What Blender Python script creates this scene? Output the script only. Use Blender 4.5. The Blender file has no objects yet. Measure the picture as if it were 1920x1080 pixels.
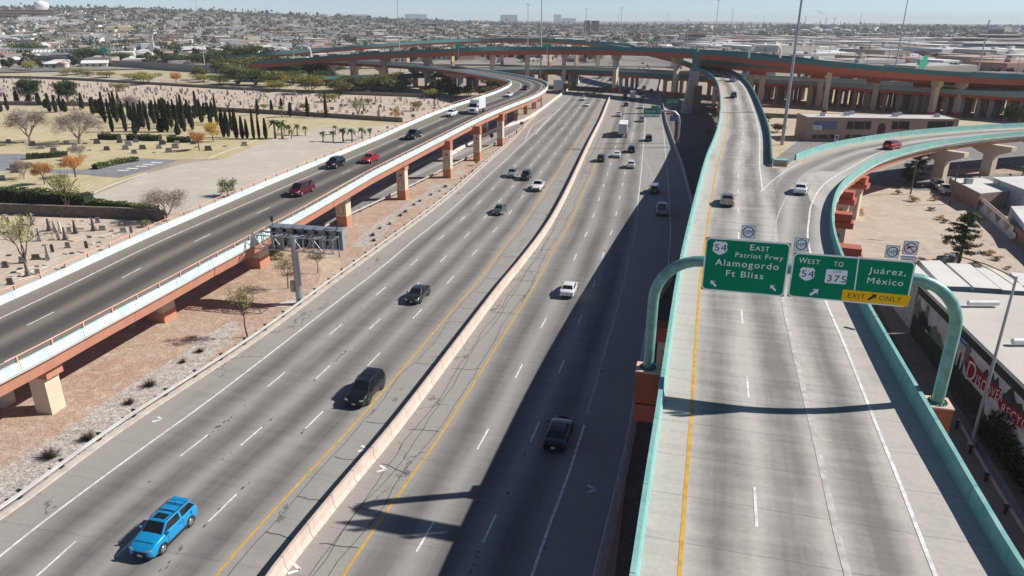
import bpy, bmesh, math, random
import numpy as np
from mathutils import Vector, Matrix
random.seed(7); RNG=np.random.default_rng(7)
D=bpy.data; SC=bpy.context.scene; COL=SC.collection
R_=math.radians
# ------------------------------------------------------------ camera
FPX=1333.; PITCH=R_(20.6); ROLL=R_(0.25); CAMH=32.
_f=np.array([0,math.cos(PITCH),-math.sin(PITCH)]); _r=np.array([1.,0,0]); _u=np.cross(_r,_f)
CR=_r*math.cos(ROLL)+_u*math.sin(ROLL); CU=-_r*math.sin(ROLL)+_u*math.cos(ROLL); CF=_f
cam=D.cameras.new('camera'); camo=D.objects.new('camera',cam); COL.objects.link(camo); SC.camera=camo
cam.sensor_width=36; cam.lens=FPX/1920*36; cam.clip_start=.5; cam.clip_end=40000
camo.matrix_world=Matrix([[CR[0],CU[0],-CF[0],0],[CR[1],CU[1],-CF[1],0],[CR[2],CU[2],-CF[2],CAMH],[0,0,0,1]])
# ------------------------------------------------------------ world, sun, exposure
SUN_EL=R_(38); SUN_AZ=math.atan2(1,.15)
W=D.worlds.new('World'); SC.world=W; W.use_nodes=True; nt=W.node_tree; nt.nodes.clear()
sky=nt.nodes.new('ShaderNodeTexSky'); sky.sky_type='NISHITA'; sky.sun_disc=False
sky.sun_elevation=SUN_EL; sky.sun_rotation=SUN_AZ; sky.air_density=.5; sky.dust_density=.0; sky.ozone_density=1.; sky.altitude=600
bg=nt.nodes.new('ShaderNodeBackground'); bg.inputs[1].default_value=.082
wo=nt.nodes.new('ShaderNodeOutputWorld'); nt.links.new(sky.outputs[0],bg.inputs[0]); nt.links.new(bg.outputs[0],wo.inputs[0])
sl=D.lights.new('sun','SUN'); sl.energy=5.0; sl.angle=R_(.5); sl.color=(1,.955,.89)
so=D.objects.new('sun',sl); COL.objects.link(so)
SUND=Vector((math.sin(SUN_AZ)*math.cos(SUN_EL),math.cos(SUN_AZ)*math.cos(SUN_EL),math.sin(SUN_EL)))
so.rotation_euler=SUND.to_track_quat('Z','Y').to_euler()
SC.view_settings.view_transform='Standard'; SC.view_settings.look='None'; SC.view_settings.gamma=1
SC.view_settings.use_curve_mapping=False; SC.view_settings.exposure=0.34
SC.cycles.volume_bounces=0; SC.cycles.max_bounces=6; SC.cycles.use_denoising=True
# ------------------------------------------------------------ geometry helpers
def hz(x,y):
    """terrain height: flat valley, a mesa rising far away on the left"""
    d=math.hypot(x,y); a=math.atan2(x,y)
    s=min(1,max(0,(d-620)/2200)); s=s*s*(3-2*s)
    l=min(1,max(0,(.12-a)/.62)); l=l*l*(3-2*l)
    return 58*s*l
def ray(px,py): return CF+CR*(px-960)/FPX-CU*(py-540)/FPX
def G(px,py,z=0.):
    d=ray(px,py); t=(z-CAMH)/d[2]; return np.array([d[0]*t,d[1]*t,z])
def GT(px,py):
    """pixel ray onto the terrain"""
    d=ray(px,py); t=60.
    while t<9000:
        x,y,z=d[0]*t,d[1]*t,CAMH+d[2]*t
        if z<hz(x,y): break
        t*=1.006
    return np.array([x,y,hz(x,y)])
def PX(p):
    v=np.array([p[0],p[1],p[2]-CAMH]); w=v@CF; return 960+FPX*v@CR/w, 540-FPX*v@CU/w
def onplane(px,py,A,B):
    """pixel ray onto the vertical plane through A and B: (distance along AB, z)"""
    d=ray(px,py); e=np.array([B[0]-A[0],B[1]-A[1]]); L=math.hypot(*e); e/=L; n=np.array([-e[1],e[0]])
    t=(n@np.array(A[:2]))/(n@d[:2]); q=d*t
    return (q[0]-A[0])*e[0]+(q[1]-A[1])*e[1], CAMH+q[2]
class Path:
    def __init__(s,pts,step=2.):
        P=np.array(pts,float); P=np.vstack([2*P[0]-P[1],P,2*P[-1]-P[-2]]); out=[]
        for i in range(1,len(P)-2):
            a,b,c,d=P[i-1:i+3]; tb=np.linalg.norm(b-a)**.5+1e-6; tc=tb+np.linalg.norm(c-b)**.5+1e-6; td=tc+np.linalg.norm(d-c)**.5+1e-6
            for t in np.linspace(tb,tc,18,endpoint=False):
                A1=(tb-t)/tb*a+t/tb*b; A2=(tc-t)/(tc-tb)*b+(t-tb)/(tc-tb)*c; A3=(td-t)/(td-tc)*c+(t-tc)/(td-tc)*d
                B1=(tc-t)/tc*A1+t/tc*A2; B2=(td-t)/(td-tb)*A2+(t-tb)/(td-tb)*A3
                out.append((tc-t)/(tc-tb)*B1+(t-tb)/(tc-tb)*B2)
        out.append(P[-2]); s._set(np.array(out),step)
    def _set(s,q,step):
        L=np.r_[0,np.cumsum(np.linalg.norm(np.diff(q,axis=0),axis=1))]; n=max(2,int(L[-1]/step)+1)
        s.s=np.linspace(0,L[-1],n); s.p=np.stack([np.interp(s.s,L,q[:,k]) for k in range(3)],1)
        t=np.gradient(s.p,axis=0)[:,:2]; t/=np.linalg.norm(t,axis=1)[:,None]; s.t=t; s.r=np.stack([t[:,1],-t[:,0]],1); s.L=L[-1]; s.step=step
    def offset(s,o,dz=0.):
        o=np.broadcast_to(o,s.s.shape); q=s.p.copy(); q[:,:2]+=s.r*o[:,None]; q[:,2]+=dz
        n=Path.__new__(Path); n._set(q,s.step); return n
    def at(s,d,o=0.,dz=0.):
        x=[np.interp(d,s.s,s.p[:,k]) for k in range(3)]; r=np.array([np.interp(d,s.s,s.r[:,0]),np.interp(d,s.s,s.r[:,1])]); r/=np.linalg.norm(r)
        return np.array([x[0]+r[0]*o,x[1]+r[1]*o,x[2]+dz]), np.array([-r[1],r[0]])
    def near(s,q):
        i=np.argmin(((s.p[:,:2]-np.asarray(q)[:2])**2).sum(1)); d=np.asarray(q)[:2]-s.p[i,:2]; return s.s[i]+d@s.t[i], d@s.r[i]
def P3(*a): return Path([G(*q) for q in a])
class MB:
    """collects faces for one mesh; slots are material indices"""
    def __init__(s): s.v=[]; s.f=[]; s.m=[]; s.uv=None; s.sm=[]
    def add(s,vs,fs,m=0,smooth=False):
        b=len(s.v); s.v.extend([tuple(map(float,v)) for v in vs]); s.f.extend([tuple(i+b for i in f) for f in fs]); s.m.extend([m]*len(fs)); s.sm.extend([smooth]*len(fs)); return s
    def box(s,c,d,rz=0.,m=0,taper=1.,skip=()):
        cx,cy,cz=c; a,b,h=[q/2 for q in d]; C,S=math.cos(rz),math.sin(rz); V=[]
        for z,k in((-h,1.),(h,taper)):
            for x,y in((-a,-b),(a,-b),(a,b),(-a,b)):
                x*=k;y*=k; V.append((cx+x*C-y*S,cy+x*S+y*C,cz+z))
        F=[(0,3,2,1),(4,5,6,7),(0,1,5,4),(1,2,6,5),(2,3,7,6),(3,0,4,7)]
        return s.add(V,[f for i,f in enumerate(F) if i not in skip],m)
    def prism(s,poly,z0,z1,m=0,mt=None):
        n=len(poly); ar=sum(poly[i][0]*poly[(i+1)%n][1]-poly[(i+1)%n][0]*poly[i][1] for i in range(n))
        if ar<0: poly=poly[::-1]
        V=[(p[0],p[1],z0) for p in poly]+[(p[0],p[1],z1) for p in poly]
        s.add(V,[(i,(i+1)%n,(i+1)%n+n,i+n) for i in range(n)]+[tuple(range(n-1,-1,-1))],m); s.add(V[n:],[tuple(range(n))],m if mt is None else mt); return s
    def tube(s,pts,r,n=8,m=0,cap=True,smooth=True):
        pts=[Vector(p) for p in pts]; k=len(pts); r=[r]*k if not hasattr(r,'__len__') else r; V=[];up=None
        for i,p in enumerate(pts):
            t=(pts[min(i+1,k-1)]-pts[max(i-1,0)]).normalized()
            if up is None: up=Vector((0,0,1)) if abs(t.z)<.9 else Vector((1,0,0))
            a=up-t*up.dot(t)
            if a.length<1e-4: a=t.orthogonal()
            a.normalize(); up=a; b=t.cross(a)
            for j in range(n):
                w=2*math.pi*j/n; V.append(p+(a*math.cos(w)+b*math.sin(w))*r[i])
        F=[(i*n+j,i*n+(j+1)%n,(i+1)*n+(j+1)%n,(i+1)*n+j) for i in range(k-1) for j in range(n)]
        s.add(V,F,m,smooth)
        if cap: s.add(V[:n],[tuple(range(n-1,-1,-1))],m); s.add(V[-n:],[tuple(range(n))],m)
        return s
    def build(s,name,mats,parent=None,loc=None):
        me=D.meshes.new(name); me.from_pydata(s.v,[],s.f)
        for q in (mats if isinstance(mats,(list,tuple)) else [mats]): me.materials.append(q)
        if len(me.materials)>1: me.polygons.foreach_set('material_index',s.m)
        if any(s.sm): me.polygons.foreach_set('use_smooth',s.sm)
        if s.uv is not None:
            s.uv=list(s.uv)+[(0,0)]*(len(s.v)-len(s.uv)); l=me.uv_layers.new(name='UVMap'); vi=np.empty(len(me.loops),np.int32); me.loops.foreach_get('vertex_index',vi)
            l.data.foreach_set('uv',np.array(s.uv,np.float32)[vi].ravel())
        me.update(); return link(D.objects.new(name,me),parent,loc)
def link(o,parent=None,loc=None):
    COL.objects.link(o)
    if parent is not None: o.parent=parent
    if loc is not None: o.location=loc
    return o
def tag(o,label,cat,group=None,kind=None):
    if kind: o['kind']=kind
    if label: o['label']=label
    if cat: o['category']=cat
    if group: o['group']=group
    return o
def empty(name,loc=(0,0,0),rz=0.,label=None,cat=None,group=None):
    o=link(D.objects.new(name,None)); o.location=loc; o.rotation_euler=(0,0,rz); o.empty_display_size=.5
    return tag(o,label,cat,group)
def struct(o): o['kind']='structure'; return o
def dup(o,parent=None):
    c=o.copy(); COL.objects.link(c); c.parent=parent
    for ch in KIDS(o): dup(ch,c)
    return c
_kc={}
def KIDS(o):
    if o.name not in _kc: _kc[o.name]=list(o.children)
    return _kc[o.name]
def ribbon(path,o1,o2,mb=None,dz=0.,s0=None,s1=None,n=1,uv=True,m=0):
    mb=mb or MB(); mb.uv=mb.uv if mb.uv is not None else []
    s0=0 if s0 is None else s0; s1=path.L if s1 is None else s1
    k=max(2,int((s1-s0)/path.step)+1); V=[];U=[]
    o1f=o1 if callable(o1) else (lambda d:o1); o2f=o2 if callable(o2) else (lambda d:o2)
    for d in np.linspace(s0,s1,k):
        a,b=o1f(d),o2f(d)
        for j in range(n+1):
            o=a+(b-a)*j/n; p,_=path.at(d,o,dz); V.append(p); U.append((o,d))
    w=n+1; F=[(i*w+j,i*w+j+1,(i+1)*w+j+1,(i+1)*w+j) for i in range(k-1) for j in range(n)]
    mb.add(V,F,m); mb.uv.extend(U); return mb
def sweep(path,prof,mb=None,s0=None,s1=None,m=0,cap=True):
    """closed profile [(offset,dz)] swept along the path"""
    mb=mb or MB(); mb.uv=mb.uv if mb.uv is not None else []; s0=0 if s0 is None else s0; s1=path.L if s1 is None else s1
    k=max(2,int((s1-s0)/path.step)+1); V=[];U=[]
    for d in np.linspace(s0,s1,k):
        pr=prof(d) if callable(prof) else prof
        n=len(pr)
        for o,z in pr:
            p,_=path.at(d,o,z); V.append(p); U.append((o+z,d))
    F=[(i*n+j,(i+1)*n+j,(i+1)*n+(j+1)%n,i*n+(j+1)%n) for i in range(k-1) for j in range(n)]
    if cap: F+=[tuple(range(n)),tuple((k-1)*n+j for j in range(n-1,-1,-1))]
    mb.add(V,F,m); mb.uv.extend(U); return mb
def dashes(path,o,L=3.05,cyc=12.19,s0=0,w=.12,mb=None,dz=.01,s1=None,m=0):
    mb=mb or MB(); d=s0; s1=s1 or path.L-L; of=o if callable(o) else (lambda q:o)
    while d<s1:
        oo=of(d); ribbon(path,oo-w/2,oo+w/2,mb,dz,d,d+L,m=m); d+=cyc
    return mb
# ------------------------------------------------------------ materials
_M={}
def nodes(name):
    m=D.materials.new(name); m.use_nodes=True; t=m.node_tree; b=t.nodes['Principled BSDF']; return m,t,b
def N(t,typ,**k):
    n=t.nodes.new('ShaderNode'+typ)
    for a,v in k.items():
        if a[0]=='i' and a[1:].isdigit(): n.inputs[int(a[1:])].default_value=v
        else: setattr(n,a,v)
    return n
def mth(t,op,a,b=None,c=None,clamp=False):
    n=t.nodes.new('ShaderNodeMath'); n.operation=op; n.use_clamp=clamp
    for i,x in enumerate((a,b,c)):
        if x is None: continue
        if isinstance(x,(int,float)): n.inputs[i].default_value=x
        else: t.links.new(x,n.inputs[i])
    return n.outputs[0]
def mixc(t,f,a,b,mode='MIX'):
    n=t.nodes.new('ShaderNodeMix'); n.data_type='RGBA'; n.blend_type=mode
    for i,x in ((0,f),(6,a),(7,b)):
        if isinstance(x,(int,float)): n.inputs[i].default_value=x
        elif isinstance(x,tuple): n.inputs[i].default_value=(*x[:3],1)
        else: t.links.new(x,n.inputs[i])
    return n.outputs[2]
def vec(t,src,sx,sy,sz):
    n=t.nodes.new('ShaderNodeMapping'); n.inputs[3].default_value=(sx,sy,sz); t.links.new(src,n.inputs[0]); return n.outputs[0]
def noise(t,v,sc,det=3,rough=.55,dist=0.):
    n=t.nodes.new('ShaderNodeTexNoise'); n.inputs['Scale'].default_value=sc; n.inputs['Detail'].default_value=det; n.inputs['Roughness'].default_value=rough; n.inputs['Distortion'].default_value=dist
    t.links.new(v,n.inputs['Vector']); return n.outputs[0]
def ramp(t,f,stops):
    n=t.nodes.new('ShaderNodeMapRange'); n.inputs[1].default_value=stops[0]; n.inputs[2].default_value=stops[1]; n.inputs[3].default_value=stops[2] if len(stops)>2 else 0; n.inputs[4].default_value=stops[3] if len(stops)>2 else 1
    t.links.new(f,n.inputs[0]); return n.outputs[0]
def mat(name,col,rough=.8,metal=0.,var=.18,sc=1.2,col2=None,rnd=0.,bump=0.,coat=0.,spec=None,det=4):
    if name in _M: return _M[name]
    m,t,b=nodes(name); _M[name]=m
    tc=N(t,'TexCoord').outputs['Object']; n=noise(t,tc,sc,det)
    c2=col2 or tuple(c*(1-var) for c in col); c1=col if col2 else tuple(min(1,c*(1+var*.6)) for c in col)
    out=mixc(t,ramp(t,n,(.32,.68)),c1,c2)
    if rnd:
        oi=N(t,'ObjectInfo').outputs['Random']; out=mixc(t,1.,out,_grey(t,mth(t,'MULTIPLY_ADD',oi,rnd,1-rnd*.5)),'MULTIPLY')
    t.links.new(out,b.inputs['Base Color']); b.inputs['Roughness'].default_value=rough; b.inputs['Metallic'].default_value=metal
    if spec is not None: b.inputs['Specular IOR Level'].default_value=spec
    if coat: b.inputs['Coat Weight'].default_value=coat; b.inputs['Coat Roughness'].default_value=.05
    if bump:
        bn=N(t,'Bump'); bn.inputs['Strength'].default_value=bump; bn.inputs['Distance'].default_value=.05; t.links.new(noise(t,tc,sc*6,3),bn.inputs['Height']); t.links.new(bn.outputs[0],b.inputs['Normal'])
    return m
def _grey(t,f):
    n=t.nodes.new('ShaderNodeCombineColor')
    for i in range(3): t.links.new(f,n.inputs[i])
    return n.outputs[0]
def road_mat(name,light,dark,lanes=None,joint=4.6,crack=0.,crackband=None,tar=.5,streak=.5,grain=.1,jdark=.35,blot=.3):
    """pavement: u = metres across, v = metres along. lanes = [(first edge, width, count)]"""
    m,t,b=nodes(name); uv=N(t,'UVMap').outputs[0]; sp=N(t,'SeparateXYZ'); t.links.new(uv,sp.inputs[0]); u,v=sp.outputs[0],sp.outputs[1]
    f=None
    for (e,w,n) in (lanes or []):
        q=mth(t,'DIVIDE',mth(t,'SUBTRACT',u,e),w)
        c=mth(t,'MULTIPLY_ADD',mth(t,'COSINE',mth(t,'MULTIPLY',q,2*math.pi)),-.5,.5)
        c=mth(t,'POWER',c,.65)
        ins=mth(t,'MULTIPLY',mth(t,'GREATER_THAN',q,0.),mth(t,'LESS_THAN',q,float(n)))
        c=mth(t,'MULTIPLY',c,ins); f=c if f is None else mth(t,'MAXIMUM',f,c)
    n1=noise(t,vec(t,uv,.9,.018,1),1.,4,.6); n2=noise(t,vec(t,uv,.35,.06,1),1.,4); n3=noise(t,vec(t,uv,3.5,3.5,1),1.,6,.7)
    n4=noise(t,vec(t,uv,.12,1.1,1),1.,3)
    if f is not None: fac=mth(t,'MULTIPLY',f,mth(t,'MULTIPLY_ADD',n1,1.1,streak-.15),clamp=True)
    else: fac=mth(t,'MULTIPLY',n1,streak)
    fac=mth(t,'ADD',fac,mth(t,'MULTIPLY',mth(t,'SUBTRACT',n2,.5),blot*2),clamp=True)
    fac=mth(t,'ADD',fac,mth(t,'MULTIPLY',mth(t,'SUBTRACT',n4,.5),blot),clamp=True)
    col=mixc(t,fac,light,dark)
    col=mixc(t,1.,col,_grey(t,ramp(t,n3,(.25,.75,1-grain,1+grain))),'MULTIPLY')
    if joint:
        d=noise(t,vec(t,uv,.5,.5,1),1.,2)
        fr=mth(t,'FRACT',mth(t,'DIVIDE',mth(t,'ADD',v,mth(t,'MULTIPLY',d,.25)),joint)); j=mth(t,'LESS_THAN',fr,.07/joint)
        col=mixc(t,mth(t,'MULTIPLY',j,jdark),col,tuple(c*.35 for c in dark))
    if crack:
        vo=N(t,'TexVoronoi',feature='DISTANCE_TO_EDGE'); wv=N(t,'VectorMath',operation='ADD')
        nn=N(t,'TexNoise'); nn.inputs['Scale'].default_value=.9; nn.inputs['Detail'].default_value=4; t.links.new(uv,nn.inputs['Vector'])
        t.links.new(vec(t,uv,.2,.13,1),wv.inputs[0]); t.links.new(vec(t,nn.outputs[1],.45,.45,0),wv.inputs[1]); t.links.new(wv.outputs[0],vo.inputs['Vector']); vo.inputs['Scale'].default_value=1.
        ck=mth(t,'LESS_THAN',vo.outputs['Distance'],.011)
        ck=mth(t,'MULTIPLY',ck,mth(t,'GREATER_THAN',noise(t,vec(t,uv,.14,.05,1),1.,2),.5))
        if crackband:
            msk=None
            for a,bb in crackband:
                q=mth(t,'MULTIPLY',mth(t,'GREATER_THAN',u,a),mth(t,'LESS_THAN',u,bb)); msk=q if msk is None else mth(t,'MAXIMUM',msk,q)
            ck=mth(t,'MULTIPLY',ck,msk)
        col=mixc(t,mth(t,'MULTIPLY',ck,crack),col,(.035,.035,.037))
    t.links.new(col,b.inputs['Base Color']); b.inputs['Roughness'].default_value=.85; b.inputs['Specular IOR Level'].default_value=.3
    bn=N(t,'Bump'); bn.inputs['Strength'].default_value=.15; bn.inputs['Distance'].default_value=.02; t.links.new(n3,bn.inputs['Height']); t.links.new(bn.outputs[0],b.inputs['Normal'])
    return m
def ground_mat(name,stops,sc=.05,grit=.12,gs=6.,rough=.95,patch=None):
    """stops: three colours mixed by two noises; grit: fine stone speckle"""
    m,t,b=nodes(name); tc=N(t,'TexCoord').outputs['Object']
    a=noise(t,tc,sc,5,.6); c=noise(t,tc,sc*5.3,4,.65,.4); g=noise(t,tc,gs,3,.8); g2=noise(t,tc,gs*.28,4,.8)
    col=mixc(t,ramp(t,a,(.38,.62)),stops[0],stops[1]); col=mixc(t,ramp(t,c,(.48,.72)),col,stops[2])
    col=mixc(t,1.,col,_grey(t,mth(t,'MULTIPLY',ramp(t,g,(.3,.7,1-grit,1+grit)),ramp(t,g2,(.3,.7,1-grit*.6,1+grit*.6)))),'MULTIPLY')
    t.links.new(col,b.inputs['Base Color']); b.inputs['Roughness'].default_value=rough; b.inputs['Specular IOR Level'].default_value=.15
    bn=N(t,'Bump'); bn.inputs['Strength'].default_value=.35; bn.inputs['Distance'].default_value=.08; t.links.new(g,bn.inputs['Height']); t.links.new(bn.outputs[0],b.inputs['Normal'])
    return m
def paintwall(name,c1,c2,joint=6.1,stain=.35):
    m,t,b=nodes(name); tc=N(t,'TexCoord').outputs['Object']; uv=N(t,'UVMap').outputs[0]; sp=N(t,'SeparateXYZ'); t.links.new(uv,sp.inputs[0]); v=sp.outputs[1]
    col=mixc(t,ramp(t,noise(t,tc,.8,7,.65),(.36,.66)),c1,c2)
    st=noise(t,vec(t,uv,.5,2.6,1),1.,4,.7); col=mixc(t,mth(t,'MULTIPLY',ramp(t,st,(.5,.8)),stain),col,tuple(c*.45 for c in c1))
    sc=noise(t,vec(t,uv,6.,.35,1),1.,5,.7); col=mixc(t,mth(t,'MULTIPLY',ramp(t,sc,(.58,.75)),stain*.8),col,tuple(c*.4+.03 for c in c1))
    fr=mth(t,'FRACT',mth(t,'DIVIDE',v,joint)); j=mth(t,'MULTIPLY',mth(t,'GREATER_THAN',fr,.5),mth(t,'LESS_THAN',fr,.5+.06/joint)); col=mixc(t,mth(t,'MULTIPLY',j,.8),col,tuple(c*.22 for c in c1))
    t.links.new(col,b.inputs['Base Color']); b.inputs['Roughness'].default_value=.82; b.inputs['Specular IOR Level'].default_value=.25; return m
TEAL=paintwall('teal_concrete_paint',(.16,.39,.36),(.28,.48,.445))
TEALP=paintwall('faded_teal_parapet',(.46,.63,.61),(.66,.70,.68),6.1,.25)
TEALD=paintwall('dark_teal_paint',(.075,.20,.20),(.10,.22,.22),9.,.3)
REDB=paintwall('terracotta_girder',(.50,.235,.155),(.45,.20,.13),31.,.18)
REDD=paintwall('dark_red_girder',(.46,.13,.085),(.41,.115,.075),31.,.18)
CREAM=mat('cream_concrete',(.60,.50,.38),.85,var=.1,sc=.5)
PINKB=paintwall('pink_barrier',(.52,.40,.34),(.63,.51,.44),3.1,.35)
MPAR=paintwall('grey_green_parapet',(.26,.33,.30),(.32,.38,.34),8.,.3)
CONC=mat('plain_concrete',(.46,.44,.41),.9,var=.14,sc=.5)
GALV=mat('galvanized_steel',(.42,.45,.47),.45,.7,var=.12,sc=1.)
WHITEP=mat('white_marking',(.74,.74,.72),.7,var=.3,sc=2.2)
WORNP=mat('worn_marking',(.50,.49,.46),.8,var=.3,sc=1.6)
YELP=mat('yellow_marking',(.62,.36,.05),.7,var=.25,sc=2.)
BLACKP=mat('black_paint',(.02,.02,.022),.5)
RAILP=mat('pink_steel_rail',(.66,.36,.28),.6,var=.15,sc=1.)
RUST=mat('weathered_guardrail',(.55,.54,.52),.55,.4,var=.15,sc=.6)
DARKM=mat('dark_metal',(.05,.05,.055),.5,.5)
WHITE=mat('white_paint',(.78,.78,.77),.6,var=.08)
# ============================================================ GROUND AND ROADS
# terrain sheet out to the horizon
def make_ground():
    mb=MB(); rr=[0,20,40,70,110,160,220,300,400,520,620,750,900,1080,1300,1550,1850,2200,2600,3050,3500,4200,5200,7000,10000,16000]; A=[R_(a) for a in range(-180,180,5)]
    V=[(0,0,0)]; F=[]
    for r in rr[1:]:
        for a in A: x,y=r*math.sin(a),r*math.cos(a); V.append((x,y,hz(x,y)))
    n=len(A)
    for j in range(n): F.append((0,1+(j+1)%n,1+j))
    for i in range(len(rr)-2):
        for j in range(n): F.append((1+i*n+j,1+i*n+(j+1)%n,1+(i+1)*n+(j+1)%n,1+(i+1)*n+j))
    mb.add(V,F,0,True)
    return struct(mb.build('ground',ground_mat('desert_ground',[(.36,.29,.225),(.42,.35,.28),(.30,.255,.20)],.02,.1,1.3)))
ground=make_ground()
def sheet(name,pts,m,dz=.02,z=0.,parent=None,world=False):
    q=[(p if world else G(p[0],p[1],z)) for p in pts]; mb=MB(); V=[(p[0],p[1],z+dz) for p in q]
    ar=sum(V[i][0]*V[(i+1)%len(V)][1]-V[(i+1)%len(V)][0]*V[i][1] for i in range(len(V)))
    if ar<0: V=V[::-1]
    mb.add(V,[tuple(range(len(V)))]); o=mb.build(name,m,parent)
    if parent is None: struct(o)
    return o
def smooth_px(pts,z=0.,step=3.): return [tuple(p) for p in Path([G(x,y,z) for x,y in pts],step).p]
# ---- freeway: reference line = median barrier
barP=P3((455,1180,0),(523,1080,0),(645,925,0),(740,810,0),(942,540,0),(973,502,0),(1032,420,0),(1105,270,0),(1127,225,0),(1142,187.5,0),(1152,170,0),(1172,150,0),(1190,113,0),(1206,98,0),(1226,84,0),(1250,72,0))
_s0=barP.near(G(523,1080))[0]
SH=lambda d: np.interp(d-_s0,[0,52,70,100,130,165,230,280,330],[0,0,-.8,-.8,-.4,0,.3,.8,0])
roadP=barP.offset(SH(barP.s))
roadP.s=roadP.s
def FW(off,dz=.0): return off
widR=lambda d: np.interp(d-_s0,[-60,50,62,100,140,170,215,320,420,600],[18.8,18.8,21,24.6,24,23,21.6,21.5,20,19])
widL=lambda d: np.interp(d-_s0,[-60,215,240,300,345,420],[-22.0,-22.0,-24.5,-22.5,-24,-22])
FWM=road_mat('freeway_concrete',(.315,.295,.272),(.135,.128,.122),lanes=[(-18.15,3.6,4),(3.75,3.72,3)],joint=4.57,crack=.5,crackband=[(-3.3,-.4),(.5,3.6),(-22,-18.6)],streak=.42,blot=.55,jdark=.22)
freeway=struct(ribbon(roadP,lambda d:widL(d),lambda d:widR(d),dz=.03,n=12).build('freeway',FWM))
ES=_s0-45
def line(path,o,w,mb,dz=.045,s0=None,s1=None,m=0): return ribbon(path,(lambda d:(o(d) if callable(o) else o)-w/2),(lambda d:(o(d) if callable(o) else o)+w/2),mb,dz,s0,s1,m=m)
mb=MB(); line(roadP,-3.75,.17,mb); line(roadP,3.85,.17,mb); mb.build('yellow_edge_line',YELP,freeway)
mb=MB(); line(roadP,-18.15,.17,mb); line(roadP,15.05,.2,mb,s1=_s0+22,s0=0)
line(roadP,14.8,.15,mb,s0=_s0+96,s1=_s0+250); line(roadP,20.6,.13,mb,s0=_s0+62,s1=_s0+330)
mb.build('white_edge_line',WHITEP,freeway)
def phase(q):  # arclength of a dash start seen in the photograph
    return roadP.near(G(*q))[0]%12.19
mb=MB()
dashes(roadP,-14.5,mb=mb,dz=.045,s0=phase((503,726)),w=.14); dashes(roadP,-10.95,mb=mb,dz=.045,s0=phase((594,712)),w=.14); dashes(roadP,-7.35,mb=mb,dz=.045,s0=phase((579.5,805.7)),w=.14)
dashes(roadP,7.4,mb=mb,dz=.045,s0=phase((791,1037)),w=.15); dashes(roadP,11.25,mb=mb,dz=.045,s0=phase((922,1021)),w=.15)
mb.build('lane_dashes',WHITEP,freeway)
mb=MB(); dashes(roadP,15.0,L=9,cyc=9.6,mb=mb,dz=.045,s0=_s0+24,s1=_s0+95,w=.16); line(roadP,lambda d:14.9+(d-_s0-110)*-.09+4,.12,mb,s0=_s0+112,s1=_s0+150)
mb.build('worn_lane_line',WORNP,freeway)
# raised reflectors and chevrons on the shoulders
CHV=[((723,880),12.),((842,841),-1),((325,790),9),((1118,917),10),((565,1068),9),((305,787),9)]
mb=MB()
for (px,py) in ((724,880),(688,842),(303,787),(1118,918),(563,1068)):
    p=G(px,py,.05); 
    for a in (2.4,3.6): 
        dx,dy=math.cos(a),math.sin(a); nx,ny=-dy*.11,dx*.11; L=.75
        mb.add([(p[0]-nx,p[1]-ny,.05),(p[0]+nx,p[1]+ny,.05),(p[0]+nx+dx*L,p[1]+ny+dy*L,.05),(p[0]-nx+dx*L,p[1]-ny+dy*L,.05)],[(3,2,1,0)])
mb.build('shoulder_chevron',WHITEP,freeway)
# tar crack seals running along the inside shoulders
mb=MB()
for base,amp,sd in ((-3.1,.22,1),(1.75,.25,5),(2.0,.18,9),(3.25,.2,3)):
    rng=np.random.default_rng(sd); ks=rng.normal(0,1,400); ks=np.convolve(ks,np.ones(5)/2.2,'same')
    line(roadP,lambda d,ks=ks,base=base,amp=amp: base+amp*np.interp(d,np.arange(400)*1.2,ks),.055,mb,dz=.042,s0=_s0-30,s1=_s0+210)
rng=np.random.default_rng(4); d=_s0-20
while d<_s0+170:
    for (a,b) in ((-3.0,-.5),(1.0,3.6)):
        if rng.random()<.75:
            k=6; os_=np.linspace(a,b,k); zz=d+np.cumsum(rng.normal(0,.13,k)); w=.045; V=[]
            for o,q in zip(os_,zz):
                p,_=roadP.at(q-w,o,.042); V.append(p); p,_=roadP.at(q+w,o,.042); V.append(p)
            mb.add(V,[(2*i,2*i+2,2*i+3,2*i+1) for i in range(k-1)])
    d+=rng.uniform(3.5,6.5)
mb.build('tar_crack_seal',mat('crack_tar',(.12,.113,.107),.85,sc=1.5,col2=(.07,.066,.063)),freeway)
# spalled patches on the lane joints
mb=MB(); rng=np.random.default_rng(12)
for o in (-14.5,-10.95,-7.35,11.3,15.0):
    for i in range(20):
        d=_s0-15+rng.uniform(0,110); n_=rng.integers(1,5)
        for j in range(n_):
            p,t=roadP.at(d+j*rng.uniform(.5,.9),o+rng.normal(0,.1),.043); a=rng.uniform(.1,.3); b=rng.uniform(.04,.1)
            mb.add([(p[0]+t[0]*a,p[1]+t[1]*a,p[2]),(p[0]-t[1]*b,p[1]+t[0]*b,p[2]),(p[0]-t[0]*a,p[1]-t[1]*a,p[2]),(p[0]+t[1]*b,p[1]-t[0]*b,p[2])],[(0,1,2,3)])
mb.build('pavement_spall',mat('spall_dark',(.05,.047,.045),.9),freeway)
# ---- median barrier
t=empty('median_barrier',(0,0,0),0,'long pink concrete barrier standing between the two freeway carriageways','barrier')
JB=[(-.38,0),(-.33,.08),(-.17,.35),(-.11,1.07),(.11,1.07),(.17,.35),(.33,.08),(.38,0)]
sweep(barP,JB[::-1],s1=_s0+305).build('barrier_wall',PINKB,t)
mb=MB(); sweep(barP,[(.2,0),(.2,.012),(1.1,.012),(1.1,0)][::-1],mb,s0=0,s1=_s0+60)
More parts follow.
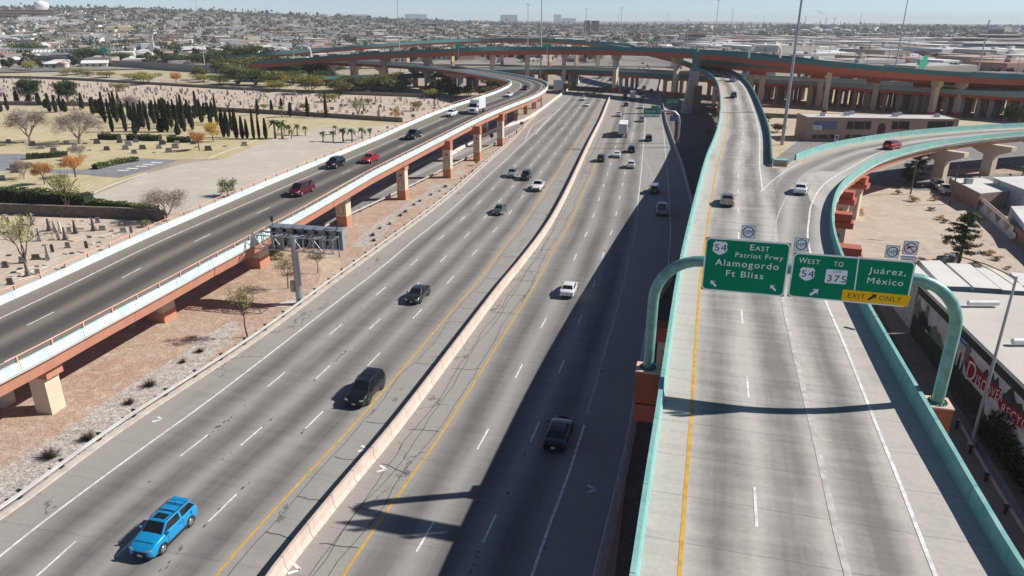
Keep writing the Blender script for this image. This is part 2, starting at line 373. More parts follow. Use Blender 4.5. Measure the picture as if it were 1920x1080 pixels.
# concrete plinth carrying the tall flyover pier
# ---- landscaping and frontage road
RAILPX=[(-60,1012),(0,975),(225,810),(480,640),(615,540),(830,380),(912,308),(963,262),(1000,221),(1052,180),(1072,164)]
railP=Path([G(*q) for q in RAILPX])
FRPX=[(180,632),(300,570),(452,494),(602,431),(652,407),(747,362),(837,317),(930,270),(968,247),(1000,221)]
frP=Path([G(*q) for q in FRPX])
GRAV=ground_mat('red_gravel_landscape',[(.39,.27,.205),(.42,.32,.25),(.50,.415,.33)],.12,.55,8.)
PALE=ground_mat('pale_river_gravel',[(.42,.38,.34),(.36,.33,.30),(.50,.46,.42)],.3,.7,6.)
TAN=ground_mat('tan_sand',[(.50,.40,.30),(.46,.36,.26),(.54,.45,.35)],.1,.4,7.)
lp=[tuple(p) for p in railP.offset(-.6).p if p[1]<240]; fp=[tuple(p) for p in frP.p if p[1]<232]
sheet('landscape_gravel',lp+fp[::-1]+[(-58,52,0),(-52,30,0)],GRAV,.012,world=True)
def blob(name,pts,m,dz): return sheet(name,smooth_px(pts+[pts[0]]),m,dz,world=True)
blob('pale_gravel_bed',[(-30,900),(0,880),(60,846),(112,815),(170,775),(220,735),(268,708),(320,677),(355,650),(410,615),(440,600),(452,612),(430,640),(375,690),(300,742),(225,806),(150,857),(75,907),(0,953),(-30,965)],PALE,.02)
blob('pale_gravel_bed',[(657,464),(687,432),(742,395),(792,365),(830,342),(850,345),(825,365),(780,385),(730,425),(705,457),(675,466)],PALE,.02)
blob('pale_gravel_bed',[(848,322),(862,317),(872,319),(866,327),(852,328)],PALE,.02)
blob('tan_sand_patch',[(470,650),(520,590),(585,545),(600,500),(560,480),(600,470),(640,490),(620,528),(560,570),(500,620),(480,640)],TAN,.016)
ASPH=road_mat('frontage_asphalt',(.34,.33,.31),(.20,.195,.19),lanes=[(-12.6,4.2,3)],joint=0,streak=.5,blot=.5)
front=struct(ribbon(frP,lambda d:np.interp(d,[0,60,170,220],[-13,-13.5,-13,-8]),0,dz=.035,n=6).build('frontage_road',ASPH))
mb=MB(); line(frP,-.35,.15,mb,.05); line(frP,-7.6,.13,mb,.05,s0=95,s1=180); mb.build('white_edge_line',WHITEP,front)
mb=MB(); dashes(frP,-4.0,mb=mb,dz=.05,s0=4); mb.build('lane_dashes',WHITEP,front)
# gore markings where the frontage road joins the freeway
mb=MB(); gp=P3((1004,252,0),(1020,232,0),(1034,219,0),(1050,205,0)); line(gp,0,.2,mb,.05); gp2=P3((985,262,0),(1000,235,0),(1034,215,0)); line(gp2,0,.2,mb,.05)
for i in range(6):
    a=G(1003+i*5,247-i*5,.05); b=G(1009+i*6,235-i*4,.05); n=np.array([0,.12,0]); mb.add([a-n,b-n,b+n,a+n],[(0,1,2,3)])
mb.build('gore_marking',WHITEP,freeway)
# ---- guardrails
def guardrail(path,label,group,s0,s1,side,rot=False,every=3.81,m=RUST,blk=None):
    t=empty('guardrail',(0,0,0),0,label,'guardrail',group)
    w=[(0,.42),(side*.05,.45),(side*.05,.52),(0,.55),(0,.60),(side*.05,.63),(side*.05,.71),(0,.74),(-side*.03,.74),(-side*.03,.42)]
    sweep(path,w if side<0 else w[::-1],s0=s0,s1=s1).build('rail',m,t)
    pm=MB(); pm.box((0,0,.37),(.16,.2,.74)); pm.box((-side*.0,0,.72),(.34,.22,.1)); q=None; d=s0+.5; c=0
    while d<s1 and c<98:
        p,tt=path.at(d,-side*.22)
        if q is None: q=pm.build('post',DARKM,t,p); o=q
        else: o=q.copy(); COL.objects.link(o); o.parent=t; o.location=p
        o.rotation_euler=(0,0,math.atan2(tt[1],tt[0])-math.pi/2); d+=every; c+=1
    return t
guardrail(railP.offset(-.35),'galvanized guardrail along the freeway shoulder below the elevated ramp','guardrails',0,railP.near(G(968,262))[0],1)
# kerb under it
kb=sweep(railP,[(-.45,.0),(-.45,.14),(.1,.14),(.1,0)][::-1]); ko=kb.build('freeway_kerb',mat('kerb_concrete',(.52,.47,.41),.9,var=.2),None); struct(ko)
_a=frP.near(G(605,430))[0]; _b=frP.near(G(968,247))[0]
guardrail(frP.offset(.5),'guardrail with dark posts between frontage road and red gravel median','guardrails',_a,_b,1)
# concrete divider walls
def cwall(pts,label,h=.9,w=.3,m=None,name='concrete_barrier',cat='barrier',group='low concrete barriers',z=0.):
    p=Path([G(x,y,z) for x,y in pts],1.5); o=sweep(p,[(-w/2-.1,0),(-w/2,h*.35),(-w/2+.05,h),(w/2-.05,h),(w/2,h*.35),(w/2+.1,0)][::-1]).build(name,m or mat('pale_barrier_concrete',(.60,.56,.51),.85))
    return tag(o,label,cat,group)
cwall([(842,294),(873,275),(935,243),(980,228),(1010,210),(1040,187),(1072,164),(1095,148)],'low white concrete wall between frontage road and freeway, curving toward the interchange')
ER=Path([roadP.at(d,widR(d)+.2)[0] for d in np.arange(0,_s0+430,8)])
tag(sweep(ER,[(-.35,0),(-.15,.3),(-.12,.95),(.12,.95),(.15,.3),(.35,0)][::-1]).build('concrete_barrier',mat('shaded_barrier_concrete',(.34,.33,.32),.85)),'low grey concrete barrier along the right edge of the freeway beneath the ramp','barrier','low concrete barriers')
# dark dirt strip below the right ramp
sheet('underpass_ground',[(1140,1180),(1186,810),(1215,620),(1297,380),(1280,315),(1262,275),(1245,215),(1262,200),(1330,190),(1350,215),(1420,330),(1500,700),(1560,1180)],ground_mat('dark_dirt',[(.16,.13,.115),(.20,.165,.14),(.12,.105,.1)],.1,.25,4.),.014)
# ============================================================ ELEVATED ROADWAYS
def parapet(path,o,side,mat_,parent,name='parapet',s0=None,s1=None,h=1.07,low=.42,breaks=0):
    of=o if callable(o) else (lambda d:o)
    def prof(d):
        q=of(d); a=[(q,-low),(q,.08),(q+side*.07,.3),(q+side*.13,h),(q+side*.38,h),(q+side*.42,-low)]
        return a if side<0 else a[::-1]
    return sweep(path,prof,s0=s0,s1=s1).build(name,mat_,parent)
def deck(path,oL,oR,m,parent,thick=.28,s0=None,s1=None,n=8,dz=0.):
    f=lambda o:(o if callable(o) else (lambda d:o))
    a,b=f(oL),f(oR)
    top=ribbon(path,a,b,n=n,s0=s0,s1=s1,dz=dz).build('deck',m,parent)
    sweep(path,lambda d:[(a(d)-.4,-.02),(a(d)-.4,-thick),(b(d)+.4,-thick),(b(d)+.4,-.02)],s0=s0,s1=s1).build('deck_slab',CONC,parent)
    return top
def girders(path,oL,oR,m,parent,h=1.5,top=.28,s0=None,s1=None,seg=30.,nm='girder'):
    f=lambda o:(o if callable(o) else (lambda d:o)); a,b=f(oL),f(oR); s0=0 if s0 is None else s0; s1=path.L if s1 is None else s1
    k=max(1,round((s1-s0)/seg)); L=(s1-s0)/k
    for i in range(k):
        sweep(path,lambda d:[(a(d),-top),(a(d)+.25,-top-h),(b(d)-.25,-top-h),(b(d),-top)],s0=s0+i*L+.06,s1=s0+(i+1)*L-.06).build(nm,m,parent)
def pier(parent,p,t,ztop,w=1.6,l=1.6,capw=4.,caph=1.3,capm=REDB,colm=CREAM,off=0.,flare=False,red=.25,z0=-.1,caplen=None,band=REDB,deco=True,capoff=0.):
    """one column with its cap; t = road direction; ztop = underside of the girders"""
    rz=math.atan2(t[1],t[0])-math.pi/2; q=empty('pier',(p[0],p[1],0)); q.parent=parent; q.rotation_euler=(0,0,rz)
    zc=ztop-caph; H=zc-z0
    if flare:
        mb=MB(); mb.box((0,0,z0+H*.5),(w,l,H)); mb.build('column',colm,q)
        mb=MB(); V=[]
        for x,z in((-w/2,zc-.8),(-capw/2,zc+caph*.35),(-capw/2,zc+caph),(capw/2,zc+caph),(capw/2,zc+caph*.35),(w/2,zc-.8)): V+= [(x,-l*.52,z),(x,l*.52,z)]
        n=6; mb.add(V,[(2*i,2*((i+1)%n),2*((i+1)%n)+1,2*i+1) for i in range(n)]+[tuple(2*i for i in range(n))[::-1],tuple(2*i+1 for i in range(n))]); mb.build('pier_cap',capm,q)
    else:
        mb=MB(); mb.box((0,0,z0+H*.5),(w,l,H)); mb.build('column',colm,q)
        mb=MB(); mb.box((capoff,0,zc+caph/2),(capw,l*1.15,caph)); mb.build('pier_cap',capm,q)
    if red: mb=MB(); mb.box((0,0,z0+H*red*.5),(w+.02,l+.02,H*red)); mb.build('painted_base',band,q)
    if deco and H>3:
        mb=MB(); zz=zc-1.0
        for s in (-1,1):
            mb=MB(); V=[(0,0)]+[((.38 if i%2==0 else .16)*math.sin(i*math.pi/5),(.38 if i%2==0 else .16)*math.cos(i*math.pi/5)) for i in range(10)]
            mb.add([(x,s*(l/2+.025),zz+z) for x,z in V],[(0,i+1,(i+1)%10+1) if s<0 else (0,(i+1)%10+1,i+1) for i in range(10)])
            mb.build('star_emblem',DARKM,q)
        for s in (-1,1): mb=MB(); pts=[(.5*math.sin(a),s*(l/2+.02),z0+H*.55+.9*math.cos(a)) for a in np.linspace(0,2*math.pi,17)]; mb.tube(pts,.03,4); mb.build('oval_emblem',DARKM,q)
    return q
def postrail(path,o,parent,every=3.2,dz=1.07,h=.55,m=RAILP,s0=0,s1=None,r=.055):
    s1=s1 or path.L; of=o if callable(o) else (lambda d:o)
    mb=MB(); pts=[path.at(d,of(d),dz+h)[0] for d in np.arange(s0,s1,3.)]; mb.tube(pts,r,6); mb.build('top_rail',m,parent)
    mb=MB(); d=s0+1; 
    while d<s1: p,t=path.at(d,of(d),dz+h/2); mb.box(p,(.12,.16,h),math.atan2(t[1],t[0])); d+=every
    o=mb.build('rail_posts',m,parent); o['kind']='stuff'; return o
# ---- left ramp (two lanes, sweeps up from the lower left and curls left)
LS=P3((-230,700,6.2),(-110,648,6.2),(0,597,6.3),(120,540,6.4),(282,461,6.9),(480,374,7.7),(720,270,8.6),(830,223,9.1),(880,204,9.4),(940,183,9.7),(964,172,9.9),(976,163,10.0),(973,155,10.2),(945,147,10.5),(895,138,10.8),(830,128.5,10.9),(760,122.5,10.7),(700,119.5,10.3),(620,116.5,9.8),(540,115.5,9),(490,115,8.3))
_l0=LS.near(G(0,597,6.3))[0]
LoL=lambda d: np.interp(d-_l0,[0,20,50,95,140,160,200,230],[-2.6,-2.3,-3.0,-3.2,-4.9,-5.3,-4.4,-2.6])
LoR=lambda d: np.interp(d-_l0,[-10,0,22,35,60,135,180,230],[9.9,10.0,11.2,10.9,9.6,9.3,9.6,9.2])
LM=road_mat('ramp_asphalt',(.215,.19,.16),(.085,.078,.074),lanes=[(0,4.2,2)],joint=0,streak=.75,blot=.25)
tL=empty('elevated_ramp',(0,0,0),0,'two-lane elevated ramp with pale teal parapets and pink rails beside the cemetery','bridge')
ld=deck(LS,LoL,LoR,LM,tL)
mb=MB(); line(LS,0,.17,mb,.012); line(LS,lambda d:LoR(d)-2.0,.12,mb,.012); mb.build('white_edge_line',WHITEP,ld)
mb=MB(); dashes(LS,lambda d:np.interp(d-_l0,[0,40,90,160],[3.7,4.4,4.3,3.9]),mb=mb,dz=.012,s0=LS.near(G(50,610,6.3))[0]%12.19,w=.14); mb.build('lane_dashes',WHITEP,ld)
parapet(LS,LoL,-1,TEALP,tL,h=.72,low=.15); parapet(LS,LoR,1,TEALP,tL,h=.70,low=.10)
sE=_l0+215
postrail(LS,lambda d:LoL(d)-.27,tL,dz=.72,h=.5,s0=2,s1=sE); postrail(LS,lambda d:LoR(d)+.27,tL,dz=.70,h=.5,s0=2,s1=sE)
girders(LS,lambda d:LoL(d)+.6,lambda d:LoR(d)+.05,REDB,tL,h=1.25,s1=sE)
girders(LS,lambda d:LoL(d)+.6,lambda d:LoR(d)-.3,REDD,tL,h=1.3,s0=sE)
CAPR=mat('shaded_cap_red',(.40,.145,.10),.8,var=.15,sc=.5)  # girder red darkened: shade on the outrigger caps' near face put into the colour
LPIER=[((97,768),1.6,2.6,0.),((8,758),1.3,1.9,0),((305,598),2.2,2.6,0.),((484,498),2.4,2.6,0.),((646,422),1.9,2.0,0),((756,373),1.7,1.9,0),((832,332),1.7,4.5,-1.3),((888,300),1.6,6.5,-2.3),((932,273),1.6,9,-3.6),((910,252),1.5,1.7,0),((945,238),1.5,1.7,0),((967,226),1.4,1.7,0),((985,214),1.4,1.7,0),((1001,204),1.4,1.7,0),((1012,190),1.3,1.6,0)]
for (q,w,cw,co) in LPIER:
    p=G(*q); d,o=LS.near(p); c,t=LS.at(d); zt=c[2]-.28-1.25
    if co: zt+=.75; p=np.array([p[0]+t[1]*1.0,p[1]-t[0]*1.0,0])
    pier(tL,(p[0],p[1]),t,zt,deco=q[1]<700,w=w,l=w*.95,capw=max(cw,w+.3),caph=1.2 if not co else 1.9,capoff=co,red=.33 if q[1]<700 else 0,capm=REDB if not co else CAPR)
for px,b in ((620,150),(680,152),(745,155),(790,168),(843,160),(878,172),(905,175)):
    p=G(px,b); d,o=LS.near(p); c,t=LS.at(d); pp,_=LS.at(d,3.)
    pier(tL,(pp[0],pp[1]),t,c[2]-1.6,w=2.,l=1.6,capw=7,caph=1.6,flare=True,capm=CONC,colm=CONC,red=.3,deco=False)
# ---- right ramp (main left branch)
RY=P3((1262,1240,8.3),(1274,1080,8.5),(1283,950,8.8),(1294,810,9.2),(1312,540,9.5),(1324,440,9.5),(1346,305,9),(1357,270,9),(1363,245,9),(1364.5,225,9),(1364,205,9.1),(1361,180,9.8),(1354,158,10.8),(1341,143,12),(1322,131.5,13),(1290,117.5,14.4),(1255,107,15.8),(1215,98,17),(1170,90,18),(1100,80.5,18.5),(1050,77,18.6),(1000,75,18.6),(900,76,18),(800,80,17),(700,87,15),(600,94.5,12.5),(500,103,10),(430,108,8))
_r0=RY.near(G(1274,1080,8.5))[0]; RS=lambda y_px,z=9: RY.near(G(*y_px,z))[0]
sG=RS((1346,305)); sN=sG
EDG=P3((2020,1200,9.4),(1920,1060,9.6),(1770,810,10.3),(1625,562,10.55),(1577,470,10.55),(1562,410,10.5),(1570,357,10.3),(1595,327,10.1),(1652,292,10.05),(1740,267.5,9.8),(1815,256,9.5),(1920,246,9.1),(2050,237,8.7)); EDG.p[:,2]-=1.07
EDP=Path(EDG.p[::2],1.5)
def latto(path,edge,dmax=40):
    def f(d):
        c,t=path.at(d); r=np.array([t[1],-t[0]]); q=edge.p[:,:2]-c[:2]; al=q@t; la=q@r; ok=(la>0)&(la<dmax)&(np.abs(al)<2.2)
        return float(la[ok][np.argmin(np.abs(al[ok]))]) if ok.any() else None
    ds=np.arange(0,path.L,2.); v=[f(d) for d in ds]; o=[(a,b) for a,b in zip(ds,v) if b is not None]
    return lambda d: float(np.interp(d,[a for a,_ in o],[b for _,b in o]))
_re=latto(RY,EDP); RoR=lambda d: (_re(d)-.1 if d<sG-2 else 8.6)
RM=road_mat('ramp_concrete',(.47,.44,.40),(.20,.19,.175),lanes=[(-.1,3.6,3)],joint=3.4,streak=.5,blot=.95,grain=.12,jdark=.3)
tR=empty('elevated_ramp',(0,0,0),0,'wide concrete ramp with teal parapets passing under the green overhead signs','bridge')
_k=1
rd=deck(RY,-1.75,RoR,RM,tR,s1=sG-2.2); deck(RY,-1.75,8.6,RM,tR,s0=sG-2.2)
mb=MB(); line(RY,0,.2,mb,.012); mb.build('yellow_edge_line',YELP,rd)
mb=MB(); dashes(RY,3.5,mb=mb,dz=.012,s0=RY.near(G(1417,990,8.7))[0]%12.19,w=.15); line(RY,6.9,.2,mb,.014,s0=sG-22,s1=RY.L)
wr=P3((1790,1180,8.3),(1750,1080,8.5),(1647,810,9.2),(1580,640,9.4),(1545,557,9.5),(1515,450,9.5),(1517,410,9.5),(1522,382,9.3),(1546,345,9.1),(1590,317,9),(1665,280,8.95),(1740,264,8.6),(1920,250,8)); _ry=RY; WR_=('wr',mb)
MLW=mb
def snap(p):
    for i in range(len(p.p)):
        dz=[]
        for q in ([RY,RB] if 'RB' in globals() else [RY]):
            d,o=q.near(p.p[i]); 
            if -3<o<16 and .6<d<q.L-.6 and (q is RY or d>.6): dz.append((abs(o),q.at(d)[0][2]))
        if dz: p.p[i,2]=max(z for _,z in dz)
    return p
gyP=P3((1620,1180,8.3),(1588,1080,8.5),(1525,810,9.2),(1467,557,9.5),(1451,444,9.5),(1460,400,9.4),(1477,367,9.2),(1515,322,9.05),(1555,304,9),(1649,276,8.95),(1740,258,8.6))
# ---- right branch
RB=P3((1400,462,9.4),(1428,372,9.2),(1462,328,9.05),(1507,304,9),(1567,282,9),(1630,269,8.9),(1720,256,8.7),(1820,247,8.4),(1920,241,8),(2050,235,7.6))
sB=RB.near(G(1507,304,9))[0]
for i_ in range(len(RB.p)):
    w_=min(1,max(0,(sB+6-RB.s[i_])/12)); d_,_o=RY.near(RB.p[i_]); RB.p[i_,2]=RB.p[i_,2]*(1-w_)+(RY.at(d_)[0][2]+.004)*w_
_be=latto(RB,EDP); BoR=lambda d:_be(d)-.1
tB=empty('elevated_ramp',(0,0,0),0,'curving exit ramp with bright teal parapets swinging away to the right','bridge')
BM=road_mat('exit_ramp_concrete',(.42,.39,.355),(.19,.18,.168),lanes=[(.1,3.7,2)],joint=4.6,streak=.55,blot=.6)
bd=deck(RB,lambda d: np.interp(d-sB,[-sB,-sB*.5,-8,0],[3.4,1.6,-.4,-1.6]),lambda d:BoR(d),BM,tB,s0=0.,dz=.006)
mb=MB(); line(RB,0,.18,mb,.014,s0=sB-3); mb.build('yellow_edge_line',YELP,bd)
snap(wr); line(wr,0,.2,MLW,.02); MLW.build('white_lane_line',WHITEP,rd); gy=snap(gyP); mb=MB(); _q=gy.near(G(1451,444,9.5))[0]; line(gy,0,.34,mb,.018,s1=_q); line(gy,0,.16,mb,.018,s0=_q); mb.build('worn_lane_strip',WORNP,rd)
# striped gore between the branches
mb=MB()
for a,b in (((1426,362),(1447,340)),((1447,340),(1475,318)),((1475,318),(1503,304)),((1424,325),(1452,326)),((1424,340),(1442,345)),((1423,312),(1462,314))):
    pth=snap(Path([G(*a,9.1),(G(*a,9.1)+G(*b,9.1))/2,G(*b,9.1)],1.)); line(pth,0,.16,mb,.022)
mb.build('gore_marking',WHITEP,rd)
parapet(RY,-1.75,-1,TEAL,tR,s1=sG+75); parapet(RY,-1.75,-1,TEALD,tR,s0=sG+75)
_m=EDP.near(G(1566,385,9.4))[0]; parapet(EDP,-.05,1,TEAL,tR) if False else None
_e0=EDP.offset(-.25); parapet(_e0,0,1,TEAL,tR,s1=_m); parapet(_e0,0,1,TEAL,tB,s0=_m)
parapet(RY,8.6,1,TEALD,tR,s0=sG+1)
parapet(RB,-1.6,-1,TEAL,tB,s0=sB+1)
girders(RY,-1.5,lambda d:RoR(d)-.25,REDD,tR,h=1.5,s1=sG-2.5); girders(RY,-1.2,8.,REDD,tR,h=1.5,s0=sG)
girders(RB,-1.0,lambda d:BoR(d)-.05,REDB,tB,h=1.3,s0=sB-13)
# crash cushion at the gore nose
t=empty('crash_cushion',(0,0,0),0,'scuffed striped impact cushion at the nose between the two ramps','crash cushion')
a=G(1466,313,9.05); mb=MB(); mb.box((a[0],a[1]+1.,a[2]+.5),(2.1,1.6,1.),-.2); mb.build('cushion_body',mat('cushion_grey',(.35,.38,.38),.7,sc=4.),t)
mb=MB()
for i in range(5): mb.box((a[0]-.8+i*.4,a[1]+.02-(i*.0),a[2]+.42),(.17,.06,.6),0,m=0)
mb.build('hazard_stripe',YELP,t); mb=MB(); mb.box((a[0]+.1,a[1]+1.1,a[2]+1.06),(2.3,1.8,.1),-.2); mb.build('cushion_lid',TEAL,t)
# ---- piers of the right ramps
def bent(parent,path,d,offs,h=1.5,top=.28,w=1.5,capw=None,z0=-.1,capm=REDD,red=.22,**k):
    c,t=path.at(d)
    for o in offs: p,_=path.at(d,o); pier(parent,(p[0],p[1]),t,c[2]-top-h,w=w,l=w,capw=capw or w+1.,capm=capm,red=red,z0=z0,**k)
_db=RY.near(G(1262,575,9.4))[0]
for d in np.arange(_db-52,sG+10,26): bent(tR,RY,d,((-2.3 if abs(d-_db)<1 else .9),9.0) if d<sG-30 else (-1.6,6.5),capw=2.4)
for d in np.arange(sG+20,sG+170,21): bent(tR,RY,d,(-.3,),w=1.6,capw=4.,deco=False); bent(tR,RY,d,(6.5,),w=1.6,capw=3.,deco=False)
for d in np.arange(sG+330,RY.L-60,38): bent(tR,RY,d,(3.2,),w=2.2,capw=8,flare=True,capm=CREAM,deco=False)
for (x,y) in ((1610,330),(1584,357),(1577,398),(1590,461)):
    p=G(x,y,7.4); d,o=RB.near(p); c,t=RB.at(d); q=empty('pier',(p[0],p[1],0),math.atan2(t[1],t[0])-math.pi/2); q.parent=tB
    MB().box((0,0,6.85),(2.9,2.0,1.1)).build('pier_cap',REDD,q); MB().box((.15,0,5.85),(3.3,2.3,.85)).build('lower_cap',REDD,q)
    MB().box((0,0,2.7),(1.9,1.7,5.45)).build('column',CREAM,q)
    V=[(0,0)]+[((.5 if i%2==0 else .2)*math.sin(i*math.pi/5),(.5 if i%2==0 else .2)*math.cos(i*math.pi/5)) for i in range(10)]
    mb=MB(); mb.add([(a,-.88,4.3+b) for a,b in V],[(0,i+1,(i+1)%10+1) for i in range(10)]); mb.build('star_emblem',DARKM,q)
    mb=MB(); mb.tube([(.6*math.sin(a),-.88,2.4+1.2*math.cos(a)) for a in np.linspace(0,2*math.pi,17)],.04,4); mb.build('oval_emblem',DARKM,q)
for (x,y) in ((1680,330),(1760,312),(1850,298),(1935,290)):
    p=G(x,y); d,o=RB.near(p); c,t=RB.at(d); q,_=RB.at(d,7.5); pier(tB,(q[0],q[1]),t,c[2]-1.58,w=2.3,l=1.8,capw=9,caph=1.5,flare=True,capm=CREAM,red=0,deco=False,capoff=-2)
# pedestals for the sign bridge are built with it
# ---- top flyover T (near parapet line at z 20.3)
TN=P3((470,116,10.5),(527,112.5,11.6),(620,104,14.4),(700,98.5,16.6),(770,94.5,18.4),(857,91,19.9),(970,89,20.3),(1100,89,20.4),(1225,91,20.8),(1337,97,20.5),(1425,105,19.9),(1500,112.5,19.2),(1625,123.5,17.8),(1737,132,16.5),(1805,136.5,15.7),(1917,142,14.6),(2050,149,13.6))
TN.p[:,2]-=1.07
tT=empty('flyover_bridge',(0,0,0),0,'highest flyover crossing the whole view with dark teal parapet over red girders','bridge')
NP=Path(TN.p[::3])
TC=road_mat('flyover_concrete',(.36,.34,.32),(.2,.19,.18),lanes=[(-12,4,3)],joint=5)
deck(NP,-12.5,-.4,TC,tT,n=3)
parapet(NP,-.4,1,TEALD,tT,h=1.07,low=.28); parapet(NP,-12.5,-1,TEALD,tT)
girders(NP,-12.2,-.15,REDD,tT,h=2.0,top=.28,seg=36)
def tpier(px,py=None,w=2.4,d=None,path=NP,off=-6.3,parent=None,top=2.28,**k):
    if d is None:
        best=None
        for q in np.arange(0,path.L,1.):
            c=path.at(q,off)[0]; x,_=PX(c); 
            if best is None or abs(x-px)<best[0]: best=(abs(x-px),q)
        d=best[1]
    c,t=path.at(d,off); pier(parent or tT,(c[0],c[1]),t,c[2]-top,w=w,l=w*.85,flare=True,capm=CREAM,red=k.pop('red',.16),band=REDD,deco=False,**k)
for px in (660,722,800,922,988,1057,1155,1270): tpier(px,w=2.1,capw=6.5,caph=2.0)
for px in (1560,1763,1808,1925): tpier(px,w=1.9,capw=4.6,caph=2.0)
# ---- twin flyover behind it, a little lower
UN=P3((1300,109.5,17.),(1340,113,16.8),(1400,118.5,16.4),(1480,122.5,15.8),(1560,127.5,15.2),(1650,134,14.6),(1760,142.5,13.6),(1917,152,12.4),(2050,160,11.6)); UN.p[:,2]-=1.07; UP=Path(UN.p[::3])
tU=empty('flyover_bridge',(0,0,0),0,'slightly lower flyover tucked under the highest one on two-column red bents','bridge')
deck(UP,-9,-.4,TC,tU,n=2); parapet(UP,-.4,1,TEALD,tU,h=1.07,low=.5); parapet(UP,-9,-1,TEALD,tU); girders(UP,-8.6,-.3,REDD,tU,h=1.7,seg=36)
for px in (1424,1533,1640,1732,1840):
    best=min(np.arange(0,UP.L,1.),key=lambda q:abs(PX(UP.at(q,-4.5)[0])[0]-px)); c,t=UP.at(best)
    rz=math.atan2(t[1],t[0])-math.pi/2+.65; m_,_=UP.at(best,-4.3)
    q=empty('pier',(m_[0],m_[1],0)); q.parent=tU; q.rotation_euler=(0,0,rz); zt=c[2]-1.98
    mb=MB(); mb.box((0,0,zt-.7),(7.4,1.7,1.4)); mb.build('pier_cap',REDD,q)
    for s in (-1,1): mb=MB(); mb.box((s*2.9,0,(zt-1.4)/2),(1.5,1.5,zt-1.4)); mb.build('column',CREAM,q)
# ---- low mainline overpass M across the freeway and its long viaduct to the right
MN=P3((840,133,9.3),(900,131.5,9.4),(960,130.5,9.5),(1060,130,9.5),(1150,133.5,9.5),(1225,137,9.5),(1290,141,9.5),(1400,147,9.5),(1500,151.5,9.5),(1625,158.5,9.5),(1805,168.5,9.5),(1917,175,9.5),(2060,184,9.5)); MN.p[:,2]-=1.07; MP=Path(MN.p[::3])
tM=empty('overpass_bridge',(0,0,0),0,'low multi-lane overpass on many dark columns crossing under the tall flyovers','bridge')
deck(MP,-24,-.4,TC,tM,n=6); _mx=min(np.arange(0,MP.L,2.),key=lambda q:abs(PX(MP.at(q)[0])[0]-1330)); parapet(MP,-.4,1,TEALD,tM,h=1.07,low=.5,s1=_mx); parapet(MP,-.4,1,MPAR,tM,h=1.07,low=.5,s0=_mx); parapet(MP,-12,-1,CONC,tM,h=.9); parapet(MP,-24,-1,MPAR,tM)
girders(MP,-23.5,-.3,REDD,tM,h=1.3,seg=36)
colm=mat('dark_column_paint',(.34,.275,.21),.85)
best=lambda path,px,off=-1: min(np.arange(0,path.L,1.),key=lambda q:abs(PX(path.at(q,off)[0])[0]-px))
for px in list(range(862,1050,33))+[1066,1162,1246,1330]+list(range(1372,2000,29)):
    d=best(MP,px); c,t=MP.at(d); rz=math.atan2(t[1],t[0])-math.pi/2
    q=empty('pier',(c[0],c[1],0)); q.parent=tM; q.rotation_euler=(0,0,rz)
    mb=MB(); mb.box((-12,0,6.5),(22,1.3,.9)); mb.build('pier_cap',REDD if px>1300 else CONC,q)
    for o in (-2,-9,-16,-22): mb=MB(); mb.box((o,0,3.05),(1.3,1.3,6.1)); mb.build('column',colm if px>1300 else CONC,q)
# ---- another low connector on the left side, under the left ramp's curl
QN=P3((600,143,7.4),(640,141.5,7.4),(740,139,7.4),(830,135.5,7.4),(930,140,7.4),(1010,141,7.4)); QN.p[:,2]-=1.07; QP=Path(QN.p[::3])
tQ=empty('connector_bridge',(0,0,0),0,'low dark connector bridge behind the trees under the curling ramp','bridge')
deck(QP,-10,-.4,TC,tQ,n=2); parapet(QP,-.4,1,TEALD,tQ,low=.5); girders(QP,-9.6,-.3,REDD,tQ,h=1.2)
for px in (650,705,762,815,880,950): 
    d=best(QP,px); c,t=QP.at(d,-5); pier(tQ,(c[0],c[1]),t,c[2]-1.48,w=1.5,l=1.5,capw=8,caph=1.,capm=CONC,colm=CONC,red=0,deco=False)
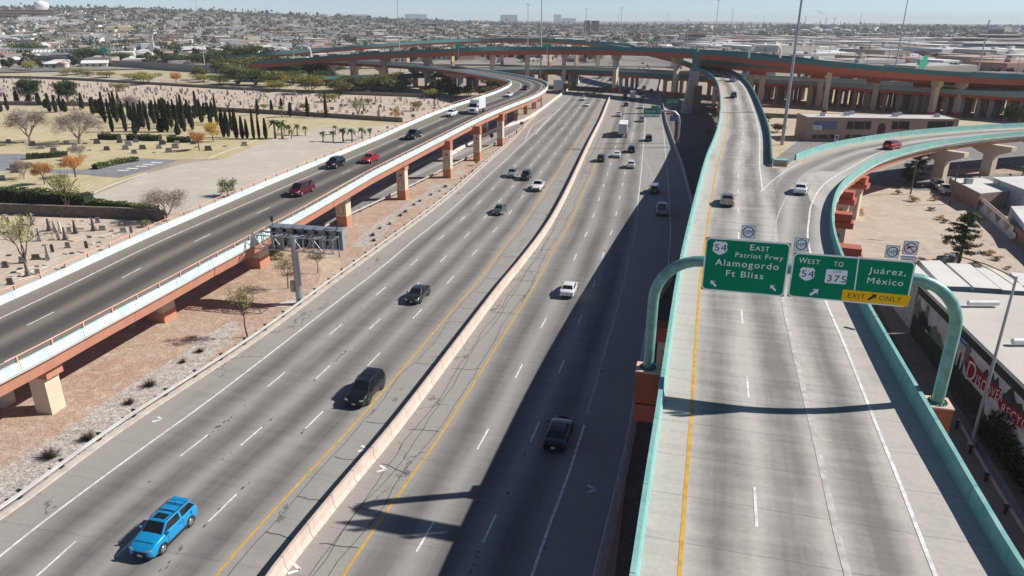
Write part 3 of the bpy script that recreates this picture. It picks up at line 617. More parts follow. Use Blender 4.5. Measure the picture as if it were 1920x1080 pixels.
# ============================================================ VEHICLES
def paint(name,col,metal=.25,rough=.28): return mat('paint_'+name,col,rough,metal,var=.04,sc=.6,coat=.7)
GLASS=mat('tinted_glass',(.012,.015,.018),.06,0,var=.0,spec=.8); TYRE=mat('tyre_rubber',(.018,.018,.019),.85); RIM=mat('alloy_rim',(.55,.56,.58),.3,.8); RIMD=mat('dark_rim',(.06,.06,.065),.35,.6)
PLAST=mat('black_plastic',(.022,.022,.024),.6); HEADL=mat('headlight_glass',(.75,.78,.8),.1,.2,var=.05); TAILL=mat('taillight_red',(.45,.02,.02),.2); PLATE=mat('number_plate_white',(.7,.7,.72),.5); CHROME=mat('chrome_trim',(.6,.61,.62),.15,.9)
TYPES=dict(
 suv=dict(L=4.65,W=1.88,H=1.74,belt=1.20,hood=1.10,cab=(-.465,-.385,.10,.245),wb=2.7,r=.36,low=.24,bed=0,tail=1.22),
 bigsuv=dict(L=5.05,W=2.0,H=1.80,belt=1.15,hood=1.08,cab=(-.485,-.44,.12,.25),wb=2.9,r=.39,low=.26,bed=0,tail=1.15),
 jeep=dict(L=4.7,W=1.87,H=1.85,belt=1.2,hood=1.17,cab=(-.48,-.47,.10,.15),wb=2.9,r=.41,low=.34,bed=0,tail=1.2),
 sedan=dict(L=4.75,W=1.83,H=1.44,belt=.95,hood=.86,cab=(-.36,-.21,.07,.23),wb=2.75,r=.33,low=.19,bed=0,tail=1.02),
 hatch=dict(L=4.6,W=1.87,H=1.48,belt=.98,hood=.88,cab=(-.43,-.24,.08,.25),wb=2.8,r=.35,low=.2,bed=0,tail=1.03),
 van=dict(L=5.1,W=1.98,H=1.76,belt=1.02,hood=.98,cab=(-.485,-.42,.15,.33),wb=3.0,r=.35,low=.2,bed=0,tail=1.05),
 pickup=dict(L=5.8,W=2.02,H=1.9,belt=1.22,hood=1.16,cab=(-.12,-.09,.12,.20),wb=3.6,r=.41,low=.36,bed=.5,tail=1.2))
def loft(mb,st,m=0):
    n=len(st[0]); V=[p for s in st for p in s]; k=len(st)
    mb.add(V,[(i*n+j,(i+1)*n+j,(i+1)*n+j+1,i*n+j+1) for i in range(k-1) for j in range(n-1)],m,True)
    mb.add(st[0],[tuple(range(n))],m); mb.add(st[-1],[tuple(range(n-1,-1,-1))],m); return mb
def quad4(mb,a,b,c,d,ins=.05,push=.012,m=0):
    """panel inset into the quad a b c d and set a little proud of it"""
    P=[Vector(x) for x in (a,b,c,d)]; n=(P[1]-P[0]).cross(P[3]-P[0]).normalized(); c0=sum(P,Vector())/4; Q=[]
    for p in P: Q.append(p+(c0-p).normalized()*ins+n*push)
    mb.add(Q,[(0,1,2,3)],m); return mb
def make_car(typ,pm,detail=2,cat=None,rim=RIM,rails=False,sunroof=False,clad=False,roofm=None,scale=1.):
    T=TYPES[typ]; L,W,H,bl=T['L'],T['W'],T['H'],T['belt']; hd=T['hood']; lo=T['low']; cab=[c*L for c in T['cab']]; root=empty(cat or {'suv':'parked_suv'}.get(typ,typ)); hw=W/2
    st=[]
    xs=[-.5,-.485,-.45,-.38,-.25,-.1,.05,.18,.28,.38,.45,.485,.5]; wf=[.80,.90,.96,.99,1,1,1,1,.99,.965,.92,.86,.74]
    for x,f in zip(xs,wf):
        X=x*L; w=hw*f
        zb=np.interp(x,[-.5,-.45,T['cab'][0],T['cab'][0]+.1,T['cab'][3]-.02,T['cab'][3]+.02,.40,.5],[T['tail']-.16,T['tail']-.02,T['tail'],bl,bl,hd+.04,hd-.07,hd-.34])
        z0=lo+(.14 if abs(x)>.48 else 0); bed=T['bed'] if (T['bed'] and -.47<x<T['cab'][0]-.01) else 0
        half=[(w*.90,z0),(w*.985,z0+.1),(w,z0+(zb-z0)*.55),(w*.97,zb-.07),(w*.91,zb)]+([(w*.86,zb-bed),(w*.5,zb-bed)] if bed else [(w*.7,zb+.025),(w*.4,zb+.04)])
        st.append([(X,y,z) for y,z in half]+[(X,-y,z) for y,z in half[::-1]])
    bm=MB(); loft(bm,[[*s_,s_[0]] for s_ in st]); body=bm.build('body',pm,root)
    # cabin: roof, pillars
    zr=H; yb=hw*.905; yt=hw*.745; x0,x1,x2,x3=cab; zb0=T['tail']-.02 if not T['bed'] else bl-.02; zb3=hd+.02
    B=[(x0,yb*.95,zb0),(x3,yb*.93,zb3),(x3,-yb*.93,zb3),(x0,-yb*.95,zb0)]; Tt=[(x1,yt*.94,zr-.08),(x2,yt*.96,zr-.05),(x2,-yt*.96,zr-.05),(x1,-yt*.94,zr-.08)]
    mid=(x1*.5+x2*.5); cb=MB()
    V=B+[(mid,yb,bl-.03),(mid,-yb,bl-.03)]+Tt+[(mid,yt,zr-.04),(mid,-yt,zr-.04)]+[(x1+.05,0,zr-.045),(mid,0,zr),(x2-.05,0,zr-.01)]
    F=[(0,4,10,6),(4,1,7,10),(2,5,11,8),(5,3,9,11),(1,2,8,14,7),(3,0,6,12,9),(6,10,13,12),(10,7,14,13),(8,11,13,14),(11,9,12,13)]
    cb.add(V,[f[::-1] for f in F],0); cabin=cb.build('roof',roofm or pm,root)
    if detail>=2: bv=cabin.modifiers.new('soft_edges','BEVEL'); bv.width=.07; bv.segments=3; bv.angle_limit=R_(15); bv=body.modifiers.new('soft_edges','BEVEL'); bv.width=.05; bv.segments=2; bv.angle_limit=R_(25)
    g=MB(); quad4(g,V[2],V[1],V[7],V[8],.10,.015); g.build('windshield',GLASS,root)
    g=MB(); quad4(g,V[0],V[3],V[9],V[6],.13,.015); g.build('rear_window',GLASS,root)
    for a,b,c,d in ((V[1],V[4],V[10],V[7]),(V[4],V[0],V[6],V[10])): g=MB(); quad4(g,a,b,c,d,.10,.012); g.build('side_window',GLASS,root)
    for a,b,c,d in ((V[5],V[2],V[8],V[11]),(V[3],V[5],V[11],V[9])): g=MB(); quad4(g,a,b,c,d,.10,.012); g.build('side_window',GLASS,root)
    r=T['r']; wx=T['wb']/2
    for sx in (-1,1):
        for sy in (-1,1):
            c=(sx*wx+.0*L,sy*(hw-.1),r)
            if detail: 
                a=MB(); pts=[(c[0]+(r+.075)*math.cos(q),sy*(hw+.004),r+(r+.075)*math.sin(q)) for q in np.linspace(-.35,math.pi+.35,14)]; pts=pts if sy<0 else pts[::-1]
                a.add([(x,y,max(z,lo)) for x,y,z in pts],[tuple(range(14))]); a.build('wheel_arch',PLAST,root)
            w=MB(); w.tube([(c[0],c[1]-sy*.12,r),(c[0],c[1]+sy*.06,r),(c[0],sy*(hw+.012),r)],[r,r,r*.93],16); wo_=w.build('wheel',TYRE,root)
            rm=MB(); rm.tube([(c[0],sy*(hw+.0),r),(c[0],sy*(hw+.022),r)],[r*.66,r*.6],14 if detail<2 else 18,smooth=False)
            ro=rm.build('rim',rim,wo_)
            if detail>=2:
                sp=MB()
                for k in range(5):
                    q=k*2*math.pi/5+.6+.3; q2=q; 
                    p=[(c[0]+r*rr*math.cos(q2+dq),sy*(hw+.026),r+r*rr*math.sin(q2+dq)) for rr,dq in ((.25,-.15),(.56,-.26),(.56,.26),(.25,.15))]
                    sp.add(p,[(0,1,2,3) if sy<0 else (3,2,1,0)])
                sp.build('spoke_gap',PLAST,wo_)
    if detail>=2:
        for sy in (-1,1):
            sm=MB()
            for xx in (x3-.35,mid-.02,x0+.62): sm.box((xx,sy*(hw-.004),(lo+.12+bl-.1)/2),(.022,.02,bl-lo-.22))
            sm.build('door_seam',PLAST,root)
            for xx in (mid+.28,mid-.85): sm=MB(); sm.box((xx,sy*(hw+.005),bl-.17),(.2,.035,.035)); sm.build('door_handle',PLAST if clad else pm,root)
        sm=MB(); sm.box((L/2-.52,0,hd-.012),(.02,W*.72,.02)); sm.build('hood_seam',PLAST,root)
        sm=MB(); sm.box((x3-.12,0,hd+.045),(.2,W*.66,.03)); sm.build('wiper_cowl',PLAST,root)
    if clad:
        for sy in (-1,1): c=MB(); c.box((0,sy*(hw-.02),lo+.1),(T['wb']-.7,.07,.2)); c.build('sill_cladding',PLAST,root)
    # front
    xf=L/2; zf=hd-.3
    g=MB(); g.box((xf-.005,0,lo+.34),(.05,W*.5,.26)); g.build('grille',PLAST,root)
    g=MB(); g.box((xf-.03,0,lo+.15),(.1,W*.66,.1)); g.build('front_bumper',PLAST,root)
    for s in (-1,1):
        g=MB(); p=[(xf-.015,s*W*.27,hd-.33),(xf-.02,s*W*.27,hd-.19),(xf-.1,s*W*.40,hd-.14),(xf-.16,s*W*.452,hd-.22),(xf-.12,s*W*.44,hd-.32)]
        q=[(x+.012,y*1.01,z+.02) for x,y,z in p]; g.add(q,[tuple(range(5)) if s>0 else tuple(range(4,-1,-1))]); g.add([*p,*q],[(i,(i+1)%5,(i+1)%5+5,i+5) for i in range(5)]); g.build('headlight',HEADL,root)
        g=MB(); g.box((-xf+.07,s*W*.395,T['tail']-.25),(.13,.20,.2 if typ!='van' else .35)); g.build('taillight',TAILL,root)
        g=MB(); g.box((x3-.32,s*(hw+.1),bl+.08),(.11,.2,.14),taper=.8); g.build('side_mirror',pm,root)
    g=MB(); g.box((xf+.03,0,lo+.22),(.02,.32,.16)); g.build('number_plate',PLATE,root)
    g=MB(); g.box((-xf-.005,0,T['tail']-.42),(.03,.32,.16)); g.build('number_plate',PLATE,root)
    g=MB(); g.box((-xf+.0,0,lo+.16),(.12,W*.72,.14)); g.build('rear_bumper',PLAST,root)
    if rails:
        for s in (-1,1): g=MB(); g.tube([(x1+.15,s*yt*.9,zr-.03),(x1+.3,s*yt*.92,zr+.03),(x2-.3,s*yt*.92,zr+.04),(x2-.1,s*yt*.9,zr-.01)],.025,6); g.build('roof_rail',PLAST,root)
        for xx in (mid-.55,mid+.15): g=MB(); g.box((xx,0,zr+.045),(.06,yt*1.8,.03)); g.build('roof_crossbar',PLAST,root)
    if sunroof:
        g=MB(); g.box((x2-.42,0,zr-.005),(.5,.85,.03)); g.build('sunroof',GLASS,root)
        g=MB(); g.box((x1+.35,0,zr+.02),(.16,.04,.06),taper=.4); g.build('roof_antenna',pm,root)
        g=MB(); g.box((x1-.02,0,zr-.05),(.3,yt*1.75,.05)); g.build('rear_spoiler',pm,root)
    return root
CARC={}
def place(root,p,tan,label,cat,group,flip=False):
    root.location=p; root.rotation_euler=(0,0,math.atan2(tan[1],tan[0])+(math.pi if flip else 0)); tag(root,label,cat,group); return root
NAMES={'suv':'suv','bigsuv':'suv','jeep':'off_road_car','sedan':'sedan','hatch':'hatchback','van':'minivan','pickup':'pickup_truck'}
def car(px,py,z,path,typ,pm,label,group,flip=False,key=None,**k):
    p=G(px,py,z)
    for _ in range(4): d,o=path.near(p); c,t=path.at(d,o,.0); p=G(px,py,c[2])
    p[2]=c[2]+(.047 if path is roadP else .014)
    kk=(typ,pm.name,tuple(sorted((a,str(b)) for a,b in k.items())))
    if kk in CARC: r=dup(CARC[kk])
    else: r=make_car(typ,pm,cat=NAMES[typ],**k); CARC[kk]=r
    cat={'pickup':'pickup truck','van':'minivan','sedan':'car','hatch':'car'}.get(typ,'SUV')
    return place(r,p,t,label,cat,group,flip)
BLK=paint('black',(.012,.012,.014)); WHT=paint('white',(.72,.72,.72),0,.35); BLUE=paint('bright_blue',(.01,.30,.62),.2); DGR=paint('dark_grey',(.045,.047,.05),.5); GRY=paint('grey',(.16,.17,.17),.6); SIL=paint('silver',(.42,.42,.42),.6); MAR=paint('maroon',(.13,.008,.014),.3); RED=paint('red',(.42,.012,.015),.2); TANP=paint('champagne',(.33,.29,.25),.6); NAVY=paint('dark_navy',(.01,.014,.02),.4)
gA='vehicles driving toward the viewer on the freeway'; gB='vehicles driving away on the freeway'; gC='vehicles on the left elevated ramp'; gD='vehicles on the right ramps'
fr=roadP
car(312,1008,0,fr,'suv',BLUE,'bright blue SUV with roof rails and sunroof nearest the camera',gA,True,rails=True,sunroof=True,clad=True,detail=2)
car(687,742,0,fr,'bigsuv',BLK,'shiny black SUV with white headlights beside the yellow line',gA,True,rim=RIMD,rails=True,detail=2)
car(784,560,0,fr,'hatch',DGR,'dark grey hatchback ahead of the black SUV on the freeway',gA,True,rim=RIMD)
car(937,399,0,fr,'sedan',GRY,'medium grey sedan in the third lane with a dark shadow',gA,True)
car(961,331,0,fr,'suv',SIL,'silver SUV just left of the black off-road car',gA,True,detail=1)
car(986,336,0,fr,'jeep',BLK,'boxy black off-road car between two pale vehicles',gA,True,rim=RIMD,detail=1)
car(1009,355,0,fr,'pickup',WHT,'white pickup truck near the yellow median line',gA,True,detail=1)
car(1094,188,0,fr,'suv',WHT,'white SUV in the sun coming out of the overpass shadow',gA,True,detail=1)
car(1101,199,0,fr,'sedan',WHT,'white sedan following beside the white SUV near the interchange',gA,True,detail=1)
car(1091,180,0,fr,'sedan',BLK,'small dark car still in the shadow band of the overpass',gA,True,detail=1)
car(1114,181,0,fr,'sedan',GRY,'small grey car in the shadow band nearest the median',gA,True,detail=1)
car(1145,152,0,fr,'suv',BLK,'distant dark car under the low overpass',gA,True,detail=1)
car(566,363,7.6,LS,'van',MAR,'maroon minivan on the elevated ramp',gC,True,detail=2)
car(629,313,7.9,LS,'suv',BLK,'black SUV on the elevated ramp ahead of the red sedan',gC,True,detail=2)
car(694,303,8.1,LS,'sedan',RED,'bright red sedan hugging the right side of the elevated ramp',gC,True,detail=2)
car(776,259,8.5,LS,'pickup',NAVY,'dark navy pickup truck alone in the middle of the elevated ramp',gC,True,detail=1)
car(847,218,8.8,LS,'suv',WHT,'white SUV in front of the box truck on the elevated ramp',gC,True,detail=1)
car(954,181,9.3,LS,'sedan',WHT,'white sedan behind the box truck near the ramp curve',gC,True,detail=1)
car(985,168,9.7,LS,'sedan',BLK,'black sedan in the tightest part of the ramp curve',gC,True,detail=1)
car(806,120,10.6,LS,'suv',BLK,'tiny dark car far along the curling ramp',gC,True,detail=1)
car(1067,549,0,fr,'sedan',WHT,'white sedan at the edge of the long ramp shadow',gB,detail=2)
car(1047,823,0,fr,'sedan',BLK,'black sedan seen from behind inside the dark ramp shadow',gB,detail=2)
car(1241,400,0,fr,'pickup',SIL,'silver pickup truck driving in the shade beside the right ramp',gB,detail=1)
car(1227,361,0,fr,'jeep',DGR,'dark boxy car with a pale roof at the shadow edge',gB,roofm=SIL,detail=1)
car(1183,314,0,fr,'suv',WHT,'white SUV directly behind two smaller cars in the middle lane',gB,detail=1)
car(1157,294,0,fr,'sedan',WHT,'white sedan between the two dark cars of the loose cluster',gB,detail=1)
car(1127,302,0,fr,'suv',DGR,'dark grey SUV nearest the median in the loose cluster',gB,detail=1)
car(1184,285,0,fr,'bigsuv',BLK,'black SUV at the front of the loose cluster',gB,detail=1)
car(1216,264,0,fr,'bigsuv',BLK,'large black SUV right of the white trailer truck',gB,detail=1)
car(1203,228,0,fr,'suv',SIL,'silver SUV below the green exit sign',gB,detail=1)
car(1160,218,0,fr,'suv',WHT,'white SUV ahead of the trailer truck next to the median',gB,detail=1)
car(1202,203,0,fr,'sedan',WHT,'white car partly above the green exit sign',gB,detail=1)
car(1174,199,0,fr,'sedan',BLK,'black car alone where the sunlight begins',gB,detail=1)
car(1205,187,0,fr,'suv',SIL,'silver car beside the rear of the shaded box truck',gB,detail=1)
car(1172,184,0,fr,'suv',DGR,'dark SUV to the left of the shaded box truck',gB,detail=1)
car(1202,174,0,fr,'sedan',SIL,'silver sedan deep in the interchange shade',gB,detail=1)
car(1208,167,0,fr,'van',SIL,'silver van leading the shaded queue under the flyover',gB,detail=1)
car(1178,169,0,fr,'sedan',GRY,'grey car left of the queue under the flyover',gB,detail=1)
car(1221,172,0,fr,'sedan',BLK,'dark car on the exit lane in the interchange shade',gB,detail=1)
car(1205,121,0,fr,'suv',DGR,'far dark car beyond the overpass in the left lane',gB,detail=1)
car(1214,125,0,fr,'sedan',DGR,'far dark car beyond the overpass in the right lane',gB,detail=1)
car(1363,382,9.3,RY,'sedan',TANP,'champagne sedan beside the yellow line of the right ramp',gD,detail=2)
car(1501,361,9.1,RB,'sedan',WHT,'white sedan entering the curve of the exit ramp',gD,detail=2)
car(1672,279,8.9,RB,'suv',RED,'red SUV far around the exit ramp curve',gD,detail=1)
car(1375,183,9.6,RY,'jeep',BLK,'black off-road car alone on the narrow ramp',gD,detail=1)
car(1373,153,11,RY,'suv',SIL,'silver SUV in the shadow strip on the narrow ramp',gD,detail=1)
car(1345,143,12,RY,'pickup',DGR,'dark pickup truck just below the highest flyover',gD,detail=1)
car(1197,90,17.6,RY,'pickup',WHT,'white pickup truck on the far flyover above the dark girders',gD,detail=1)
car(1103,79,18.5,RY,'sedan',WHT,'tiny white car high on the far flyover',gD,detail=1)
car(1708,158,8.4,MP,'suv',WHT,'white SUV crossing the long viaduct',gD,True,detail=1)
car(1912,165,8.4,MP,'pickup',BLK,'black and white truck crossing the long viaduct at its right end',gD,True,detail=1)
# ---- trucks
def box_truck(label,group,L=5.6,semi=False,cat='box truck'):
    r=empty('box_truck' if not semi else 'trailer_truck'); tag(r,label,cat,group)
    Wd=2.5; bl=L; zt=3.9 if semi else 3.5
    mb=MB(); mb.box((-bl/2,0,(zt+1.1)/2),(bl,Wd,zt-1.1)); mb.build('cargo_box',WHT,r)
    mb=MB(); mb.box((-bl/2,0,zt+.02),(bl-.1,Wd-.1,.05)); mb.build('box_roof',mat('truck_roof_white',(.8,.8,.8),.5),r)
    mb=MB(); mb.box((-bl-.02,0,(zt+1.1)/2),(.05,Wd-.16,zt-1.3)); mb.build('rear_door',mat('truck_door_grey',(.5,.51,.53),.5),r)
    mb=MB(); mb.box((-bl/2+.8,0,.85),(bl+1.2,.9,.35)); mb.build('chassis',PLAST,r)
    cx=1.15 if not semi else 1.9
    mb=MB(); V=[]; 
    prof=[(0,.55),(0,2.65),(.9,2.7),(1.35,1.75),(2.0,1.5),(2.05,.5)] if not semi else [(0,.6),(0,3.4),(1.4,3.3),(1.9,2.2),(3.2,1.9),(3.3,.6)]
    n=len(prof); o=.15
    for y in (-1.1,1.1): V+=[(x+o,y,z) for x,z in prof]
    mb.add(V,[(i,(i+1)%n,(i+1)%n+n,i+n) for i in range(n)]+[tuple(range(n-1,-1,-1)),tuple(range(n,2*n))]); mb.build('cab',WHT,r)
    a,b=prof[2],prof[3]; g=MB(); quad4(g,(b[0]+o,-1.05,b[1]),(b[0]+o,1.05,b[1]),(a[0]+o,1.0,a[1]),(a[0]+o,-1.0,a[1]),.1,.02); g.build('windshield',GLASS,r)
    for s in (-1,1):
        g=MB(); g.box((o+.75,s*1.11,2.05 if not semi else 2.5),(.8,.03,.55)); g.build('side_window',GLASS,r)
        g=MB(); g.box((prof[-1][0]+o,s*.85,.95),(.06,.3,.2)); g.build('headlight',HEADL,r)
        g=MB(); g.box((-bl-.05,s*1.05,.95),(.06,.2,.15)); g.build('taillight',TAILL,r)
        g=MB(); g.box((o+1.1,s*1.35,2.0),(.12,.3,.4)); g.build('side_mirror',PLAST,r)
    g=MB(); g.box((prof[-1][0]+o+.02,0,1.05),(.05,1.1,.5)); g.build('grille',PLAST,r)
    xs=[1.45,-bl+1.2]+([-bl+2.5] if semi else [])+([.2] if semi else [])
    for x in xs:
        for s in (-1,1): w=MB(); w.tube([(x,s*.85,.5),(x,s*1.24,.5)],.5,14); w0=w.build('wheel',TYRE,r); w=MB(); w.tube([(x,s*1.23,.5),(x,s*1.26,.5)],.27,10); w.build('rim',RIM,w0)
    return r
def truck(px,py,z,path,flip,r):
    p=G(px,py,z)
    for _ in range(4): d,o=path.near(p); c,t=path.at(d,o,0.); p=G(px,py,c[2])
    p[2]=c[2]+(.047 if path is roadP else .014); r.location=p; r.rotation_euler=(0,0,math.atan2(t[1],t[0])+(math.pi if flip else 0)); return r
truck(890,213,9.0,LS,True,box_truck('white box truck with upright cab coming down the elevated ramp',gC,5.4))
truck(1169,250,0,fr,False,box_truck('tall white trailer truck seen from behind casting a wide shadow',gB,9.5,True,'trailer truck'))
truck(1186,186,0,fr,False,box_truck('white box truck shaded beneath the interchange',gB,7,True,'box truck'))
truck(1126,147,0,fr,True,box_truck('dark distant truck silhouetted under the low overpass',gA,7,False,'box truck'))
truck(1151,120,0,fr,True,box_truck('far white box truck beyond the overpass',gA,6,False,'box truck'))
# ============================================================ SIGNS, POLES, RIGHT SIDE
def text_mesh(s,bold=0.):
    c=D.curves.new('lettering','FONT'); c.body=s; c.size=1; c.fill_mode='BOTH'; c.offset=0; c.space_character=1.16; c.resolution_u=3
    o=D.objects.new('lettering',c); COL.objects.link(o); dg=bpy.context.evaluated_depsgraph_get(); me=bpy.data.meshes.new_from_object(o.evaluated_get(dg)); D.objects.remove(o); D.curves.remove(c)
    v=np.array([x.co[:] for x in me.vertices]); return me,v
class Plane:
    """vertical plane with its own 2-D coordinates (u along A->B, z up); off = metres toward the viewer side"""
    def __init__(s,A,B): s.A=np.array(A,float); s.B=np.array(B,float); e=s.B[:2]-s.A[:2]; s.e=e/np.linalg.norm(e); s.n=np.array([s.e[1],-s.e[0]])
    def uz(s,px,py): return onplane(px,py,s.A,s.B)
    def w(s,u,z,off=0.): return (s.A[0]+s.e[0]*u+s.n[0]*off, s.A[1]+s.e[1]*u+s.n[1]*off, z)
    def poly(s,pts,off,m,parent,name,thick=0.,px=True):
        q=[s.uz(*p) for p in pts] if px else pts; mb=MB(); n=len(q)
        ar=sum(q[i][0]*q[(i+1)%n][1]-q[(i+1)%n][0]*q[i][1] for i in range(n))
        if ar<0: q=q[::-1]
        V=[s.w(u,z,off) for u,z in q]; mb.add(V,[tuple(range(n))])
        if thick: Vb=[s.w(u,z,off-thick) for u,z in q]; mb.add(V+Vb,[(i,i+n,(i+1)%n+n,(i+1)%n) for i in range(n)]+[tuple(range(2*n-1,n-1,-1))])
        return mb.build(name,m,parent)
    def text(s,t,a,b,hpx,off,m,parent,name='lettering',bold=.006,slope=False):
        """baseline from pixel a to pixel b, capitals hpx pixels high"""
        u0,z0=s.uz(*a); u1,z1=s.uz(*b); um,_=s.uz((a[0]+b[0])/2,(a[1]+b[1])/2); _,zt=s.uz((a[0]+b[0])/2,(a[1]+b[1])/2-hpx); _,zm=s.uz((a[0]+b[0])/2,(a[1]+b[1])/2)
        me,v=text_mesh(t,bold); w=v[:,0].max()-v[:,0].min(); x0=v[:,0].min(); sx=(u1-u0)/w; sy=(zt-zm)/.70
        zb=(z0+z1)/2
        P=[s.w(u0+(x-x0)*sx,(z0+(z1-z0)*(x-x0)/w if slope else zb)+y*sy,off) for x,y,_ in v]
        for i,p in enumerate(P): me.vertices[i].co=p
        me.materials.clear(); me.materials.append(m); me.name=name; return link(D.objects.new(name,me),parent)
def rrect(u0,z0,u1,z1,r,n=5):
    P=[]
    for cx,cz,a in ((u1-r,z1-r,0),(u0+r,z1-r,90),(u0+r,z0+r,180),(u1-r,z0+r,270)):
        for k in range(n+1): q=R_(a+90*k/n); P.append((cx+r*math.cos(q),cz+r*math.sin(q)))
    return P
SGREEN=mat('sign_green',(.002,.24,.13),.8,var=.05,sc=.5,spec=.1); SWHITE=mat('sign_white',(.88,.95,.97),.6,var=.02); SYEL=mat('sign_yellow',(.95,.55,.01),.7,var=.03,spec=.1); SBLUEW=mat('sign_pale',(.82,.90,.98),.6,var=.02); SBLK=mat('sign_black',(.01,.01,.012),.5); SRING=mat('sign_teal_ring',(.01,.22,.22),.5); SRED=mat('sign_red',(.28,.01,.03),.5)
SPIPE=mat('teal_steel_pipe',(.16,.35,.31),.42,.2,var=.25,sc=1.6)
# ---- overhead sign bridge over the right ramp
ZB=9.3; A=G(1215,690,ZB); B=G(1757,755,ZB); SP=Plane(A,B)
root=empty('overhead_sign_bridge',(A[0],A[1],0),0,'large teal pipe arch carrying green highway signs over the right ramp','sign bridge')
def wparts(root): return root
_inv=None
def rel(o,root):
    """keep world placement when the root Empty is not at the origin"""
    o.matrix_parent_inverse=Matrix.Translation(-root.location); return o
def kids_rel(root):
    for o in root.children: rel(o,root)
ub,zbm=SP.uz(1316,491); uE,zE=SP.uz(1712,524); LW=np.linalg.norm(B[:2]-A[:2]); zbeam=(zbm+zE)/2+.05
Ra=3.0; pts=[SP.w(0,ZB+.05),SP.w(0,zbeam-Ra)]
for k in range(1,9): a=R_(90*k/8); pts.append(SP.w(Ra-Ra*math.cos(a),zbeam-Ra+Ra*math.sin(a)))
pts2=[SP.w(LW,ZB+.05),SP.w(LW,zbeam-Ra)]
for k in range(1,9): a=R_(90*k/8); pts2.append(SP.w(LW-Ra+Ra*math.cos(a),zbeam-Ra+Ra*math.sin(a)))
MB().tube(pts,.36,20).build('curved_leg',SPIPE,root); MB().tube(pts2,.36,20).build('curved_leg',SPIPE,root)
MB().tube([SP.w(Ra-.02,zbeam),SP.w(LW-Ra+.02,zbeam)],.355,20).build('cross_beam',SPIPE,root)
for u in (0,LW):
    p=SP.w(u,ZB); MB().tube([(p[0],p[1],ZB),(p[0],p[1],ZB+.08)],.62,20,smooth=False).build('base_flange',SPIPE,root)
    mb=MB()
    for k in range(14): a=k*2*math.pi/14; mb.tube([(p[0]+.5*math.cos(a),p[1]+.5*math.sin(a),ZB+.06),(p[0]+.5*math.cos(a),p[1]+.5*math.sin(a),ZB+.2)],.05,6)
    mb.build('anchor_bolts',DARKM,root)
    rz=math.atan2(SP.e[1],SP.e[0]); 
    MB().box((p[0],p[1],ZB-1.2),(1.55,1.5,2.4),rz,taper=1.).build('pedestal',mat('pedestal_rust_red',(.36,.11,.055),.8),root)
    MB().box((p[0],p[1],ZB-.0),(1.62,1.57,.1),rz).build('pedestal_cap',mat('pedestal_cap_pink',(.66,.44,.37),.8),root)
_c=SP.w(LW/2,0,0); MB().box((_c[0],_c[1],ZB-3.2),(LW+1.4,1.5,1.3),math.atan2(SP.e[1],SP.e[0])).build('cross_cap',REDD,root)
for u in (3.2,LW-3.2): p=SP.w(u,0,0); MB().box((p[0],p[1],(ZB-3.85)/2),(1.5,1.5,ZB-3.85),math.atan2(SP.e[1],SP.e[0])).build('support_column',CREAM,root)
OF=.62
def panel(c,root,name='sign_panel',m=SGREEN,border=.09):
    """c = px corners TL TR BR BL"""
    q=[SP.uz(*p) for p in c]; u0=(q[0][0]+q[3][0])/2; u1=(q[1][0]+q[2][0])/2; z1=(q[0][1]+q[1][1])/2; z0=(q[2][1]+q[3][1])/2
    f=empty(name,(0,0,0)); f.parent=root
    SP.poly([(u0,z0),(u1,z0),(u1,z1),(u0,z1)],OF-.005,mat('sign_back',(.25,.3,.3),.5,.4),f,'back_plate',.06,px=False)
    SP.poly(rrect(u0,z0,u1,z1,.32),OF+.004,SWHITE,f,'border',0,px=False); SP.poly(rrect(u0+border,z0+border,u1-border,z1-border,.25),OF+.009,m,f,'face',0,px=False)
    for k in np.arange(u0+.6,u1,1.6): pa=SP.w(k,z1-.1,OF-.1); MB().box((pa[0],pa[1],(z0+z1)/2),(.1,.1,z1-z0),math.atan2(SP.e[1],SP.e[0])).build('mounting_post',GALV,f)
    return f,(u0,z0,u1,z1)
p1,b1=panel([(1323,440.5),(1481,450),(1469,549),(1315.5,538)],root)
p2,b2=panel([(1487,467),(1712,485.5),(1697,570),(1474,549.5)],root)
T1=OF+.016
def shield(px,py,w,h,par):
    u,z=SP.uz(px,py); ua,_=SP.uz(px-w/2,py); ub_,_=SP.uz(px+w/2,py); _,zt=SP.uz(px,py-h/2); _,zb_=SP.uz(px,py+h/2); W2=(ub_-ua)/2; H2=(zt-zb_)/2; z=(zt+zb_)/2
    P=[(0,1),(.28,.9),(.62,1.0),(.98,.62),(.86,.3),(1.,-.1),(.9,-.5),(.5,-.82),(0,-1.05)]; P=P+[(-x,y) for x,y in P[::-1][1:-1]]
    SP.poly([(u+x*W2,z+y*H2) for x,y in P],T1,SBLUEW,par,'route_shield',0,px=False)
shield(1350,459.5,28,25,p1); SP.text('54',(1339.3,464.3),(1361.5,465.8),12.5,T1+.006,SBLK,p1,bold=.01)
SP.text('E',(1405.5,463.6),(1413.2,464),10.8,T1,SWHITE,p1); SP.text('AST',(1415,464.3),(1441,466),8.6,T1,SWHITE,p1)
SP.text('Patriot Frwy',(1378,476.8),(1466.5,482),8.9,T1,SWHITE,p1); SP.text('Alamogordo',(1340.5,491.8),(1458,499.6),12,T1,SWHITE,p1,bold=.01); SP.text('Ft Bliss',(1360.5,511.8),(1429.5,517),11.4,T1,SWHITE,p1,bold=.01)
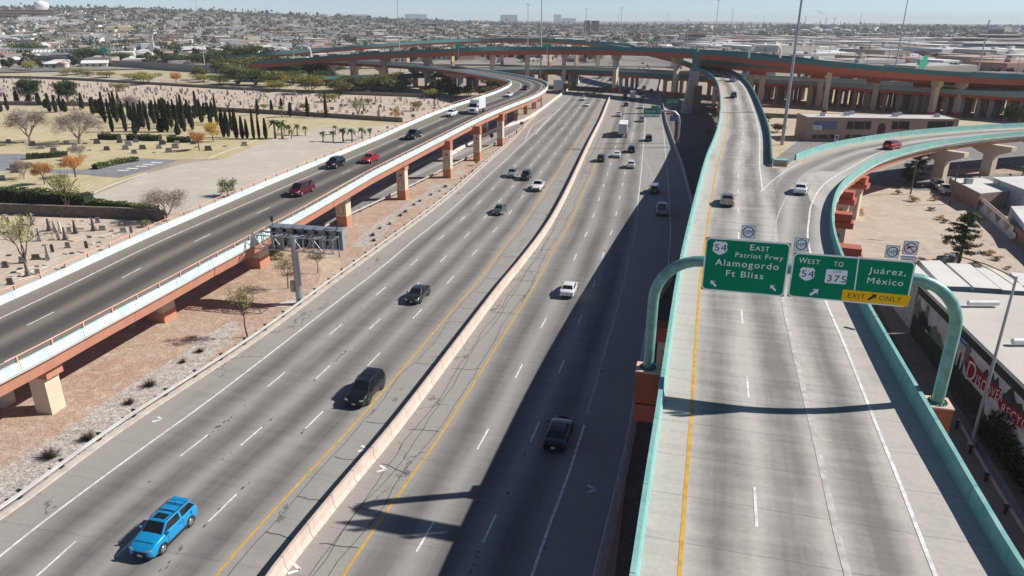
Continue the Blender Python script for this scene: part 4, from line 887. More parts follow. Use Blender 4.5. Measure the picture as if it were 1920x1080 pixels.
def arrow(px,py,s,ang,m,par):
    u,z=SP.uz(px,py); ua,_=SP.uz(px+s/2,py); k=abs(ua-u)
    P=[(0,1),(.75,.15),(.28,.3),(.28,-1),(-.28,-1),(-.28,.3),(-.75,.15)]; P=[(0,1.1),(.82,.1),(.27,.35),(.27,-1.),(-.27,-1.),(-.27,.35),(-.82,.1)]
    a=R_(ang); SP.poly([(u+k*(x*math.cos(a)-y*math.sin(a)),z+k*(x*math.sin(a)+y*math.cos(a))) for x,y in P],T1,m,par,'arrow',0,px=False)
arrow(1337.5,525.5,15,45,SBLUEW,p1); arrow(1448,533.5,15,45,SBLUEW,p1)
SP.text('W',(1495.5,487.2),(1510.5,488.2),11,T1,SWHITE,p2); SP.text('EST',(1512,488.4),(1534.5,490.2),8.6,T1,SWHITE,p2); SP.text('TO',(1560,492.8),(1577.5,494.4),8.8,T1,SWHITE,p2)
shield(1511,507.5,29,25,p2); SP.text('54',(1499.8,512.5),(1523,514),12.5,T1+.006,SBLK,p2,bold=.01)
q=[SP.uz(*p) for p in ((1546,498),(1586,501.5),(1583,527.5),(1544,523.5))]; SP.poly(rrect((q[0][0]+q[3][0])/2,(q[2][1]+q[3][1])/2,(q[1][0]+q[2][0])/2,(q[0][1]+q[1][1])/2,.08),T1,SBLUEW,p2,'loop_plate',0,px=False)
SP.text('LOOP',(1558.5,505),(1575,506.2),4.4,T1+.006,SBLK,p2); SP.text('375',(1547.5,521),(1582,524),12.5,T1+.006,SBLK,p2,bold=.01)
SP.poly([(1606,474),(1608.3,474.2),(1600,537.6),(1597.6,537.4)],T1,SWHITE,p2,'divider_line')
SP.text('Juárez,',(1624.5,505.6),(1693.5,510.6),11.4,T1,SWHITE,p2,bold=.01); SP.text('México',(1621.5,524.2),(1688,530),11.4,T1,SWHITE,p2,bold=.01)
arrow(1524,541.5,19,-45,SBLUEW,p2)
ex=SP.poly([(1577.5,536),(1704.5,547.8),(1696.3,567.5),(1574,556.2)],T1,SYEL,p2,'exit_only_panel'); 
T1+=.006
SP.text('EXIT',(1585.5,551.4),(1617.5,553.9),9,T1,SBLK,p2); arrow(1631.5,550.6,19,-48,SBLK,p2); SP.text('ONLY',(1643.5,556.2),(1684.5,559.6),9,T1,SBLK,p2)
T1-=.006
def sq(px,py,w,h,par,name):
    c=[SP.uz(px-w/2,py),SP.uz(px+w/2,py),SP.uz(px,py-h/2),SP.uz(px,py+h/2)]; u0,u1,z1,z0=c[0][0],c[1][0],c[2][1],c[3][1]; f=empty(name,(0,0,0)); f.parent=par
    SP.poly(rrect(u0,z0,u1,z1,.05),OF,mat('sign_purple_edge',(.10,.09,.25),.5),f,'border',.03,px=False); SP.poly(rrect(u0+.03,z0+.03,u1-.03,z1-.03,.04),OF+.006,SBLUEW,f,'face',0,px=False); return f,(u0+u1)/2,(z0+z1)/2,(u1-u0)/2
def ringat(u,z,r,w,m,par,off):
    P=[];n=28; mb=MB()
    for k in range(n): a=2*math.pi*k/n; P.append(SP.w(u+r*math.cos(a),z+r*math.sin(a),off))
    for k in range(n): a=2*math.pi*k/n; P.append(SP.w(u+(r-w)*math.cos(a),z+(r-w)*math.sin(a),off))
    mb.add(P,[(k,(k+1)%n,(k+1)%n+n,k+n) for k in range(n)]); mb.build('ring',m,par)
for (x,y) in ((1402.5,430),(1500.5,453.2),(1669,466.5)):
    f,u,z,h=sq(x,y,26.5,24,root,'hazmat_route_sign'); ringat(u,z,h*.84,h*.16,SRING,f,OF+.012); SP.text('HM',(x-7.2,y+4),(x+7,y+4.8),8.6,OF+.014,SBLK,f,bold=.012)
f,u,z,h=sq(1702.5,459.5,28,25.5,root,'no_firearms_sign'); ringat(u,z,h*.86,h*.13,SRED,f,OF+.014)
SP.poly([(u-h*.6,z+h*.5),(u-h*.5,z+h*.6),(u+h*.6,z-h*.5),(u+h*.5,z-h*.6)],OF+.018,SRED,f,'slash',0,px=False)
SP.poly([(u+x*h,z+y*h) for x,y in ((-.55,-.2),(-.35,.28),(.55,.28),(.55,.14),(-.05,.1),(-.12,-.08),(-.28,-.05),(-.38,-.28))],OF+.011,SBLK,f,'pistol_symbol',0,px=False)
f,u,z,h=sq(1698.5,478.3,28.5,8,root,'firearms_text_plate'); SP.text('FIREARMS',(1688,477.3),(1709.5,478.6),2.5,OF+.012,SBLK,f,bold=0); SP.text('PROHIBITED',(1687.5,481),(1709,482.4),2.5,OF+.012,SBLK,f,bold=0)
kids_rel(root)
# ---- dynamic message sign seen from behind
b=G(563,570); zt=9.2
P0=G(494,428,zt); P1=G(631,437,zt); e=(P1-P0)[:2]; rz=math.atan2(e[1],e[0])
root=empty('message_sign_gantry',(b[0],b[1],0),rz,'grey message sign on a single galvanized post seen from behind with its truss','message sign')
C_,S_=math.cos(rz),math.sin(rz)
def loc(p): dx,dy=p[0]-b[0],p[1]-b[1]; return dx*C_+dy*S_,-dx*S_+dy*C_
l0,l1=loc(P0)[0],loc(P1)[0]; yb=loc(P0)[1]
MB().tube([(0,0,0),(0,0,zt-.6)],[.42,.36],20).build('post',GALV,root); MB().tube([(0,0,0),(0,0,.12)],.7,20,smooth=False).build('base_flange',GALV,root)
mb=MB(); mb.box((0,.55,zt-1.45),(.95,.8,1.7)); mb.build('post_head',GALV,root)
mb=MB(); mb.box(((l0+l1)/2,1.75,zt-1.3),(l1-l0,.7,2.5)); mb.build('sign_housing',mat('housing_grey',(.36,.38,.39),.5,.3,sc=3.),root)
mb=MB(); mb.box(((l0+l1)/2,1.4,zt+.02),(l1-l0+.1,1.5,.1)); mb.build('housing_walkway',GALV,root)
for k in range(7):
    x=l0+.5+k*(l1-l0-1)/6; mb=MB(); mb.box((x,1.3,zt-1.3),(.3,.3,2.4)); mb.box((x,1.0,zt+.0),(.14,.9,.14)); mb.build('bracket',DARKM,root)
def truss(x0,x1,ys,zs,n,nm,r=.055,dg=.04):
    mb=MB()
    for y in ys:
        for z in zs: mb.tube([(x0,y,z),(x1,y,z)],r*1.4,6)
    for k in range(n+1):
        x=x0+(x1-x0)*k/n
        for y in ys: mb.tube([(x,y,zs[0]),(x,y,zs[1])],r,5)
        for z in zs: mb.tube([(x,ys[0],z),(x,ys[1],z)],dg,5)
        if k<n:
            x2=x0+(x1-x0)*(k+1)/n; a,bb=(zs if k%2 else zs[::-1])
            for y in ys: mb.tube([(x,y,a),(x2,y,bb)],dg,5)
            for z in zs: mb.tube([(x,ys[k%2],z),(x2,ys[1-k%2],z)],dg,5)
    return mb.build(nm,GALV,root)
truss(l0-.9,l1-.2,(-.75,.85),(zt-2.3,zt-.65),8,'truss')
mb=MB(); mb.box((-.75,.1,2.2),(.5,.5,1.3)); mb.build('control_cabinet',mat('cabinet_beige',(.5,.48,.4),.6),root)
for x in (l0+.4,l1-.6): mb=MB(); mb.tube([(x,1.4,zt),(x,1.4,zt+.5)],.05,6); mb.tube([(x,1.4,zt+.5),(x,1.4,zt+1.1)],[.16,.22],8); mb.build('beacon',DARKM,root)
# concrete pad
pd=sheet('concrete_pad',[(505,573),(548,562),(560,566),(530,577)],mat('pad_concrete',(.55,.53,.5),.9),.03); pd.name='concrete_pad'
# ---- high-mast and street poles
POLEM=mat('pole_galvanized',(.46,.48,.49),.5,.5,var=.1)
def mast(px,yb,ytop,label,h=None,r=.34,heads=True,rb=1.,m=None,zb=0):
    p=G(px,yb,zb)
    if h is None:
        h=5
        while PX((p[0],p[1],h+zb))[1]>ytop and h<60: h+=.25
    t=empty('high_mast_light',p,0,label,'light pole','high mast light poles')
    MB().tube([(0,0,0),(0,0,h)],[r*rb,r*.45],10).build('pole',m or POLEM,t)
    if heads:
        mb=MB(); mb.tube([(1.1*math.cos(a),1.1*math.sin(a),h) for a in np.linspace(0,2*math.pi,13)],.06,5); mb.box((0,0,h),(2.2,.1,.1)); mb.box((0,0,h),(.1,2.2,.1)); mb.build('head_ring',DARKM,t)
        for k in range(6): a=k*math.pi/3; mb=MB(); mb.box((1.15*math.cos(a),1.15*math.sin(a),h-.15),(.5,.5,.35),a,taper=.6); mb.build('luminaire',GALV,t)
    return t
mast(385,130,0,'tall light mast rising behind the far cemetery bushes',46)
mast(752,150,0,'tall light mast standing between the curling ramp and the flyovers',44)
mast(1013,172,0,'tall light mast beside the end of the curling ramp',44,.4)
mast(989,128,8,'light mast with ring head left of the brown apartment towers',r=.4)
mast(1096,108,17,'light mast with ring head in front of the brown apartment towers',r=.4)
mast(1161,106,15,'light mast with ring head above the freeway vanishing point',r=.4)
mast(1286,104,37,'shorter light mast left of the tile-clad tower',r=.4)
mast(1336,120,0,'light mast with ring head right of the tile-clad tower',r=.4)
mast(1248,100,26,'far slim light mast in the hazy industrial district',r=.3)
mast(1466,272,0,'thick galvanized light mast rising beside the ramp gore',46,.50,m=mat('mast_grey',(.36,.39,.42),.45,.5))
mast(1672,162,0,'thick light mast behind the highest flyover left of the green signs',44,.45)
mast(1552,122,35,'far light mast with square head near the refinery',r=.4)
def powerpole(px,yb,ytop,label,arm=True,r=.16,z=0.,m=None):
    p=G(px,yb,z); h=3
    while PX((p[0],p[1],h+z))[1]>ytop and h<40: h+=.2
    t=empty('utility_pole',p,0,label,'utility pole','utility poles'); MB().tube([(0,0,0),(0,0,h)],[r,r*.7],8).build('pole',m or mat('weathered_wood_pole',(.13,.10,.08),.9),t)
    if arm: MB().box((0,0,h-.7),(2.2,.12,.14),.4).build('crossarm',mat('weathered_wood_pole',(.13,.10,.08),.9),t)
    return t
powerpole(1828,160,38,'grey steel utility pole towering behind the flyover on the right',r=.45,m=POLEM)
powerpole(1692,150,62,'dark double-arm utility pole beside the green overhead signs')
powerpole(1707,364,300,'brown utility pole in the conifers at the far edge of the dirt lot',False)
powerpole(1781,383,312,'wooden utility pole beside the parked trucks',False); powerpole(1830,362,313,'wooden utility pole standing in the white-roofed yard',False); powerpole(1917,330,290,'wooden utility pole at the right edge of the view',False)
powerpole(1741,300,262,'leaning utility pole by the underside of the exit ramp',False)
for i,(x,yb,yt) in enumerate(((1620,148,78),(1597,146,80),(1659,146,84),(1715,150,95),(1570,140,80),(1523,132,68),(1513,128,70),(1850,158,105),(1900,160,108))): powerpole(x,yb,yt,'thin utility pole among the warehouses beyond the flyover',False,r=.14)
# street lamp at lower right
b=G(1821,835); h=4
while PX((b[0],b[1],h))[1]>520: h+=.1
a=G(1770,476,h+.7); root=empty('street_lamp',b,0,'grey street lamp with a curved double arm in front of the mural wall','street lamp')
MB().tube([(0,0,.5),(0,0,h)],[.14,.09],12).build('pole',POLEM,root); MB().tube([(0,0,0),(0,0,.5)],.3,12,smooth=False).build('base',CONC,root)
d=np.array([a[0]-b[0],a[1]-b[1]]); L=min(4.2,np.linalg.norm(d)); d=d/np.linalg.norm(d)
MB().tube([(0,0,h-.1),(d[0]*L*.5,d[1]*L*.5,h+.5),(d[0]*L,d[1]*L,h+.75)],.04,6).build('arm',DARKM,root); MB().tube([(0,0,h-.7),(d[0]*L*.35,d[1]*L*.35,h+.05),(d[0]*L*.75,d[1]*L*.75,h+.64)],.03,6).build('brace',DARKM,root)
mb=MB(); mb.box((d[0]*(L+.3),d[1]*(L+.3),h+.74),(.8,.28,.13),math.atan2(d[1],d[0]),taper=.8); mb.build('lamp_head',GALV,root)
# ---- other road signs
def postsign(px,py,w,h,m,label,zb=0.,ybase=None,cat='road sign',txt=None,tm=None,posts=1,sides=4,name='road_sign'):
    g=G(px,ybase,zb); u=FPX/ (np.linalg.norm(g-np.array([0,0,CAMH])))  # px per metre
    z=2.
    while PX((g[0],g[1],z))[1]>py and z<20: z+=.05
    t=empty(name,g,0,label,cat); W_,H_=w/u,h/u; mb=MB()
    if sides==4: mb.box((0,0,z),(W_,.06,H_))
    else: 
        P=[(W_/2*math.cos(2*math.pi*(k+.5)/sides),W_/2*math.sin(2*math.pi*(k+.5)/sides)) for k in range(sides)]
        mb.add([(x,-.03,z+y) for x,y in P]+[(x,.03,z+y) for x,y in P],[tuple(range(sides)),tuple(range(2*sides-1,sides-1,-1))]+[(i,i+sides,(i+1)%sides+sides,(i+1)%sides) for i in range(sides)])
    mb.build('sign_face',m,t)
    for k in range(posts): x=0 if posts==1 else (k-.5)*W_*.6; MB().box((x,.06,z/2),(.08,.06,z)).build('post',GALV,t)
    if txt:
        for s,dx,dz,sc in txt:
            me,v=text_mesh(s); w0=v[:,0].max()
            for i,(x,y,_) in enumerate(v): me.vertices[i].co=((x-w0/2)*sc*W_+dx*W_,-.04,z+(y-.35)*sc*W_+dz*H_)
            me.materials.clear(); me.materials.append(tm or SWHITE); link(D.objects.new('lettering',me),t)
    return t
postsign(899,242,8.5,8.5,mat('sign_dark_red',(.22,.03,.035),.6),'first dark red octagonal sign on a post beside the frontage road',ybase=259,sides=8)
postsign(922,257,8,8,mat('sign_dark_red',(.22,.03,.035),.6),'second dark red octagonal sign facing the frontage road by the guardrail',ybase=268,sides=8)
postsign(978,231,6,5,mat('sign_red_bright',(.5,.04,.03),.6),'small red sign at the tip of the gravel median',ybase=246)
t=empty('traffic_cone',G(969,250),0,'orange-red marker standing at the end of the median guardrail','traffic marker'); MB().tube([(0,0,0),(0,0,1.1)],[.28,.2],10).build('body',mat('cone_orange',(.7,.09,.03),.6),t); MB().tube([(0,0,.6),(0,0,.75)],[.27,.255],10).build('reflective_band',WHITE,t)
postsign(1259,191,23,10,SGREEN,'green highway sign with small white text in front of the flyover pier',ybase=215,posts=2,txt=[('EXIT 24B',0,.2,.16),('Medical Center',0,-.12,.13)],tm=SWHITE)
postsign(1264,222,18,10,mat('sign_blue',(.01,.12,.42),.5),'blue service sign beside the dark bare ground',ybase=241,posts=2,txt=[('HOSPITAL',0,.15,.17),('NEXT R',0,-.25,.15)],tm=SWHITE)
# green exit sign on a curved arm
b=G(1271,268); root=empty('cantilever_sign',(b[0],b[1],0),0,'green exit sign hanging from a pale curved pole at the freeway edge','overhead sign')
def UZ(px,py): # in the plane y=b[1]
    d=ray(px,py); t=b[1]/d[1]; return d[0]*t-b[0],CAMH+d[2]*t
bu,bz=UZ(1238,208); tu,_=UZ(1272,250)
MB().tube([(0,0,0),(0,0,bz-3),(-.4,0,bz-1.3),(-1.6,0,bz-.2),(-3.2,0,bz),(bu-.5,0,bz)],[.28]*6,10).build('curved_pole',GALV,root)
x0,z1=UZ(1207,202.5); x1,z0=UZ(1237,214); _,z00=UZ(1237,216.5)
MB().box(((x0+x1)/2,-.35,(z0+z1)/2),(x1-x0,.08,z1-z0)).build('sign_face',SGREEN,root); 
MB().box(((x0+x1)/2,-.36,z0-.45),(x1-x0,.08,.8)).build('exit_only_plate',WHITE,root)
MB().box(((x0+x1)/2+.8,-.36,z1+.35),((x1-x0)*.5,.08,.6)).build('exit_number_plate',SGREEN,root)
me,v=text_mesh('Reynolds St',.01); w0=v[:,0].max()
for i,(x,y,_) in enumerate(v): me.vertices[i].co=((x0+x1)/2+(x-w0/2)/w0*(x1-x0)*.86,-.42,(z0+z1)/2+(y-.3)*1.15)
me.materials.clear(); me.materials.append(SWHITE); link(D.objects.new('lettering',me),root)
me,v=text_mesh('EXIT  ONLY'); w0=v[:,0].max()
for i,(x,y,_) in enumerate(v): me.vertices[i].co=((x0+x1)/2+(x-w0/2)/w0*(x1-x0)*.8,-.42,z0-.68+y*.6)
me.materials.clear(); me.materials.append(SBLK); link(D.objects.new('lettering',me),root)
# sign back by the ramp curl
b=G(1018,202); root=empty('cantilever_sign',(b[0],b[1],0),0,'unlit grey sign back on a curved pole beside the ramp curl','overhead sign')
bu,bz=UZ(1045,160); MB().tube([(-.6,0,0),(-.6,0,bz-3),(-.2,0,bz-1.3),(1.,0,bz-.1),(2.2,0,bz),(bu,0,bz)],[.35]*6,10).build('curved_pole',POLEM,root)
x0,z1=UZ(1038,150); x1,z0=UZ(1056,168); MB().box(((x0+x1)/2,-.4,(z0+z1)/2),(x1-x0,.1,z1-z0)).build('sign_back',mat('bare_aluminium',(.42,.45,.48),.5,.5),root)
for k in range(3): MB().box((x0+(x1-x0)*(k+.5)/3,-.5,(z0+z1)/2),(.12,.1,z1-z0)).build('stiffener',GALV,root)
# sign arches on the flyovers
def signarch(x0,x1,yt,yb,z,label,m=WHITE,board=True):
    a=G(x0,yb,z); y=a[1]; b_=ray(x1,yb); t=y/b_[1]; X1=b_[0]*t; d=ray((x0+x1)/2,yt); zt=CAMH+d[2]*y/d[1]; r=(zt-z)*.45; W_=X1-a[0]
    root=empty('sign_arch',(a[0],a[1],z),0,label,'sign bridge'); h=zt-z
    P=[(0,0,0),(0,0,h-r)]+[(r-r*math.cos(q),0,h-r+r*math.sin(q)) for q in np.linspace(.3,math.pi/2,5)]+[(W_-r+r*math.sin(q),0,h-r+r*math.cos(q)) for q in np.linspace(0,math.pi/2-.3,5)]+[(W_,0,h-r),(W_,0,0)]
    MB().tube(P,.4,8).build('arch_pipe',m,root)
    if board:
        for k in (0,1): MB().box((W_*(.32+.36*k),.5,h-.8),(W_*.3,.1,3.2)).build('sign_back',GALV,root)
signarch(551,584,86,112,8.3,'white sign arch over the far end of the curling ramp'); signarch(1404,1462,85,109,19.3,'white sign arch standing on the highest flyover')
def greenover(px,py,w,h,z0,label,m=SGREEN,yaw=0.,extra=None):
    a=G(px,py,z0); u=FPX/np.linalg.norm(a-np.array([0,0,CAMH])); t=empty('overhead_sign',(a[0],a[1],z0),yaw,label,'overhead sign','green signs above the flyovers')
    MB().box((0,0,0),(w/u,.15,h/u)).build('sign_face',m,t); MB().box((0,.3,-h/u/2-2),(.3,.3,4+h/u)).build('post',GALV,t)
    return t
SG2=mat('sign_green_bright',(.01,.42,.27),.5)
greenover(859,86,9,8,22.5,'small green sign above the upper flyover left of the masts',SG2); greenover(1026,85.5,13,6,22.5,'skewed green sign partly hidden behind the upper flyover',SG2)
greenover(1734,115,11,17,14.,'taller bright green sign standing beyond the flyover',SG2,.5); greenover(1727,120,9,12,13.5,'shorter bright green sign overlapped by the taller one',SG2,.5); greenover(194,94,10,8,9.,'small green sign on the truss footbridge',SG2); greenover(1228,75,8,4,14,'far green freeway sign above the vanishing lanes',SG2)
# tile-clad tower and sloped buttress beside the ramp
b=G(1296,212); b2=(b[0],b[1]); root=empty('ornamental_tower',(b[0],b[1],0),0,'slim concrete tower with a dark lattice lantern rising through the flyovers','tower')
sc_=np.linalg.norm(b-np.array([0,0,CAMH]))/FPX
def zat(y): 
    z=0
    while PX((b[0],b[1],z))[1]>y and z<60: z+=.1
    return z
z1,z2,z3=zat(133),zat(97),zat(90)
mb=MB(); w=12*sc_; V=[]
for x0_,x1_,z in ((-18*sc_,6*sc_,0),(-6*sc_,6.5*sc_,z1)): V+=[(x0_,-w*.45,z),(x1_,-w*.45,z),(x1_,w*.45,z),(x0_,w*.45,z)]
mb.add(V,[(0,3,2,1),(4,5,6,7),(0,1,5,4),(1,2,6,5),(2,3,7,6),(3,0,4,7)]); mb.build('shaft',mat('tower_concrete',(.34,.31,.29),.85),root)
mb=MB(); mb.box((7*sc_,-w*.3,zat(160)/2),(12*sc_,w,zat(160))); mb.build('brick_annex',mat('tower_brick',(.16,.10,.09),.9),root)
mb=MB(); mb.box((0,0,(z1+z2)/2),(8*sc_,8*sc_,z2-z1)); mb.build('lantern_glass',mat('lantern_panel',(.12,.2,.22),.3),root)
mb=MB()
for sx in (-1,1):
    for sy in (-1,1): mb.box((sx*4.4*sc_,sy*4.4*sc_,(z1+z2)/2),(.3,.3,z2-z1))
for k in range(6): mb.box((0,0,z1+(z2-z1)*k/5),(9.6*sc_,9.6*sc_,.28))
mb.build('lantern_frame',TEALD,root); mb=MB(); mb.tube([(0,0,z2),(0,0,z3)],[4*sc_,.2],8,smooth=False); mb.build('finial',TEALD,root)
# ============================================================ VEGETATION AND CEMETERY
def leafmat(name,c1,c2,c3=None,sc=.9):
    m,t,b=nodes(name); tc=N(t,'TexCoord').outputs['Object']; g=N(t,'NewGeometry'); oi=N(t,'ObjectInfo').outputs['Random']
    a=noise(t,tc,sc,3,.6); col=mixc(t,ramp(t,a,(.35,.65)),c1,c2); col=mixc(t,mth(t,'MULTIPLY',g.outputs['Random Per Island'],.7),col,c3 or tuple(min(1,x*1.5) for x in c2))
    col=mixc(t,1.,col,_grey(t,mth(t,'MULTIPLY_ADD',oi,.4,.8)),'MULTIPLY')
    t.links.new(col,b.inputs['Base Color']); b.inputs['Roughness'].default_value=.8; b.inputs['Specular IOR Level'].default_value=.15; return m
def leafmesh(name,pts,size,m,seed=0,asp=.55,orient=None):
    rng=np.random.default_rng(seed); n=len(pts); u=rng.normal(size=(n,3)); u/=np.linalg.norm(u,axis=1)[:,None]
    w=rng.normal(size=(n,3)); v=np.cross(u,w); v/=np.linalg.norm(v,axis=1)[:,None]
    if orient is not None: u=orient+.35*u; u/=np.linalg.norm(u,axis=1)[:,None]; v=np.cross(u,w); v/=np.linalg.norm(v,axis=1)[:,None]
    s=size*rng.uniform(.6,1.3,n)[:,None]
    P=np.stack([pts-u*s*.5,pts+v*s*asp*.5,pts+u*s*.5,pts-v*s*asp*.5],1).reshape(-1,3)
    me=D.meshes.new(name); me.vertices.add(4*n); me.vertices.foreach_set('co',P.astype(np.float32).ravel()); me.loops.add(4*n); me.loops.foreach_set('vertex_index',np.arange(4*n,dtype=np.int32)); me.polygons.add(n); me.polygons.foreach_set('loop_start',np.arange(0,4*n,4,dtype=np.int32)); me.polygons.foreach_set('loop_total',np.full(n,4,np.int32)); me.update(calc_edges=True)
    me.materials.append(m); return me
def lobepts(lobes,n,rng,shell=.55):
    vol=np.array([a*b*c for *_,a,b,c in lobes]); k=rng.choice(len(lobes),n,p=vol/vol.sum()); u=rng.normal(size=(n,3)); u/=np.linalg.norm(u,axis=1)[:,None]; r=rng.uniform(shell,1.0,n)[:,None]
    L=np.array(lobes)[k]; return L[:,:3]+u*r*L[:,3:]*(1+.12*rng.normal(size=(n,1)))
def crownlobes(rng,R,H,z0,n,flat=.55):
    out=[(0,0,z0+H*.5,R*.62,R*.62,H*.42)]
    for i in range(n):
        a=2*math.pi*i/n+rng.uniform(-.4,.4); r=R*rng.uniform(.35,.72); s=R*rng.uniform(.24,.42); out.append((r*math.cos(a),r*math.sin(a),z0+H*rng.uniform(.25,.8),s,s,s*flat*rng.uniform(.8,1.3)))
    return out
def branches(mb,rng,p,d,L,r,depth,spread=.6,m=0,nb=3,up=.15,ends=None):
    q=(p[0]+d[0]*L,p[1]+d[1]*L,p[2]+d[2]*L); mid=tuple((a+b)/2+rng.normal(0,L*.05) for a,b in zip(p,q)); mb.tube([p,mid,q],[r,r*.82,r*.62],6 if depth>1 else 4,m,cap=False)
    if ends is not None and depth<=1: ends.append(q)
    if depth==0: return
    for i in range(nb):
        v=np.array(d)+rng.normal(0,spread,3)+np.array([0,0,up]); v/=np.linalg.norm(v); branches(mb,rng,q,tuple(v),L*rng.uniform(.62,.85),r*.58,depth-1,spread,m,nb,up,ends)
BARK=mat('tree_bark',(.10,.075,.055),.95,var=.3,sc=4.); BARKG=mat('pale_bark',(.30,.25,.21),.95,var=.25,sc=4.); BARKD=mat('dark_twig',(.045,.035,.03),.95)
PROT={}
def proto_tree(kind,seed=1):
    """returns (trunk mesh, crown mesh); unit trees of known height 1 crown width W"""
    rng=np.random.default_rng(seed*17+3)
    if kind=='mesquite':   # H 5, W 7
        lm=leafmat('mesquite_leaves',(.075,.085,.028),(.15,.155,.055)); tb=MB(); ends=[]
        for i in range(3): a=i*2.1+.3; branches(tb,rng,(0,0,0),(.45*math.cos(a),.45*math.sin(a),.8),1.7,.13,2,.45,0,3,.1,ends)
        P=lobepts(crownlobes(rng,3.4,3.9,1.,9),4200,rng,.35); return tb,P,.30,lm,5.,7.
    if kind=='darkbush':
        lm=leafmat('dark_green_leaves',(.03,.045,.018),(.075,.095,.035)); tb=MB(); ends=[]
        for i in range(3): a=i*2.1; branches(tb,rng,(0,0,0),(.4*math.cos(a),.4*math.sin(a),.8),1.4,.13,1,.4,0,3,.1,ends)
        P=lobepts(crownlobes(rng,3.4,4.3,.5,10),4200,rng,.35); return tb,P,.32,lm,5.,7.
    if kind=='yellowtree':
        lm=leafmat('yellow_green_leaves',(.17,.17,.04),(.26,.24,.07)); tb=MB(); ends=[]
        for i in range(4): a=i*1.6; branches(tb,rng,(0,0,0),(.45*math.cos(a),.45*math.sin(a),.8),1.5,.1,2,.45,0,3,.1,ends)
        P=lobepts(crownlobes(rng,3.4,3.6,1.2,9),3000,rng,.3); return tb,P,.28,lm,5.,7.
    if kind=='orange':
        lm=leafmat('autumn_orange_leaves',(.42,.16,.05),(.55,.25,.08),(.62,.35,.14)); tb=MB(); tb.tube([(0,0,0),(0,0,1.9)],[.14,.1],8); ends=[]
        for i in range(4): a=i*1.6; branches(tb,rng,(0,0,1.7),(.5*math.cos(a),.5*math.sin(a),.8),1.1,.08,1,.4,0,3,.1,ends)
        P=lobepts(crownlobes(rng,2.6,3.2,1.8,9,.8),4200,rng,.3); return tb,P,.20,lm,5.,5.6
    if kind=='golden':
        lm=leafmat('golden_leaves',(.45,.27,.03),(.60,.42,.06),(.5,.36,.05)); tb=MB(); tb.tube([(0,0,0),(0,0,1.6)],[.14,.1],8)
        P=lobepts(crownlobes(rng,2.6,3.8,1.1,9,.9),4200,rng,.3); return tb,P,.20,lm,5.,5.6
    if kind=='paloverde':
        lm=leafmat('palo_verde_leaves',(.19,.20,.07),(.30,.29,.13)); tb=MB(); ends=[]
        for i in range(4): a=i*1.6+.4; branches(tb,rng,(0,0,.5),(.35*math.cos(a),.35*math.sin(a),.9),1.6,.09,3,.33,0,3,.18,ends)
        tb.tube([(0,0,0),(0,0,.6)],.13,7); P=lobepts(crownlobes(rng,2.6,3.2,1.7,10,.7),2300,rng,.2); return tb,P,.17,lm,5.,5.5
    if kind=='thin':
        lm=leafmat('thin_desert_leaves',(.14,.13,.055),(.22,.19,.09)); tb=MB(); ends=[]
        tb.tube([(0,0,0),(.12,.05,1.1),(.05,.1,1.9)],[.08,.06,.05],6)
        for i in range(5): a=i*1.3; branches(tb,rng,(.06,.08,1.8),(.5*math.cos(a),.5*math.sin(a),.75),.9,.035,2,.4,0,3,.1,ends)
        P=lobepts(crownlobes(rng,1.9,2.6,2.1,9,.7),1700,rng,.15); return tb,P,.13,lm,5.,4.
    if kind=='pine':
        lm=leafmat('pine_needles',(.02,.042,.022),(.05,.08,.035)); tb=MB(); tb.tube([(0,0,0),(0,0,6)],[.35,.15],8)
        P=lobepts(crownlobes(rng,4.3,8.2,1.5,12,.8),6500,rng,.4); return tb,P,.42,lm,10.,9.
    if kind=='conifer':   # layered limbs with gaps
        lm=leafmat('conifer_needles',(.045,.06,.035),(.11,.12,.065),(.17,.165,.10)); tb=MB(); tb.tube([(0,0,0),(.1,0,4),(0,.05,8.6)],[.22,.14,.05],8); lob=[]
        for z in np.arange(2.0,9.2,.62):
            k=4; R=2.9*(1-(z-1.5)/9.)**.7+.35
            for i in range(k):
                a=rng.uniform(0,6.28); r=R*rng.uniform(.35,1.); x,y=r*math.cos(a),r*math.sin(a); tb.tube([(0,0,z-.2),(x*.6,y*.6,z+.05),(x,y,z+.25)],[.05,.035,.015],4); lob.append((x,y,z+.3,.75,.75,.38)); lob.append((x*.55,y*.55,z+.2,.6,.6,.3))
        P=lobepts(lob,9000,rng,.1); return tb,P,.30,lm,9.5,6.2
    if kind=='bare':
        tb=MB(); ends=[]
        tb.tube([(0,0,0),(0,0,1.2)],[.28,.22],8)
        for i in range(5): a=i*1.26; branches(tb,rng,(0,0,1.1),(.5*math.cos(a),.5*math.sin(a),.85),1.9,.13,3,.38,0,3,.14,ends)
        lm=leafmat('bare_twigs',(.22,.185,.16),(.30,.255,.225)); E=np.array(ends); k=rng.integers(0,len(E),5200); P=E[k]+rng.normal(0,.5,(5200,3)); return tb,P,.62,lm,7.6,8.
    if kind=='cypress':
        lm=leafmat('cypress_leaves',(.012,.022,.012),(.03,.045,.02),(.045,.065,.03)); n=2600; z=rng.uniform(0,1,n)**.9; r=.95*np.sin(np.clip(.12+.88*(1-z),0,1)*math.pi*.5)**.8*np.minimum(1,.45+z*3)
        a=rng.uniform(0,2*math.pi,n); P=np.stack([r*np.cos(a)*rng.uniform(.75,1.05,n),r*np.sin(a)*rng.uniform(.75,1.05,n),.3+z*9.4],1)
        tb=MB(); tb.tube([(0,0,0),(0,0,1.),(0,0,4),(0,0,8.5)],[.2,.5,.6,.12],8); return tb,P,.36,lm,9.8,1.9
